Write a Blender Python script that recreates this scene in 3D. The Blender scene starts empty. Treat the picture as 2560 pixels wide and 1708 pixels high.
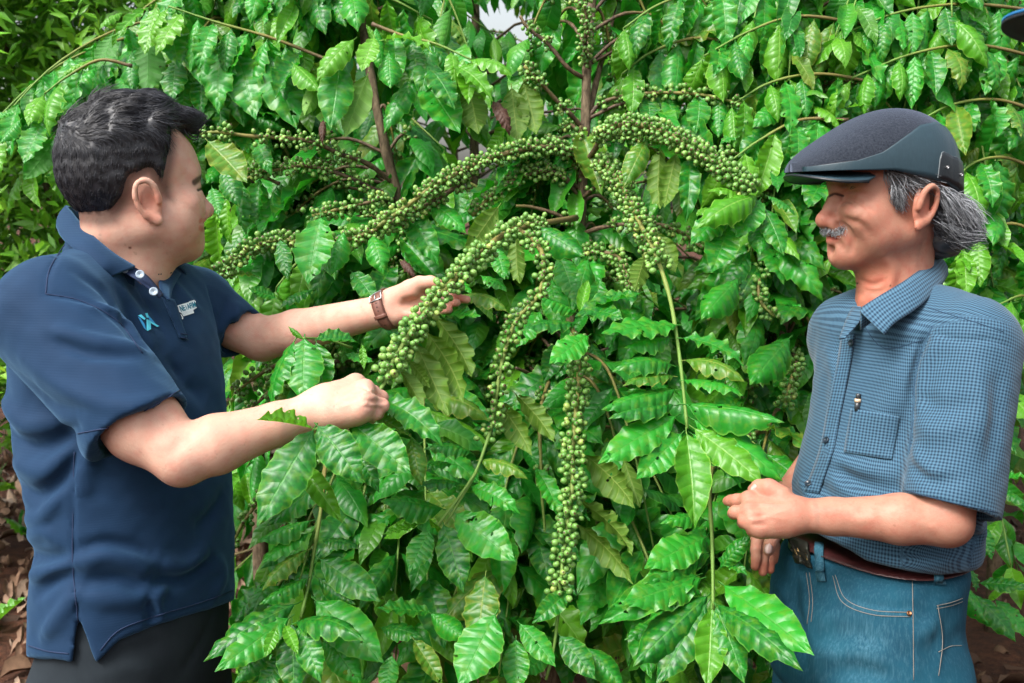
import bpy, bmesh, math, random
import numpy as np
from mathutils import Vector, Matrix

# ------------------------------------------------------------------ camera, world, sun, exposure
SC = bpy.context.scene
COL = SC.collection
W0, H0, FPX = 2560.0, 1708.0, 2489.0          # photograph size, focal length in its pixels (35 mm lens)
CAMZ, PITCH = 1.55, math.radians(8.0)
cam_data = bpy.data.cameras.new('camera')
cam_data.lens = 35.0; cam_data.sensor_width = 36.0
cam_data.clip_start = 0.05; cam_data.clip_end = 500.0
cam_data.dof.use_dof = True; cam_data.dof.focus_distance = 1.62; cam_data.dof.aperture_fstop = 8.0
cam = bpy.data.objects.new('camera', cam_data); COL.objects.link(cam)
cam.location = (0, 0, CAMZ); cam.rotation_euler = (math.pi/2 - PITCH, 0, 0)
SC.camera = cam

SUN_EL, SUN_AZ = math.radians(52), math.radians(226)   # azimuth measured clockwise from +Y
world = bpy.data.worlds.new('World'); SC.world = world; world.use_nodes = True
wn = world.node_tree; wn.nodes.clear()
w_out = wn.nodes.new('ShaderNodeOutputWorld'); w_bg = wn.nodes.new('ShaderNodeBackground')
w_sky = wn.nodes.new('ShaderNodeTexSky'); w_sky.sky_type = 'NISHITA'; w_sky.sun_disc = False
w_sky.sun_elevation = SUN_EL; w_sky.sun_rotation = SUN_AZ
w_sky.air_density = 1.4; w_sky.dust_density = 6.0; w_sky.ozone_density = 1.0
w_hs = wn.nodes.new('ShaderNodeHueSaturation'); w_hs.inputs['Saturation'].default_value = 0.40   # cloud-white sky
w_hs.inputs['Value'].default_value = 1.0
wn.links.new(w_sky.outputs[0], w_hs.inputs['Color']); wn.links.new(w_hs.outputs[0], w_bg.inputs['Color'])
w_bg.inputs['Strength'].default_value = 0.115
wn.links.new(w_bg.outputs[0], w_out.inputs['Surface'])

sun_d = bpy.data.lights.new('sun', 'SUN'); sun_d.energy = 1.5; sun_d.angle = math.radians(24); sun_d.color = (1.0, 0.985, 0.965)
sun = bpy.data.objects.new('sun', sun_d); COL.objects.link(sun)
_sd = Vector((math.sin(SUN_AZ)*math.cos(SUN_EL), math.cos(SUN_AZ)*math.cos(SUN_EL), math.sin(SUN_EL)))
sun.rotation_euler = _sd.to_track_quat('Z', 'Y').to_euler()

SC.view_settings.view_transform = 'Standard'; SC.view_settings.look = 'None'
SC.view_settings.exposure = 1.40; SC.view_settings.gamma = 1.0
SC.view_settings.use_curve_mapping = False
SC.render.engine = 'CYCLES'
SC.cycles.use_denoising = True; SC.cycles.use_adaptive_sampling = True; SC.cycles.adaptive_threshold = 0.02
SC.cycles.max_bounces = 6; SC.cycles.transparent_max_bounces = 4
SC.cycles.diffuse_bounces = 3; SC.cycles.glossy_bounces = 2; SC.cycles.transmission_bounces = 3
SC.cycles.caustics_reflective = False; SC.cycles.caustics_refractive = False

# ------------------------------------------------------------------ small vector helpers
FWD = np.array([0, math.cos(PITCH), -math.sin(PITCH)]); UPV = np.array([0, math.sin(PITCH), math.cos(PITCH)])
RIGHT = np.array([1.0, 0, 0]); EYE = np.array([0, 0, CAMZ])
def P(u, v, d):
    """the point of the place seen at photo pixel (u, v), d metres along the view axis"""
    return EYE + RIGHT*((u-W0/2)/FPX*d) + UPV*((H0/2-v)/FPX*d) + FWD*d
def project(p):
    q = np.asarray(p) - EYE; d = q@FWD
    return W0/2+(q@RIGHT)/d*FPX, H0/2-(q@UPV)/d*FPX, d
def mpx(d): return d/FPX                       # metres in one photo pixel at depth d
def nrm(v): v = np.asarray(v, float); return v/max(np.linalg.norm(v), 1e-9)
def lerp(a, b, t): return a+(b-a)*t
def sstep(a, b, x):
    t = np.clip((x-a)/(b-a), 0, 1); return t*t*(3-2*t)
def catmull(pts, n):
    """n points along a smooth curve through pts"""
    p = np.asarray(pts, float)
    if len(p) == 2: return np.array([lerp(p[0], p[1], t) for t in np.linspace(0, 1, n)])
    q = np.vstack([2*p[0]-p[1], p, 2*p[-1]-p[-2]])
    out = []
    for s in np.linspace(0, len(p)-1-1e-6, n):
        i = int(s); t = s-i; a, b, c, d = q[i], q[i+1], q[i+2], q[i+3]
        out.append(.5*((2*b)+(-a+c)*t+(2*a-5*b+4*c-d)*t*t+(-a+3*b-3*c+d)*t**3))
    return np.array(out)
def vnoise(p, s=1.0, seed=0):
    """cheap smooth noise, about -1..1, for arrays of points"""
    p = p*s+seed*7.31
    x, y, z = p[..., 0], p[..., 1], p[..., 2]
    return (np.sin(x*1.7+1.3*np.sin(y*1.1+.7*z))+np.sin(y*1.9+1.1*np.sin(z*1.3+.9*x)+2.1)+np.sin(z*2.1+1.2*np.sin(x*.9+1.2*y)+4.2))/3

# ------------------------------------------------------------------ signed distance modelling (numpy), meshed by surface nets
class SDF:
    def __init__(s): s.ops = []
    def _add(s, f, lo, hi, op, k):
        s.ops.append((f, np.asarray(lo, float), np.asarray(hi, float), op, k)); return s
    def ball(s, c, r, k=.01, op='u'):
        c = np.asarray(c, np.float32)
        return s._add(lambda p: np.sqrt(((p-c)**2).sum(-1))-r, c-r, c+r, op, k)
    def cone(s, a, b, ra, rb, k=.01, op='u', flat=None, sq=1.0):
        """tapered capsule; flat = direction in which it is sq times thinner"""
        a = np.asarray(a, np.float32); b = np.asarray(b, np.float32); ab = b-a; L2 = max(ab@ab, 1e-12)
        n = None if flat is None else nrm(flat).astype(np.float32)
        def f(p):
            q = p-a; t = np.clip((q@ab)/L2, 0, 1)
            w = q-t[..., None]*ab
            if n is not None: w = w+n*((w@n)*(sq-1))[..., None]
            return np.sqrt((w*w).sum(-1))-(ra+(rb-ra)*t)
        r = max(ra, rb)
        return s._add(f, np.minimum(a, b)-r, np.maximum(a, b)+r, op, k)
    def chain(s, pts, rad, k=.01, op='u', flat=None, sq=1.0):
        for i in range(len(pts)-1): s.cone(pts[i], pts[i+1], rad[i], rad[i+1], k, op, flat, sq)
        return s
    def ell(s, c, r, R=None, k=.01, op='u'):
        c = np.asarray(c, np.float32); r = np.asarray(r, np.float32); R = (np.eye(3) if R is None else np.asarray(R)).astype(np.float32)  # rows of R: axes
        def f(p):
            q = (p-c)@R.T; k0 = np.sqrt(((q/r)**2).sum(-1)); k1 = np.sqrt(((q/(r*r))**2).sum(-1))+1e-9
            return k0*(k0-1)/k1
        m = r.max(); return s._add(f, c-m, c+m, op, k)
    def box(s, c, h, R=None, rr=.004, k=.005, op='u'):
        c = np.asarray(c, float); h = np.asarray(h, float)-rr; R = np.eye(3) if R is None else np.asarray(R, float)
        def f(p):
            q = np.abs((p-c)@R.T)-h
            return np.sqrt((np.maximum(q, 0)**2).sum(-1))+np.minimum(q.max(-1), 0)-rr
        m = np.linalg.norm(h)+rr; return s._add(f, c-m, c+m, op, k)
    def cut(s, c, n, k=.002):
        """remove everything on the side n points to"""
        c = np.asarray(c, float); n = nrm(n)
        return s._add(lambda p: -((p-c)@n), c-9, c+9, 's', k)
    def disp(s, f, lo, hi): return s._add(f, lo, hi, 'd', 0)
    def ridge(s, pts, w, amp, sharp=2.0):
        """soft ridge (amp > 0) or crease (amp < 0) along a 3-D polyline"""
        pts = np.asarray(pts, np.float32)
        seg = np.linalg.norm(np.diff(pts, axis=0), axis=1); cum = np.concatenate([[0], np.cumsum(seg)]); L = cum[-1]
        def f(p):
            best = np.full(p.shape[:-1], 9.0); bt = np.zeros(p.shape[:-1])
            for i in range(len(pts)-1):
                ab = pts[i+1]-pts[i]; q = p-pts[i]; t = np.clip((q@ab)/max(ab@ab, 1e-12), 0, 1)
                e = q-t[..., None]*ab; dd = np.sqrt((e*e).sum(-1)); m = dd < best
                best = np.where(m, dd, best); bt = np.where(m, (cum[i]+t*seg[i])/L, bt)
            return amp*np.exp(-(best/w)**sharp)*np.sqrt(np.clip(np.sin(np.pi*np.clip(bt, .02, .98)), 0, 1))
        return s.disp(f, pts.min(0)-3*w, pts.max(0)+3*w)
    def eval(s, p, cull=True, marg=.03):
        """p: (n, m, 3) blocks of points, or (m, 3)"""
        p = np.asarray(p, np.float32); single = p.ndim == 2
        if single: p = p[None] if not cull else p[:, None]
        d = np.full(p.shape[:2], 1.0, np.float32)
        lo = p.min(1); hi = p.max(1)
        for f, a, b, op, k in s.ops:
            g = marg+k
            idx = np.nonzero(np.all((hi > a-g) & (lo < b+g), axis=1))[0] if cull else np.arange(len(p))
            if len(idx) == 0: continue
            q = p[idx]; v = f(q); e = d[idx]
            if op == 'd': e = e-v
            elif op == 'u':
                if k > 0:
                    h = np.clip(.5+.5*(e-v)/k, 0, 1); e = e*(1-h)+v*h-k*h*(1-h)
                else: e = np.minimum(e, v)
            elif op == 's':
                if k > 0:
                    h = np.clip(.5-.5*(e+v)/k, 0, 1); e = e*(1-h)-v*h+k*h*(1-h)
                else: e = np.maximum(e, -v)
            elif op == 'i': e = np.maximum(e, v)
            d[idx] = e
        return d.reshape(-1) if single else d
    def bounds(s):
        L = [o for o in s.ops if o[3] == 'u']
        return np.min([o[1] for o in L], 0)-.02, np.max([o[2] for o in L], 0)+.02
    def mesh(s, h=.003, lo=None, hi=None, B=8, box=None):
        l0, h0 = s.bounds(); lo = l0 if lo is None else np.asarray(lo); hi = h0 if hi is None else np.asarray(hi)
        nb = np.ceil((hi-lo)/(h*B)).astype(int)+1
        g = np.stack(np.meshgrid(*[np.arange(n) for n in nb], indexing='ij'), -1).reshape(-1, 3)
        rad = h*B*.87+.003
        keep = []
        for i in range(0, len(g), 60000):
            c = lo+(g[i:i+60000]+.5)*h*B
            keep.append(g[i:i+60000][np.abs(s.eval(c, True, rad*1.6)) < rad*1.35])
        g = np.concatenate(keep)
        o = np.arange(B+1)
        off = np.stack(np.meshgrid(o, o, o, indexing='ij'), -1).reshape(-1, 3)
        V, ID, S0 = [], [], []
        N = nb*B+2
        for i in range(0, len(g), 1500):
            gi = g[i:i+1500]
            idx = gi[:, None]*B+off[None]
            val = s.eval(lo+idx*h, True, h*4).reshape(-1, B+1, B+1, B+1)
            c8 = [val[:, a:B+a, b:B+b, c:B+c] for a in (0, 1) for b in (0, 1) for c in (0, 1)]
            st = np.stack(c8, -1); ins = st < 0
            act = ins.any(-1) & ~ins.all(-1)
            bi, x, y, z = np.nonzero(act)
            if len(bi) == 0: continue
            sv = st[bi, x, y, z]
            acc = np.zeros((len(bi), 3)); cnt = np.zeros(len(bi))
            cr = np.array([[a, b, c] for a in (0, 1) for b in (0, 1) for c in (0, 1)], float)
            for e in range(8):
                for f2 in range(e+1, 8):
                    if np.abs(cr[e]-cr[f2]).sum() != 1: continue
                    va, vb = sv[:, e], sv[:, f2]; m = (va < 0) != (vb < 0)
                    t = np.where(m, va/np.where(va-vb == 0, 1, va-vb), 0)
                    acc += m[:, None]*(cr[e]+(cr[f2]-cr[e])*t[:, None]); cnt += m
            cell = gi[bi]*B+np.stack([x, y, z], -1)
            V.append(lo+(cell+acc/cnt[:, None])*h)
            ID.append(cell); S0.append(np.stack([sv[:, 0] < 0, sv[:, 4] < 0, sv[:, 2] < 0, sv[:, 1] < 0], -1))
        V = np.concatenate(V); C = np.concatenate(ID); S0 = np.concatenate(S0)
        key = (C[:, 0]*N[1]+C[:, 1])*N[2]+C[:, 2]
        order = np.argsort(key); ks = key[order]
        def look(c):
            k = (c[:, 0]*N[1]+c[:, 1])*N[2]+c[:, 2]
            j = np.clip(np.searchsorted(ks, k), 0, len(ks)-1)
            return np.where(ks[j] == k, order[j], -1)
        F = []
        for ax, (u, v) in enumerate(((1, 2), (2, 0), (0, 1))):
            m = S0[:, 0] != S0[:, ax+1]; c = C[m]; ins = S0[m, 0]
            eu = np.zeros(3, int); eu[u] = 1; ev = np.zeros(3, int); ev[v] = 1
            q = np.stack([look(c), look(c-eu), look(c-eu-ev), look(c-ev)], -1)
            ok = (q >= 0).all(-1); q = q[ok]; ins = ins[ok]
            q[~ins] = q[~ins][:, ::-1]
            F.append(q)
        F = np.concatenate(F)
        if box is not None:
            ins = np.all((V > box[0]) & (V < box[1]), axis=1); F = F[ins[F].all(1)]; u = np.zeros(len(V), bool); u[F.ravel()] = True; F = (np.cumsum(u)-1)[F]; V = V[u]
        return V, F
    def mesh_fine(s, h, boxes):
        """coarse mesh with finer pieces inside boxes [(centre, half size, step)]"""
        V, F = s.mesh(h); parts = []
        for c, e, hh in boxes:
            c = np.asarray(c, float); e = np.broadcast_to(np.asarray(e, float), (3,))
            ins = np.all(np.abs(V-c) < e-1.5*h, axis=1); F = F[~ins[F].all(1)]
            parts.append(s.mesh(hh, c-e, c+e, box=(c-e, c+e)))
        use = np.zeros(len(V), bool); use[F.ravel()] = True; ren = np.cumsum(use)-1
        VV, FF, o = [V[use]], [ren[F]], int(use.sum())
        for v, f in parts: VV.append(v); FF.append(f+o); o += len(v)
        return np.concatenate(VV), np.concatenate(FF)
    def trace(s, pts, n=None, d0=1.15, d1=2.1):
        """first surface points seen at the photo pixels pts (n of them along a smooth line)"""
        if n: pts = catmull([(a, b, 0) for a, b in pts], n)[:, :2]
        ds = np.arange(d0, d1, .005); m = len(ds)
        ray = np.array([P(u, v, 1.0)-EYE for u, v in pts])
        val = s.eval((EYE+ray[:, None]*ds[None, :, None]).reshape(-1, 3), True, .02).reshape(len(pts), m)
        out = []
        for r, w in zip(ray, val):
            i = np.nonzero(w < 0)[0]
            if len(i) == 0: out.append(EYE+r*ds[np.argmin(w)]); continue
            i = i[0]
            if i == 0: out.append(EYE+r*ds[0]); continue
            out.append(EYE+r*(ds[i-1]+(ds[i]-ds[i-1])*w[i-1]/(w[i-1]-w[i])))
        return np.array(out)
    def hit(s, u, v, d0=1.15, d1=2.1): return s.trace([(u, v)], None, d0, d1)[0]
    def torso_fit(s, rows, f, r, k=.02, ex=2.3):
        """rows = [(photo y, left edge x, right edge x, depth, depth/width ratio)]: ellipses that show that outline"""
        lev = []; an = np.linspace(0, 2*np.pi, 90); f = nrm(f); r = nrm(r)
        ca = np.sign(np.cos(an))*np.abs(np.cos(an))**(2/ex); sa = np.sign(np.sin(an))*np.abs(np.sin(an))**(2/ex)
        for v, uL, uR, d, q in rows:
            u, A = (uL+uR)/2, (uR-uL)/2*d/FPX
            for _ in range(12):
                c = P(u, v, d); pts = c+A*ca[:, None]*r+A*q*sa[:, None]*f
                pu = np.array([project(x)[0] for x in pts]); l, h = pu.min(), pu.max()
                u += (uL+uR)/2-(l+h)/2; A *= (uR-uL)/(h-l)
            lev.append((P(u, v, d), A, A*q))
        return s.torso(lev, f, r, k, ex)
    def torso(s, lev, f, r, k=.02, ex=2.3):
        """stack of ellipses: lev = [(centre, half width along r, half depth along f)], top to bottom"""
        lev = sorted(lev, key=lambda q: q[0][2]); z = np.array([q[0][2] for q in lev])
        zz = np.linspace(z[0], z[-1], 60)
        ca = catmull([np.concatenate([q[0], [q[1], q[2]]]) for q in lev], 200)
        o = np.argsort(ca[:, 2]); ca = ca[o]
        f = nrm(f); r = nrm(r)
        def fn(p):
            h = p[..., 2]
            cx = np.interp(h, ca[:, 2], ca[:, 0]); cy = np.interp(h, ca[:, 2], ca[:, 1])
            A = np.interp(h, ca[:, 2], ca[:, 3]); Bd = np.interp(h, ca[:, 2], ca[:, 4])
            qx = p[..., 0]-cx; qy = p[..., 1]-cy
            x = np.abs(qx*r[0]+qy*r[1])/A; y = np.abs(qx*f[0]+qy*f[1])/Bd
            k0 = (x**ex+y**ex+1e-9)**(1/ex)
            d = (k0-1)*np.minimum(A, Bd)
            e = np.maximum(h-z[-1], z[0]-h)+.02
            return np.where(e > 0, np.sqrt(np.maximum(d+.02, 0)**2+e*e)-.02, d)
        m = max(max(q[1], q[2]) for q in lev)+.03
        lo = np.min([q[0] for q in lev], 0); hi = np.max([q[0] for q in lev], 0)
        return s._add(fn, lo-(m, m, .03), hi+(m, m, .03), 'u', k)

# ------------------------------------------------------------------ object helpers
def new_mesh(name, V, F, smooth=True):
    me = bpy.data.meshes.new(name)
    V = np.asarray(V, np.float32)
    if isinstance(F, np.ndarray):
        n, k = F.shape
        me.vertices.add(len(V)); me.vertices.foreach_set('co', V.ravel())
        me.loops.add(n*k); me.loops.foreach_set('vertex_index', F.astype(np.int32).ravel())
        me.polygons.add(n); me.polygons.foreach_set('loop_start', (np.arange(n)*k).astype(np.int32))
        me.update(calc_edges=True)
    else:
        me.from_pydata([tuple(map(float, v)) for v in V], [], F); me.update()
    if smooth: me.polygons.foreach_set('use_smooth', np.ones(len(me.polygons), bool))
    return me
def obj(name, me, mat=None, parent=None):
    o = bpy.data.objects.new(name, me); COL.objects.link(o)
    if mat is not None and me is not None and not me.materials: me.materials.append(mat)
    if parent is not None: o.parent = parent
    return o
def put(name, V, F, mat, parent=None, smooth=True, origin=None):
    """mesh object from world points; under a parent the points are stored relative to it"""
    off = np.zeros(3)
    if parent is not None: off = np.array(parent_loc(parent))
    elif origin is not None: off = np.asarray(origin, float)
    o = obj(name, new_mesh(name, np.asarray(V, float)-off, F, smooth), mat, parent)
    if parent is None and origin is not None: o.location = tuple(off)
    return o
def parent_loc(o):
    L = np.zeros(3)
    while o is not None: L = L+np.array(o.location); o = o.parent
    return L
def empty(name, loc):
    o = bpy.data.objects.new(name, None); COL.objects.link(o); o.location = tuple(map(float, loc)); o.empty_display_size = .1; return o
def tag(o, label=None, cat=None, group=None, kind=None):
    if label: o['label'] = label
    if cat: o['category'] = cat
    if group: o['group'] = group
    if kind: o['kind'] = kind
    return o
def set_attr(me, name, arr):
    arr = np.asarray(arr, np.float32)
    if arr.ndim == 1:
        a = me.attributes.new(name, 'FLOAT', 'POINT'); a.data.foreach_set('value', arr)
    elif arr.shape[1] == 3:
        a = me.attributes.new(name, 'FLOAT_VECTOR', 'POINT'); a.data.foreach_set('vector', arr.ravel())
    else:
        a = me.attributes.new(name, 'FLOAT_COLOR', 'POINT'); a.data.foreach_set('color', arr.ravel())
def tube(pts, rad, n=8, closed=False, caps=True):
    """V, F of a tube through pts with radius per point (parallel transport frames)"""
    pts = np.asarray(pts, float); m = len(pts)
    rad = np.broadcast_to(np.asarray(rad, float), (m,))
    T = np.gradient(pts, axis=0); T /= np.linalg.norm(T, axis=1)[:, None]+1e-12
    a = nrm(np.cross(T[0], (0, 0, 1) if abs(T[0][2]) < .9 else (1, 0, 0)))
    ang = np.arange(n)/n*2*np.pi; V = []
    for i in range(m):
        a = nrm(a-T[i]*(a@T[i])); b = np.cross(T[i], a)
        V.append(pts[i]+rad[i]*(np.cos(ang)[:, None]*a+np.sin(ang)[:, None]*b))
    V = np.concatenate(V); F = []
    mm = m if closed else m-1
    for i in range(mm):
        for j in range(n):
            p, q = i*n+j, i*n+(j+1) % n; r, s2 = ((i+1) % m)*n+(j+1) % n, ((i+1) % m)*n+j
            F.append((p, q, r, s2))
    if caps and not closed:
        V = np.vstack([V, pts[:1], pts[-1:]]); c0, c1 = m*n, m*n+1
        for j in range(n):
            F.append((c0, (j+1) % n, j)); F.append((c1, (m-1)*n+j, (m-1)*n+(j+1) % n))
    return V, F
def join(parts):
    V, F, o = [], [], 0
    for v, f in parts:
        V.append(np.asarray(v)); F += [tuple(int(i)+o for i in q) for q in f]; o += len(v)
    return np.concatenate(V), F
def grid_mesh(G):
    """G: (m, n, 3) grid of points -> V, F"""
    m, n = G.shape[:2]; i, j = np.meshgrid(np.arange(m-1), np.arange(n-1), indexing='ij')
    a = i*n+j
    return G.reshape(-1, 3), np.stack([a, a+1, a+n+1, a+n], -1).reshape(-1, 4)
def thick(o, t, off=1.0):
    md = o.modifiers.new('thickness', 'SOLIDIFY'); md.thickness = t; md.offset = off; return o

# ------------------------------------------------------------------ material helpers
class NT:
    """tiny node-tree builder"""
    def __init__(s, name):
        s.m = bpy.data.materials.new(name); s.m.use_nodes = True; s.t = s.m.node_tree; s.t.nodes.clear()
        s.out = s.n('ShaderNodeOutputMaterial'); s.b = s.n('ShaderNodeBsdfPrincipled'); s.l(s.b.outputs[0], s.out.inputs['Surface'])
    def n(s, typ, **kw):
        x = s.t.nodes.new(typ)
        for k, v in kw.items(): setattr(x, k, v)
        return x
    def l(s, a, b): s.t.links.new(a, b)
    def val(s, x, i, v):
        if hasattr(v, 'links') or isinstance(v, bpy.types.NodeSocket): s.l(v, x.inputs[i])
        else: x.inputs[i].default_value = v
    def math(s, op, a, b=0.0, c=None, clamp=False):
        x = s.n('ShaderNodeMath', operation=op, use_clamp=clamp); s.val(x, 0, a); s.val(x, 1, b)
        if c is not None: s.val(x, 2, c)
        return x.outputs[0]
    def mix(s, f, a, b, blend='MIX'):
        x = s.n('ShaderNodeMix', data_type='RGBA', blend_type=blend)
        s.val(x, 0, f)
        for i, c in ((6, a), (7, b)):
            s.val(x, i, (*c, 1) if isinstance(c, tuple) and len(c) == 3 else c)
        return x.outputs[2]
    def attr(s, name, out='Fac'):
        return s.n('ShaderNodeAttribute', attribute_name=name).outputs[out]
    def noise(s, scale, detail=3, rough=.55, vec=None, out=0):
        x = s.n('ShaderNodeTexNoise'); x.inputs['Scale'].default_value = scale; x.inputs['Detail'].default_value = detail; x.inputs['Roughness'].default_value = rough
        if vec is not None: s.l(vec, x.inputs['Vector'])
        return x.outputs[out]
    def ramp(s, f, stops):
        x = s.n('ShaderNodeValToRGB'); s.l(f, x.inputs[0]); e = x.color_ramp.elements
        while len(e) < len(stops): e.new(.5)
        for q, (p, c) in zip(e, stops): q.position = p; q.color = (*c, 1)
        return x.outputs[0]
    def maprange(s, v, a, b, c=0.0, d=1.0):
        x = s.n('ShaderNodeMapRange'); s.val(x, 0, v)
        for i, q in enumerate((a, b, c, d)): x.inputs[i+1].default_value = q
        return x.outputs[0]
    def coord(s, out='Object'): return s.n('ShaderNodeTexCoord').outputs[out]
    def bump(s, h, strength=.3, dist=.002, normal=None):
        x = s.n('ShaderNodeBump'); x.inputs['Strength'].default_value = strength; x.inputs['Distance'].default_value = dist; s.l(h, x.inputs['Height'])
        if normal is not None: s.l(normal, x.inputs['Normal'])
        return x.outputs[0]
    def base(s, **kw):
        for k, v in kw.items():
            k = {'color': 'Base Color', 'rough': 'Roughness', 'metal': 'Metallic', 'normal': 'Normal', 'sss': 'Subsurface Weight', 'sheen': 'Sheen Weight', 'spec': 'Specular IOR Level'}.get(k, k)
            s.val(s.b, k, (*v, 1) if isinstance(v, tuple) and len(v) == 3 and k == 'Base Color' else v)
        return s.m
def plain(name, color, rough=.5, metal=0.0, bumpscale=None, bstr=.2, spec=.5):
    t = NT(name); t.base(color=color, rough=rough, metal=metal, spec=spec)
    if bumpscale:
        nz = t.noise(bumpscale, vec=t.coord()); t.base(normal=t.bump(nz, bstr, .002))
        t.base(color=t.mix(nz, tuple(c*.8 for c in color), tuple(min(1, c*1.2) for c in color)))
    return t.m

# ------------------------------------------------------------------ people: skin, cloth and hair materials
def skin_mat(name, dark, light, red):
    t = NT(name); c = t.coord()
    n1 = t.noise(55, 4, .6, c); n2 = t.noise(420, 3, .6, c); n3 = t.noise(14, 2, .5, c)
    col = t.mix(t.maprange(n3, .3, .7), dark, light)
    col = t.mix(t.maprange(n1, .42, .72, 0, .62), col, red)
    sp = t.noise(95, 2, .5, c); col = t.mix(t.maprange(sp, .66, .74, 0, .45), col, tuple(q*.72 for q in dark))
    tint = t.attr('tint', 'Color')
    col = t.mix(1.0, col, tint, 'MULTIPLY')
    t.base(color=col, rough=t.maprange(n1, .3, .7, .50, .68), sss=.16, spec=.36)
    t.b.inputs['Subsurface Radius'].default_value = (1.0, .35, .2); t.b.inputs['Subsurface Scale'].default_value = .006
    t.base(normal=t.bump(n2, .38, .0014, t.bump(n1, .20, .0025)))
    return t.m
M = {}
M['skin_pale'] = skin_mat('skin_pale', (.50, .285, .205), (.60, .365, .275), (.54, .235, .175))
M['skin_tan'] = skin_mat('skin_tan', (.345, .160, .105), (.44, .218, .150), (.40, .122, .082))
def cloth_polo():
    t = NT('navy_pique'); c = t.coord()
    sep = t.n('ShaderNodeSeparateXYZ'); t.l(c, sep.inputs[0])
    nz = t.noise(9, 3, .6, c)
    fine = t.noise(900, 2, .5, c)
    rib = t.math('SINE', t.math('MULTIPLY_ADD', sep.outputs[2], 1750.0, t.math('MULTIPLY', t.noise(4, 2, .5, c), 26.0)))
    col = t.mix(t.maprange(nz, .3, .7), (.0028, .0185, .052), (.0036, .0240, .066))
    col = t.mix(t.maprange(rib, -1, 1, 0, .08), col, (.006, .033, .086))
    t.base(color=col, rough=.82, spec=.25, sheen=.22)
    t.b.inputs['Sheen Tint'].default_value = (.30, .62, 1, 1); t.b.inputs['Sheen Roughness'].default_value = .5
    t.base(normal=t.bump(t.math('MULTIPLY_ADD', rib, .45, fine), .14, .0007))
    return t.m
M['polo'] = cloth_polo()
def cloth_check():
    t = NT('blue_check_cotton'); uv = t.attr('cuv', 'Vector'); c = t.coord()
    wob = t.n('ShaderNodeVectorMath', operation='MULTIPLY_ADD'); t.l(t.noise(14, 2, .5, c, 1), wob.inputs[0]); wob.inputs[1].default_value = (.003,)*3; t.l(uv, wob.inputs[2])
    sep = t.n('ShaderNodeSeparateXYZ'); t.l(wob.outputs[0], sep.inputs[0])
    def line(s):
        f = t.math('FRACT', t.math('MULTIPLY', s, 1/.0049)); d = t.math('ABSOLUTE', t.math('SUBTRACT', f, .5))
        return t.maprange(d, .19, .31, 1.0, 0.0)
    a, b = line(sep.outputs[0]), line(sep.outputs[1])
    both = t.math('MULTIPLY_ADD', t.math('ADD', a, b), .52, 0.0, True)
    nz = t.noise(11, 3, .6, c)
    dk = t.mix(t.maprange(nz, .3, .7), (.0052, .022, .045), (.0070, .028, .057))
    col = t.mix(both, dk, (.060, .138, .210))
    fine = t.noise(1100, 2, .5, c)
    t.base(color=col, rough=.8, spec=.25, sheen=.12, normal=t.bump(fine, .2, .0008))
    return t.m
M['check'] = cloth_check()
def denim(name, a, b, worn, streak=1.0):
    t = NT(name); c = t.coord()
    mp = t.n('ShaderNodeMapping'); mp.inputs['Scale'].default_value = (1, 1, .12); t.l(c, mp.inputs[0])
    st = t.noise(330, 4, .7, mp.outputs[0]); big = t.noise(9, 4, .6, c)
    col = t.mix(t.maprange(big, .35, .68), a, b)
    col = t.mix(t.maprange(st, .50, .80, 0, .26*streak), col, worn)
    w = t.attr('wear'); col = t.mix(t.math('MULTIPLY', w, t.maprange(st, .35, .62, .05, .7), None, True), col, worn)
    t.base(color=col, rough=.85, spec=.2, normal=t.bump(st, .3, .001))
    return t.m
M['jeans'] = denim('blue_denim', (.006, .046, .080), (.010, .078, .122), (.10, .23, .30))
M['dark_denim'] = denim('dark_denim', (.012, .017, .022), (.018, .025, .031), (.035, .045, .055), .5)
M['stitch'] = plain('pale_thread', (.20, .19, .165), .85, 0, 700, .3)
M['navy_thread'] = plain('navy_thread', (.010, .024, .07), .85)
M['check_dark'] = plain('dark_blue_thread', (.014, .045, .09), .85)

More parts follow.
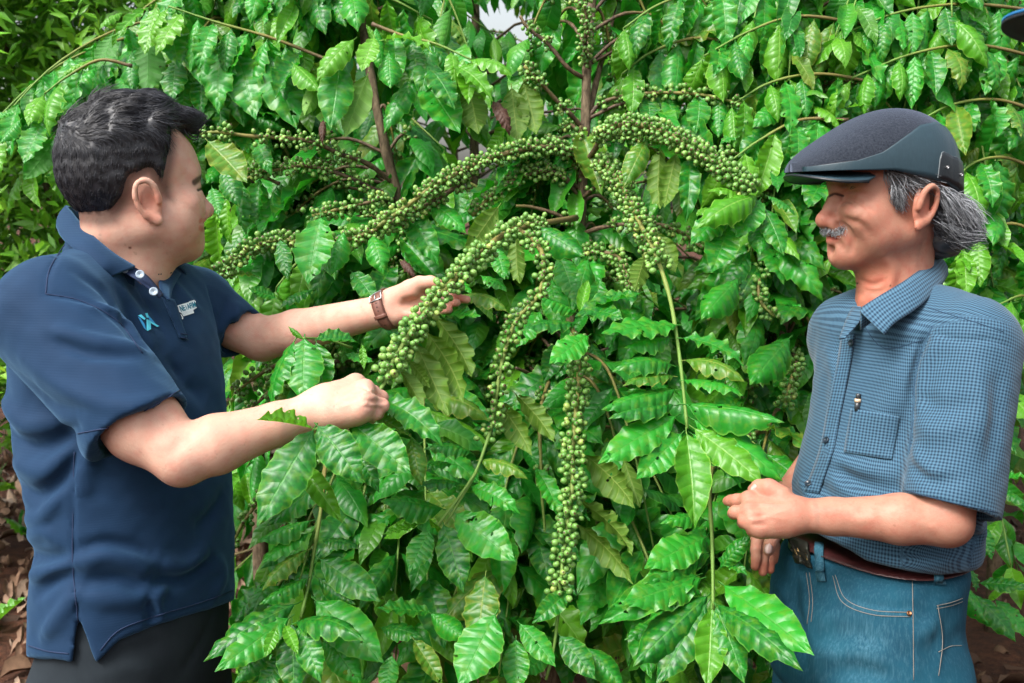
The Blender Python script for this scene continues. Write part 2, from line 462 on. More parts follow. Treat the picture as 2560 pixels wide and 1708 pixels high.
# ------------------------------------------------------------------ the head, in its own frame: x forward, y to one side, z up
class Frame:
    def __init__(s, o, f, up=(0, 0, 1), side=None, sc=1.0):
        s.o = np.asarray(o, float); s.f = nrm(f); sd = np.asarray(side, float)
        s.s = nrm(sd-s.f*(sd@s.f)); s.u = np.cross(s.f, s.s)
        if s.u@np.asarray(up) < 0: s.u = -s.u
        s.sc = sc; s.R = np.stack([s.f, s.s, s.u])
    def __call__(s, x, y, z): return s.o+s.sc*(x*s.f+y*s.s+z*s.u)
    def local(s, p): return ((np.asarray(p)-s.o)@s.R.T)/s.sc
def zm(z, zc=.76): return z if z > -.02 else -.02+(z+.02)*zc      # length of the lower face
def build_head(S, T, full=0.0, lean=0.0):
    k = T.sc
    def E(c, r, kk=.012, op='u'):
        c = (c[0], c[1], zm(c[2])); S.ell(T(*c), np.array(r)*k, T.R, kk*k, op)
    def B(c, r, kk=.012, op='u'):
        c = (c[0], c[1], zm(c[2])); S.ball(T(*c), r*k, kk*k, op)
    def Cn(a, b, ra, rb, kk=.012, op='u', **q):
        a = (a[0], a[1], zm(a[2])); b = (b[0], b[1], zm(b[2])); S.cone(T(*a), T(*b), ra*k, rb*k, kk*k, op, **q)
    E((-.005, 0, .045), (.097, .074, .090))
    E((.032, 0, .045), (.060, .063, .060), .02)
    E((.028, 0, -.020), (.060, .060, .066), .025)
    for y in (-1, 1):
        B((.055, .036*y, -.010), .028+.004*full, .025)
        Cn((-.002, .050*y, -.046), (.062, .020*y, -.090), .017+.006*full, .016, .03)
        B((.040, .042*y, -.045), .022+.012*full, .03)
        Cn((.084, .010*y, .034), (.066, .048*y, .036), .010, .009, .02)
        B((.0985, .031*y, .015), .0165, .016, 's')
        B((.067, .031*y, .014), .0150, .005)
        Cn((.0825, .020*y, .0175), (.0755, .043*y, .0175), .0030, .0030, .004)          # upper lid
        Cn((.0800, .020*y, .0085), (.0735, .043*y, .0100), .0028, .0028, .005)          # lower lid
    Cn((.084, 0, .024), (.1075, 0, -.018), .0075, .0112, .013)
    B((.1085, 0, -.020), .0118, .006)
    for y in (-1, 1):
        B((.0975, .0125*y, -.0255), .0092, .008)
        B((.1025, .0065*y, -.0345), .0042, .003, 's')
    E((.070, 0, -.055), (.026, .032, .033), .02)
    B((.0770, 0, -.0935), .0175, .022)
    B((.0985, 0, -.0790), .0085, .012, 's')
    for y in (-1, 1):                                                              # lips
        Cn((.0955, 0, -.0515), (.0825, .0215*y, -.0545), .0060, .0035, .005)
        Cn((.0945, 0, -.0620), (.0825, .0200*y, -.0575), .0068, .0035, .005)
        Cn((.1010, 0, -.0565), (.0850, .0225*y, -.0558), .0018, .0016, .003, 's')
    if full:
        E((.028, 0, -.086), (.050, .046, .024), .03)
    for y in (-1, 1):                                                              # ears
        n = nrm(T.s*y*.93-T.f*.36); ax = nrm(T.u-.20*T.f); fr = np.cross(n, ax); R = np.stack([fr, n, ax])
        if fr@T.f < 0: R[0] = -fr
        ec = T(-.010, .0785*y, -.002)
        def e(a, b, c): return ec+k*(a*R[0]+b*R[1]+c*R[2])
        S.ell(e(.001, -.004, .003), np.array((.0165, .0065, .031))*k, R, .005*k)
        out = [e(.0135, .003, .002), e(.013, .004, .008), e(.011, .006, .022), e(.001, .0075, .0315), e(-.011, .0075, .027), e(-.0172, .007, .012), e(-.016, .0055, -.005), e(-.010, .004, -.018)]
        out = catmull(out, 20); S.chain(out, [.0039*k]*20, .003*k)
        S.cone(e(-.008, .003, -.019), e(.004, .002, -.029), .0068*k, .0075*k, .006*k, flat=n, sq=1.5)
        S.ell(e(.0015, .006, -.001), np.array((.0085, .0065, .0135))*k, R, .004*k, 's')     # concha
        S.ell(e(-.0075, .0075, .014), np.array((.0035, .0040, .014))*k, R, .003*k, 's')     # groove inside the rim
        S.cone(e(.013, .003, -.003), e(.012, .003, .003), .0045*k, .004*k, .004*k)          # tragus
def finger(S, pts, r0, r1, k=.006):
    n = len(pts); rad = [lerp(r0, r1, i/(n-1)) for i in range(n)]
    S.chain(pts, rad, k)
def tint_of(V, base=None):
    return np.ones((len(V), 4), np.float32)
def paint(T4, V, c, r, col, soft=.5, power=1.0):
    d = np.linalg.norm(V-np.asarray(c), axis=1); w = (1-sstep(r*(1-soft), r, d))[:, None]*power
    T4[:, :3] = T4[:, :3]*(1-w)+T4[:, :3]*np.asarray(col)*w
def paint_line(T4, V, pts, r, col, power=1.0):
    best = np.full(len(V), 9.0); pts = np.asarray(pts)
    m = np.all((V > pts.min(0)-3*r) & (V < pts.max(0)+3*r), axis=1); Q = V[m]; b = np.full(len(Q), 9.0)
    for i in range(len(pts)-1):
        ab = pts[i+1]-pts[i]; q = Q-pts[i]; t = np.clip((q@ab)/max(ab@ab, 1e-12), 0, 1)
        b = np.minimum(b, np.linalg.norm(q-t[:, None]*ab, axis=1))
    best[m] = b
    w = (1-sstep(r*.4, r, best))[:, None]*power
    T4[:, :3] = T4[:, :3]*(1-w)+T4[:, :3]*np.asarray(col)*w
def polydist(x, z, poly):
    """signed distance to a closed polygon, positive inside"""
    poly = np.asarray(poly, float); d = np.full(x.shape, 9.0); ins = np.zeros(x.shape, bool)
    for i in range(len(poly)):
        a, b = poly[i-1], poly[i]; ab = b-a
        t = np.clip(((x-a[0])*ab[0]+(z-a[1])*ab[1])/(ab@ab+1e-12), 0, 1)
        d = np.minimum(d, np.hypot(x-a[0]-t*ab[0], z-a[1]-t*ab[1]))
        c = ((a[1] > z) != (b[1] > z)) & (x < (b[0]-a[0])*(z-a[1])/(b[1]-a[1]+1e-12)+a[0])
        ins ^= c
    return np.where(ins, d, -d)
def chain_of(levels, f, sq, S, k=.03):
    """torso: levels = [(centre, half width)], flattened along f"""
    for (a, ra), (b, rb) in zip(levels[:-1], levels[1:]): S.cone(a, b, ra, rb, k, flat=f, sq=sq)

# ================================================================== the younger man
LF = nrm((.87, -.50, 0)); LR = nrm((-.50, -.87, 0))          # where his chest points; his right-hand side
th = math.radians(40)
LT = Frame(P(343, 500, 1.60), (math.cos(th), math.sin(th), .03), (0, 0, 1), (math.sin(th), -math.cos(th), 0), 1.05)
LB = SDF()
build_head(LB, LT, full=1.0)
LB.cone(LT(-.030, 0, -.045), P(296, 705, 1.63), .058, .068, .03)                          # neck
LB.cone(LT(.015, 0, -.072), P(345, 690, 1.605), .038, .044, .03)
LB.cone(P(300, 745, 1.63), P(150, 800, 1.47), .040, .055, .03)
LB.cone(P(300, 745, 1.63), P(495, 780, 1.80), .040, .050, .03)
LB.cone(P(290, 860, 1.63), P(300, 940, 1.63), .09, .09, .04)
# right arm (near)
L_SH, L_EL, L_WR = P(140, 800, 1.46), P(455, 1140, 1.375), P(782, 1030, 1.425)
L_MID = P(358, 1062, 1.388)
LB.cone(L_SH, L_MID, .058, .0530, .012); LB.cone(L_MID, L_EL, .0530, .0395, .012)
LB.ball(P(458, 1168, 1.375), .016, .025)
LB.cone(L_EL, lerp(L_EL, L_WR, .26), .0395, .0410, .010); LB.cone(lerp(L_EL, L_WR, .26), lerp(L_EL, L_WR, .72), .0410, .0300, .010)
LB.cone(lerp(L_EL, L_WR, .72), L_WR, .0300, .0270, .010)
LB.ball(P(800, 1030, 1.407), .009, .02)
# right hand: closed round the stem, back of the hand to the viewer
mcp = [P(890, 962, 1.462), P(912, 976, 1.432), P(915, 1003, 1.412), P(902, 1029, 1.405)]
pip = [P(934, 981, 1.485), P(953, 994, 1.452), P(955, 1014, 1.430), P(938, 1033, 1.424)]
dip = [P(928, 1002, 1.510), P(945, 1018, 1.483), P(944, 1034, 1.462), P(925, 1046, 1.452)]
tip = [P(905, 1004, 1.512), P(920, 1022, 1.492), P(918, 1038, 1.474), P(902, 1048, 1.462)]
for i in range(4):
    LB.cone(lerp(L_WR, mcp[i], .05), mcp[i], .021, .0145, .016)
    finger(LB, [mcp[i], pip[i]], .0120, .0103 if i < 3 else .0092, .004); finger(LB, [pip[i], dip[i], tip[i]], .0100, .0080, .0035)
    LB.ball(mcp[i]+UPV*.003-FWD*.002, .0125, .008)
LB.cone(P(820, 1000, 1.43), P(880, 985, 1.455), .022, .016, .02)
LB.cone(P(830, 1040, 1.415), P(890, 1040, 1.42), .017, .013, .02)
finger(LB, [P(835, 985, 1.455), P(868, 990, 1.495), P(900, 998, 1.515), P(925, 1000, 1.525)], .016, .0095, .01)
# left arm (far) and open hand under the branch
L_SH2, L_EL2, L_WR2 = P(495, 770, 1.80), P(655, 848, 1.79), P(958, 777, 1.665)
LB.cone(L_SH2, L_EL2, .050, .0385, .012)
LB.cone(L_EL2, lerp(L_EL2, L_WR2, .3), .0385, .0370, .010); LB.cone(lerp(L_EL2, L_WR2, .3), L_WR2, .0370, .0262, .010)
pal = lerp(L_WR2, P(1056, 748, 1.655), .12)
mcp2 = [P(1054, 722, 1.668), P(1060, 739, 1.660), P(1057, 757, 1.652), P(1046, 776, 1.645)]
tip2 = [P(1142, 737, 1.645), P(1167, 749, 1.640), P(1142, 757, 1.632), P(1122, 775, 1.632)]
for i in range(4):
    LB.cone(pal, mcp2[i], .0215, .0125, .014)
    a, b = mcp2[i], tip2[i]
    finger(LB, [a, lerp(a, b, .42)+FWD*.010, lerp(a, b, .74)+FWD*.006, b], .0098-.0008*(i == 3), .0066, .004)
LB.cone(P(985, 745, 1.652), P(1028, 728, 1.640), .0175, .019, .016)                         # thenar
LB.cone(P(985, 792, 1.652), P(1030, 780, 1.640), .0145, .013, .012)
LB.ell(P(1030, 762, 1.628), (.016, .010, .010), None, .010, 's')                            # hollow of the palm
finger(LB, [P(1025, 722, 1.638), P(1049, 709, 1.632), P(1076, 705, 1.625), P(1096, 708, 1.618)], .0135, .0072, .007)
LB.ridge(LB.trace([(1008, 760), (1036, 752), (1052, 738), (1055, 724)], 9), .0022, -.0016)
LB.ridge(LB.trace([(1000, 742), (1022, 758), (1040, 770)], 8), .0020, -.0010)
# creases between the closed fingers, knuckle dimples
LB.ridge(LB.trace([(916, 1003), (940, 1004), (966, 1003)], 9), .0026, -.0050)
LB.ridge(LB.trace([(903, 966), (926, 978), (952, 989)], 9), .0026, -.0042)
LB.ridge(LB.trace([(908, 1018), (930, 1020), (955, 1022)], 9), .0020, -.0016)
for a, b in (((893, 985), (840, 1005)), ((900, 1000), (850, 1018)), ((890, 965), (845, 990))): LB.ridge(LB.trace([a, b], 6), .0040, .0014)
for u, v in ((895, 960), (915, 982), (915, 1008)): LB.ridge(LB.trace([(u-3, v-4), (u+3, v+4)], 3), .006, .0018)
LB.ridge(LB.trace([(420, 1150), (440, 1120), (470, 1100)], 6), .010, -.003)
# smile lines, eyelid, jaw
LB.ridge(LB.trace([(492, 470), (504, 465), (517, 466)], 6), .0045, .0022)
LB.ridge(LB.trace([(492, 482), (504, 481), (516, 482)], 6), .0050, .0018)
LB.ridge(LB.trace([(494, 476), (506, 473), (517, 474)], 6), .0022, -.0030)
LB.ridge(LB.trace([(470, 520), (482, 505), (500, 500)], 6), .016, .0045)
LB.ridge(LB.trace([(520, 535), (508, 545), (500, 560)], 6), .0035, -.0022)
LB.ridge(LB.trace([(478, 575), (470, 590), (474, 606)], 6), .006, -.0018)

def mesh_parts(S, boxes, h):
    VV, FF, o = [], [], 0
    for (lo, hi), hh in zip(boxes, h):
        v, f = S.mesh(hh, lo, hi); VV.append(v); FF.append(f+o); o += len(v)
    return np.concatenate(VV), np.concatenate(FF)
L_ROOT = empty('person', (P(320, 1500, 1.62)[0], P(320, 1500, 1.62)[1], 0))
tag(L_ROOT, 'man in navy polo shirt and dark trousers holding a coffee branch with both hands', 'person', 'people among the coffee trees')
V, F = LB.mesh_fine(.0034, [(P(880, 1010, 1.46), (.085, .085, .075), .0018), (P(1070, 745, 1.645), (.085, .06, .06), .0018), (LT(.045, .02, -.01), (.085, .10, .125), .0021)])
L_BODY = put('body', V, F, M['skin_pale'], L_ROOT)
t4 = tint_of(V)
lip_a = LB.trace([(507, 549), (513, 552)], 3); lip_b = LB.trace([(506, 572), (512, 574)], 3)
paint_line(t4, V, LB.trace([(500, 553), (506, 551), (512, 552)], 4), .0055, (.88, .52, .52))
paint_line(t4, V, LB.trace([(500, 570), (506, 573), (511, 572)], 4), .0060, (.86, .50, .50))
paint_line(t4, V, LB.trace([(486, 456), (500, 446), (512, 441), (522, 444)], 8), .0075, (.10, .09, .09), .9)
paint_line(t4, V, LB.trace([(494, 476), (504, 472), (516, 473)], 6), .0034, (.05, .04, .04), .97)
for y in (-1, 1):
    paint_line(t4, V, [LT(.092, .014*y, .0335), LT(.085, .032*y, .0375), LT(.072, .047*y, .0345)], .0075, (.10, .09, .09), .9)   # eyebrow
    paint_line(t4, V, [LT(.0850, .020*y, .0138), LT(.0775, .045*y, .0142)], .0028, (.05, .04, .04), .95)                          # lashes
    paint(t4, V, LT(.05, .05*y, -.012), .034, (1.03, .87, .85), .9, .6)
    paint(t4, V, LT(-.012, .085*y, -.01), .034, (1.05, .80, .76), .6, .8)
for q in list(mcp)+list(pip): paint(t4, V, q, .02, (1.0, .86, .84), .7, .8)
for q in list(tip2)+[P(1096, 708, 1.618)]: paint(t4, V, q, .022, (1.05, .80, .78), .7, .8)
paint(t4, V, P(1028, 745, 1.62), .045, (1.03, .90, .88), .7, .8)
paint(t4, V, LB.hit(325, 620), .0030, (.25, .15, .12), .5)                                    # mole on the neck
# short dark hair shaved close at the temple and nape fades into the skin
HL = [(.058, .135), (.046, .092), (.034, .056), (.026, .030), (.027, -.002), (.017, .000), (.009, .016), (-.007, .036), (-.026, .027), (-.036, -.004), (-.050, -.032), (-.068, -.037), (-.14, -.022), (-.16, .2), (.05, .2)]
lc = LT.local(V); pd = polydist(lc[:, 0], lc[:, 2], HL)
w = sstep(-.010, .008, pd)*(lc[:, 2] > -.05)*(np.abs(lc[:, 1]) < .082)*(lc[:, 0] < .075)
w = w*(1-(np.abs(lc[:, 1]) > .0765)*(lc[:, 2] < .034)*(lc[:, 0] > -.04))
t4[:, :3] = t4[:, :3]*(1-.80*w[:, None])+t4[:, :3]*np.array((.13, .12, .12))*.80*w[:, None]
set_attr(L_BODY.data, 'tint', t4)

# polo shirt
def cut_cone(S, a, b, ra, rb, n, k, hollow, wall=.0105):
    """tapered sleeve with a flat open end at b"""
    a, b, n = np.asarray(a), np.asarray(b), nrm(n); ab = b-a; L2 = ab@ab
    def f(p):
        q = p-a; t = np.clip((q@ab)/L2, 0, 1.15); w = q-t[..., None]*ab
        r = ra+(rb-ra)*np.minimum(t, 1)
        d = np.sqrt((w*w).sum(-1))-r
        e = (p-b)@n
        inner = np.maximum(d+wall, -(e+hollow))
        return np.maximum(np.maximum(d, e), -inner)
    m = max(ra, rb)+.03
    S._add(f, np.minimum(a, b)-m, np.maximum(a, b)+m, 'u', k)
SLV = [P(128, 800, 1.455), P(350, 1068, 1.385)]
ax = nrm(P(350+52, 1068+85, 1.372)-P(350, 1068, 1.385))
SL2 = [P(490, 765, 1.79), P(600, 836, 1.775)]
ax2 = nrm(P(600+75, 836+66, 1.745)-P(600, 836, 1.775))
LS = SDF()
L_ROWS = [(715, 80, 470, 1.62, .62), (790, 22, 528, 1.62, .65), (900, 16, 552, 1.615, .71), (1090, 30, 570, 1.61, .74), (1300, 78, 583, 1.60, .75), (1480, 68, 588, 1.60, .75), (1690, 74, 585, 1.60, .75)]
LS.torso_fit(L_ROWS, LF, LR)
LS.cone(P(285, 672, 1.615), P(150, 768, 1.475), .050, .078, .04)
LS.cone(P(330, 690, 1.63), P(485, 762, 1.785), .052, .064, .04)
LS.cone(P(268, 650, 1.63), P(280, 760, 1.64), .068, .10, .03)
cut_cone(LS, SLV[0], SLV[1], .085, .0735, ax, .022, .014)
cut_cone(LS, SL2[0], SL2[1], .066, .0520, ax2, .02, .012)
# hem with its side slit, and the open neck
def hemcut(p):
    q = p-EYE; d = q@FWD; u = W0/2+(q@RIGHT)/d*FPX; v = H0/2-(q@UPV)/d*FPX
    return -polydist(u, v, [(-200, 1630), (70, 1640), (180, 1655), (195, 1552), (201, 1552), (240, 1655), (300, 1598), (400, 1560), (500, 1530), (590, 1498), (900, 1440), (900, 2300), (-200, 2300)])*d/FPX
LS._add(hemcut, P(300, 1640, 1.6)-.5, P(300, 1560, 1.6)+.5, 's', .002)
LS.cone(LT(-.03, 0, -.04), P(272, 606, 1.635), .060, .058, .006, 's')
LS.cone(P(360, 650, 1.58), P(392, 688, 1.540), .026, .006, .006, 's')
RIDGES_L = [
    # shoulder seam and the big sweeping folds of the near sleeve
    ([(160, 612), (118, 690), (115, 735)], .0035, -.004), ([(115, 735), (200, 750), (290, 800), (352, 880)], .005, -.006),
    ([(120, 820), (220, 850), (330, 868), (372, 885)], .012, .006), ([(130, 850), (230, 885), (330, 893)], .010, -.005),
    ([(60, 900), (180, 980), (300, 1015), (400, 1005)], .013, .005), ([(40, 930), (130, 1010), (200, 1030)], .012, -.003),
    ([(212, 760), (300, 790), (350, 850)], .010, .006), ([(190, 680), (260, 730), (330, 830), (365, 880)], .010, -.006),
    ([(190, 1085), (300, 1060), (448, 978)], .0022, -.0007),
    ([(0, 990), (60, 1060), (130, 1060)], .012, .008), ([(10, 1080), (80, 1120), (150, 1100), (190, 1070)], .013, -.008),
    ([(40, 1160), (110, 1180), (170, 1130)], .012, .008), ([(45, 1210), (90, 1240), (150, 1200), (200, 1140)], .012, -.006),
    ([(70, 1300), (110, 1290), (150, 1240)], .010, .007),
    # trunk: drag lines at the waist and above the hem
    ([(186, 1130), (184, 1250), (182, 1400)], .003, -.003), ([(182, 1400), (196, 1550)], .003, -.003),
    ([(200, 1405), (260, 1385), (330, 1400), (380, 1430)], .014, .009), ([(200, 1375), (280, 1365), (370, 1385)], .012, -.007),
    ([(380, 1440), (440, 1450), (490, 1430), (520, 1400)], .013, -.009), ([(400, 1405), (460, 1420), (520, 1370)], .016, .007),
    ([(200, 1460), (300, 1450), (360, 1480)], .012, -.007), ([(205, 1490), (310, 1500), (380, 1490)], .014, .006),
    ([(400, 1545), (390, 1500), (415, 1465)], .008, .009), ([(375, 1560), (385, 1530), (370, 1500)], .010, -.008),
    ([(75, 1390), (120, 1400), (180, 1395)], .012, -.009), ([(80, 1440), (130, 1420), (180, 1400)], .011, .009),
    ([(90, 1490), (140, 1450), (190, 1440)], .010, -.006), ([(110, 1590), (150, 1540), (190, 1480)], .012, .006),
    ([(75, 1340), (110, 1330), (140, 1350)], .011, .006), ([(230, 1120), (210, 1180), (205, 1250)], .016, .006),
    ([(480, 1330), (530, 1290), (565, 1230)], .018, -.005), ([(540, 1390), (555, 1440), (530, 1500)], .014, .005),
    # chest
    ([(330, 690), (370, 760), (420, 850)], .004, -.004), ([(300, 720), (350, 800), (380, 880)], .011, .005),
    ([(520, 720), (540, 790), (556, 870)], .004, -.005), ([(430, 700), (460, 740), (500, 780)], .012, .003),
    ([(570, 745), (560, 790), (548, 840)], .006, -.005), ([(598, 762), (588, 800), (560, 850)], .006, .005), ([(625, 772), (602, 818), (555, 868)], .006, -.004),
    ([(420, 880), (470, 960), (520, 1000)], .020, -.004),
]
base_ops = list(LS.ops)
traced = [(LS.trace(pts, 10), w, a) for pts, w, a in RIDGES_L]
for pts, w, a in traced: LS.ridge(pts, w*.9, a*2.1)
LS.disp(lambda p: .0022*vnoise(p, 34, 1)*sstep(-1, 1, vnoise(p, 9, 2))+.0008*vnoise(p, 90, 3), P(0, 500, 1.2)-1, P(600, 1700, 2)+1)
V, F = LS.mesh(.0043)
L_SHIRT = put('polo_shirt', V, F, M['polo'], L_ROOT)

# dark trousers and shoes
LP_ = SDF()
hipL = P(322, 1560, 1.60); gz = 0.0
def leg(S, a, b, ra, rb, mid): S.cone(a, mid[0], ra, mid[1], .03); S.cone(mid[0], b, mid[1], rb, .03)
LP_.torso_fit([(1440, 92, 572, 1.60, .75), (1560, 90, 572, 1.60, .76), (1690, 96, 560, 1.60, .80), (1760, 110, 540, 1.60, .80)], LF, LR, .02)
for sgn in (1, -1):
    top = hipL+LR*sgn*.085+np.array((0, 0, -.10)); knee = top+LF*.01+np.array((0, 0, -.36)); ank = np.array((knee[0], knee[1], .09))-LF*.02
    LP_.cone(top, knee, .094, .078, .03); LP_.cone(knee, ank, .080, .068, .03)
for pts, w, a in [([(230, 1640), (330, 1600), (420, 1570)], .006, .004), ([(210, 1660), (212, 1700)], .003, -.003), ([(540, 1520), (500, 1600), (450, 1690)], .006, -.004), ([(250, 1690), (330, 1670), (400, 1690)], .012, .004)]:
    LP_.ridge(LP_.trace(pts, 6), w, a)
LP_.disp(lambda p: .003*vnoise(p, 22, 5), P(0, 1400, 1)-1.6, P(600, 1700, 2)+1)
V, F = LP_.mesh(.0075); o = put('trousers', V, F, M['dark_denim'], L_ROOT); set_attr(o.data, 'wear', np.zeros(len(V)))
M['shoe'] = plain('dark_leather', (.03, .022, .018), .45, 0, 60)
def shoes(root, hip, f, r):
    for sgn in (1, -1):
        S = SDF(); c = hip+r*sgn*.095; c = np.array((c[0], c[1], .05))-f*.03
        S.ell(c+f*.07+np.array((0, 0, -.005)), (.14, .05, .045), np.stack([f, r, (0, 0, 1)]), .02); S.cone(c, c+np.array((0, 0, .05)), .05, .05, .03); S.cut((0, 0, .004), (0, 0, -1), .002)
        v, ff = S.mesh(.008); put('shoe', v, ff, M['shoe'], root)
shoes(L_ROOT, hipL, LF, LR)

# ------------------------------------------------------------------ helpers for what lies on cloth and skin
def grad(S, p, e=.0012):
    p = np.atleast_2d(p); D = np.eye(3)*e
    g = np.stack([S.eval(p+D[i], True, .05)-S.eval(p-D[i], True, .05) for i in range(3)], -1)
    return g/(np.linalg.norm(g, axis=1)[:, None]+1e-9)
def on_px(S, pts, off=.0015):
    """photo points -> points lying off metres outside the surface"""
    q = S.trace(pts); return q+grad(S, q)*off
def patch(S, quad, n, m, off):
    """bilinear photo quad (4 corners, clockwise from top left) laid on the surface"""
    a, b, c, d = [np.array(x, float) for x in quad]
    px = [lerp(lerp(a, b, j/(m-1)), lerp(d, c, j/(m-1)), i/(n-1)) for i in range(n) for j in range(m)]
    return grid_mesh(on_px(S, px, off).reshape(n, m, 3))
def decal(S, poly, off):
    """filled photo polygon laid on the surface"""
    q = on_px(S, poly, off); c = on_px(S, [np.mean(poly, 0)], off)
    n = len(poly); V = np.vstack([q, c])
    return V, [(i, (i+1) % n, n) for i in range(n)]
def flip_to_eye(V, F):
    """orient every face towards the viewer side"""
    V = np.asarray(V); out = []
    for f in F:
        a, b, c = V[f[0]], V[f[1]], V[f[2]]
        out.append(tuple(f) if np.dot(np.cross(b-a, c-a), EYE-a) > 0 else tuple(reversed([int(i) for i in f])))
    return out
def line_on(S, pts, n, r, off=.0006, sides=5):
    q = S.trace(pts, n); q = q+grad(S, q)*off
    return tube(q, r, sides)
def button_mesh(c, n, r, t):
    """round button with raised rim and four holes' hollow"""
    R = basis(n); ring = np.linspace(0, 2*np.pi, 17)[:-1]
    prof = [(1.0, -.4), (1.0, .7), (.86, 1.0), (.70, .75), (.22, .62), (.12, .25)]
    V = []
    for a, b in prof: V += [c+R[0]*b*t+r*a*(math.cos(g)*R[1]+math.sin(g)*R[2]) for g in ring]
    V.append(c+R[0]*.2*t); F = []
    for i in range(len(prof)-1):
        for j in range(16): F.append((i*16+j, i*16+(j+1) % 16, (i+1)*16+(j+1) % 16, (i+1)*16+j))
    F += [(80+j, 80+(j+1) % 16, 96) for j in range(16)]
    return np.array(V), F
def basis(n):
    n = nrm(n); a = nrm(np.cross(n, (0, 0, 1) if abs(n[2]) < .9 else (1, 0, 0))); return np.stack([n, a, np.cross(n, a)])
def strands(PT, r, name, mat, parent, rnd):
    """PT: (n, m, 3) hair paths -> one mesh of thin three-sided tapering locks"""
    n, m = PT.shape[:2]
    T = np.gradient(PT, axis=1); T /= np.linalg.norm(T, axis=2)[..., None]+1e-9
    ref = np.zeros_like(T); ref[..., 0] = .37; ref[..., 1] = -.61; ref[..., 2] = .7
    A = np.cross(T, ref); A /= np.linalg.norm(A, axis=2)[..., None]+1e-9; B = np.cross(T, A)
    tp = np.asarray(r)[None, :, None] if np.ndim(r) == 1 else np.asarray(r)[..., None]
    rings = np.stack([PT+tp*(math.cos(g)*A+math.sin(g)*B) for g in (0, 2.094, 4.189)], 2)     # n, m, 3, 3
    V = rings.reshape(-1, 3)
    base = np.arange(n)[:, None, None]*m*3; i = np.arange(m-1)[None, :, None]*3; j = np.arange(3)[None, None, :]; j2 = (j+1) % 3
    F = np.stack([base+i+j, base+i+j2, base+i+3+j2, base+i+3+j], -1).reshape(-1, 4)
    o = put(name, V, F, mat, parent)
    set_attr(o.data, 'rnd', np.repeat(rnd, m*3))
    return o
def hair_mat(name, a, b, rough=.42):
    t = NT(name); col = t.mix(t.attr('rnd'), a, b); t.base(color=col, rough=rough, spec=.5); return t.m
M['black_hair'] = hair_mat('black_hair', (.006, .006, .008), (.030, .033, .042), .46)  # lighter bluish end of the strand colour paints in the hair's sheen
M['grey_hair'] = hair_mat('grey_hair', (.03, .032, .036), (.52, .54, .57), .45)
M['button_grey'] = plain('grey_pearl_button', (.34, .42, .50), .3)
M['button_dark'] = plain('dark_button', (.012, .022, .035), .3)
rng = np.random.default_rng(7)

# ------------------------------------------------------------------ younger man: hair
def skull(p, T, back=1.0):
    q = T.local(p)
    def e(c, r):
        w = q-np.array(c); r = np.array(r); k0 = np.sqrt(((w/r)**2).sum(-1)); k1 = np.sqrt(((w/(r*r))**2).sum(-1))+1e-9; return k0*(k0-1)/k1
    a, b = e((-.005, 0, .045), (.097, .074, .090)), e((.032, 0, .045), (.060, .063, .060))
    h = np.clip(.5+.5*(a-b)/.02, 0, 1); return a*(1-h)+b*h-.02*h*(1-h)
LH = SDF()
def lhair(p):
    q = LT.local(p); x, y, z = q[..., 0], q[..., 1], q[..., 2]
    top = sstep(.045, .125, z)
    th = lerp(.0060+.006*sstep(-.03, -.09, x)*sstep(-.03, .05, z), .021, top)
    th = th+.010*np.exp(-((x-.035)/.035)**2)*top
    wav = vnoise(np.stack([x*30-z*12, y*95+x*30, z*60+x*20], -1), 1.0, 2)
    clump = vnoise(np.stack([x*60-z*30, y*200+x*80, z*110+x*45], -1), 1.0, 5)
    th = th+top*top*(.0042*wav+.0016*clump)+(1-top)*.0004*clump
    edge = sstep(.002, .022+.006*top, polydist(x, z, HL))
    return skull(p, LT)-(th*edge-.006*(1-edge))
LH._add(lhair, LT(0, 0, .07)-.20, LT(0, 0, .07)+.20, 'u', 0)
# forelock that tips forward over the brow
LH.ell(LT(.062, .016, .124), (.034, .034, .019), LT.R, .018)
LH.ell(LT(.080, .010, .112), (.018, .028, .014), LT.R, .014)
LH.ell(LT(.005, .0, .142), (.055, .050, .014), LT.R, .02)
LH.disp(lambda p: .0010*vnoise(LT.local(p)*np.array((110, 260, 150)), 1.0, 9), LT(.05, 0, .1)-.14, LT(.05, 0, .1)+.14)
V, F = LH.mesh(.003)
L_HAIR = put('hair', V, F, M['black_hair'], L_ROOT); set_attr(L_HAIR.data, 'rnd', .25+.25*vnoise(V, 300, 1))
me = L_HAIR.data
nv = np.zeros(len(V)*3, np.float32); me.vertices.foreach_get('normal', nv); nv = nv.reshape(-1, 3)
vis = np.nonzero(((EYE-V)*nv).sum(1) > -.25)[0]
lq = LT.local(V); vis = vis[(polydist(lq[vis, 0], lq[vis, 2], HL) > -.001) | (lq[vis, 2] > .10)]
sel = rng.choice(vis, 5200)
p0 = V[sel]; n0 = nv[sel]; q = LT.local(p0)
top = sstep(.055, .125, q[:, 2])[:, None]
flow = lerp(np.array((-.35, 0, -1.0)), np.array((1.0, 0, .05)), top)
flow = flow+np.stack([.30*vnoise(p0, 40, 3), .45*vnoise(p0, 45, 4)*top[:, 0]+.1*vnoise(p0, 80, 6), .25*vnoise(p0, 50, 5)], -1)
D = flow@LT.R; D = D-n0*(D*n0).sum(1)[:, None]; D /= np.linalg.norm(D, axis=1)[:, None]+1e-9
Ls = (lerp(.011, .034, top[:, 0])*rng.uniform(.6, 1.3, len(sel)))
path = [p0-n0*.002]; m = 5
curl = rng.normal(size=(len(sel), 1))
sd = np.cross(n0, D)
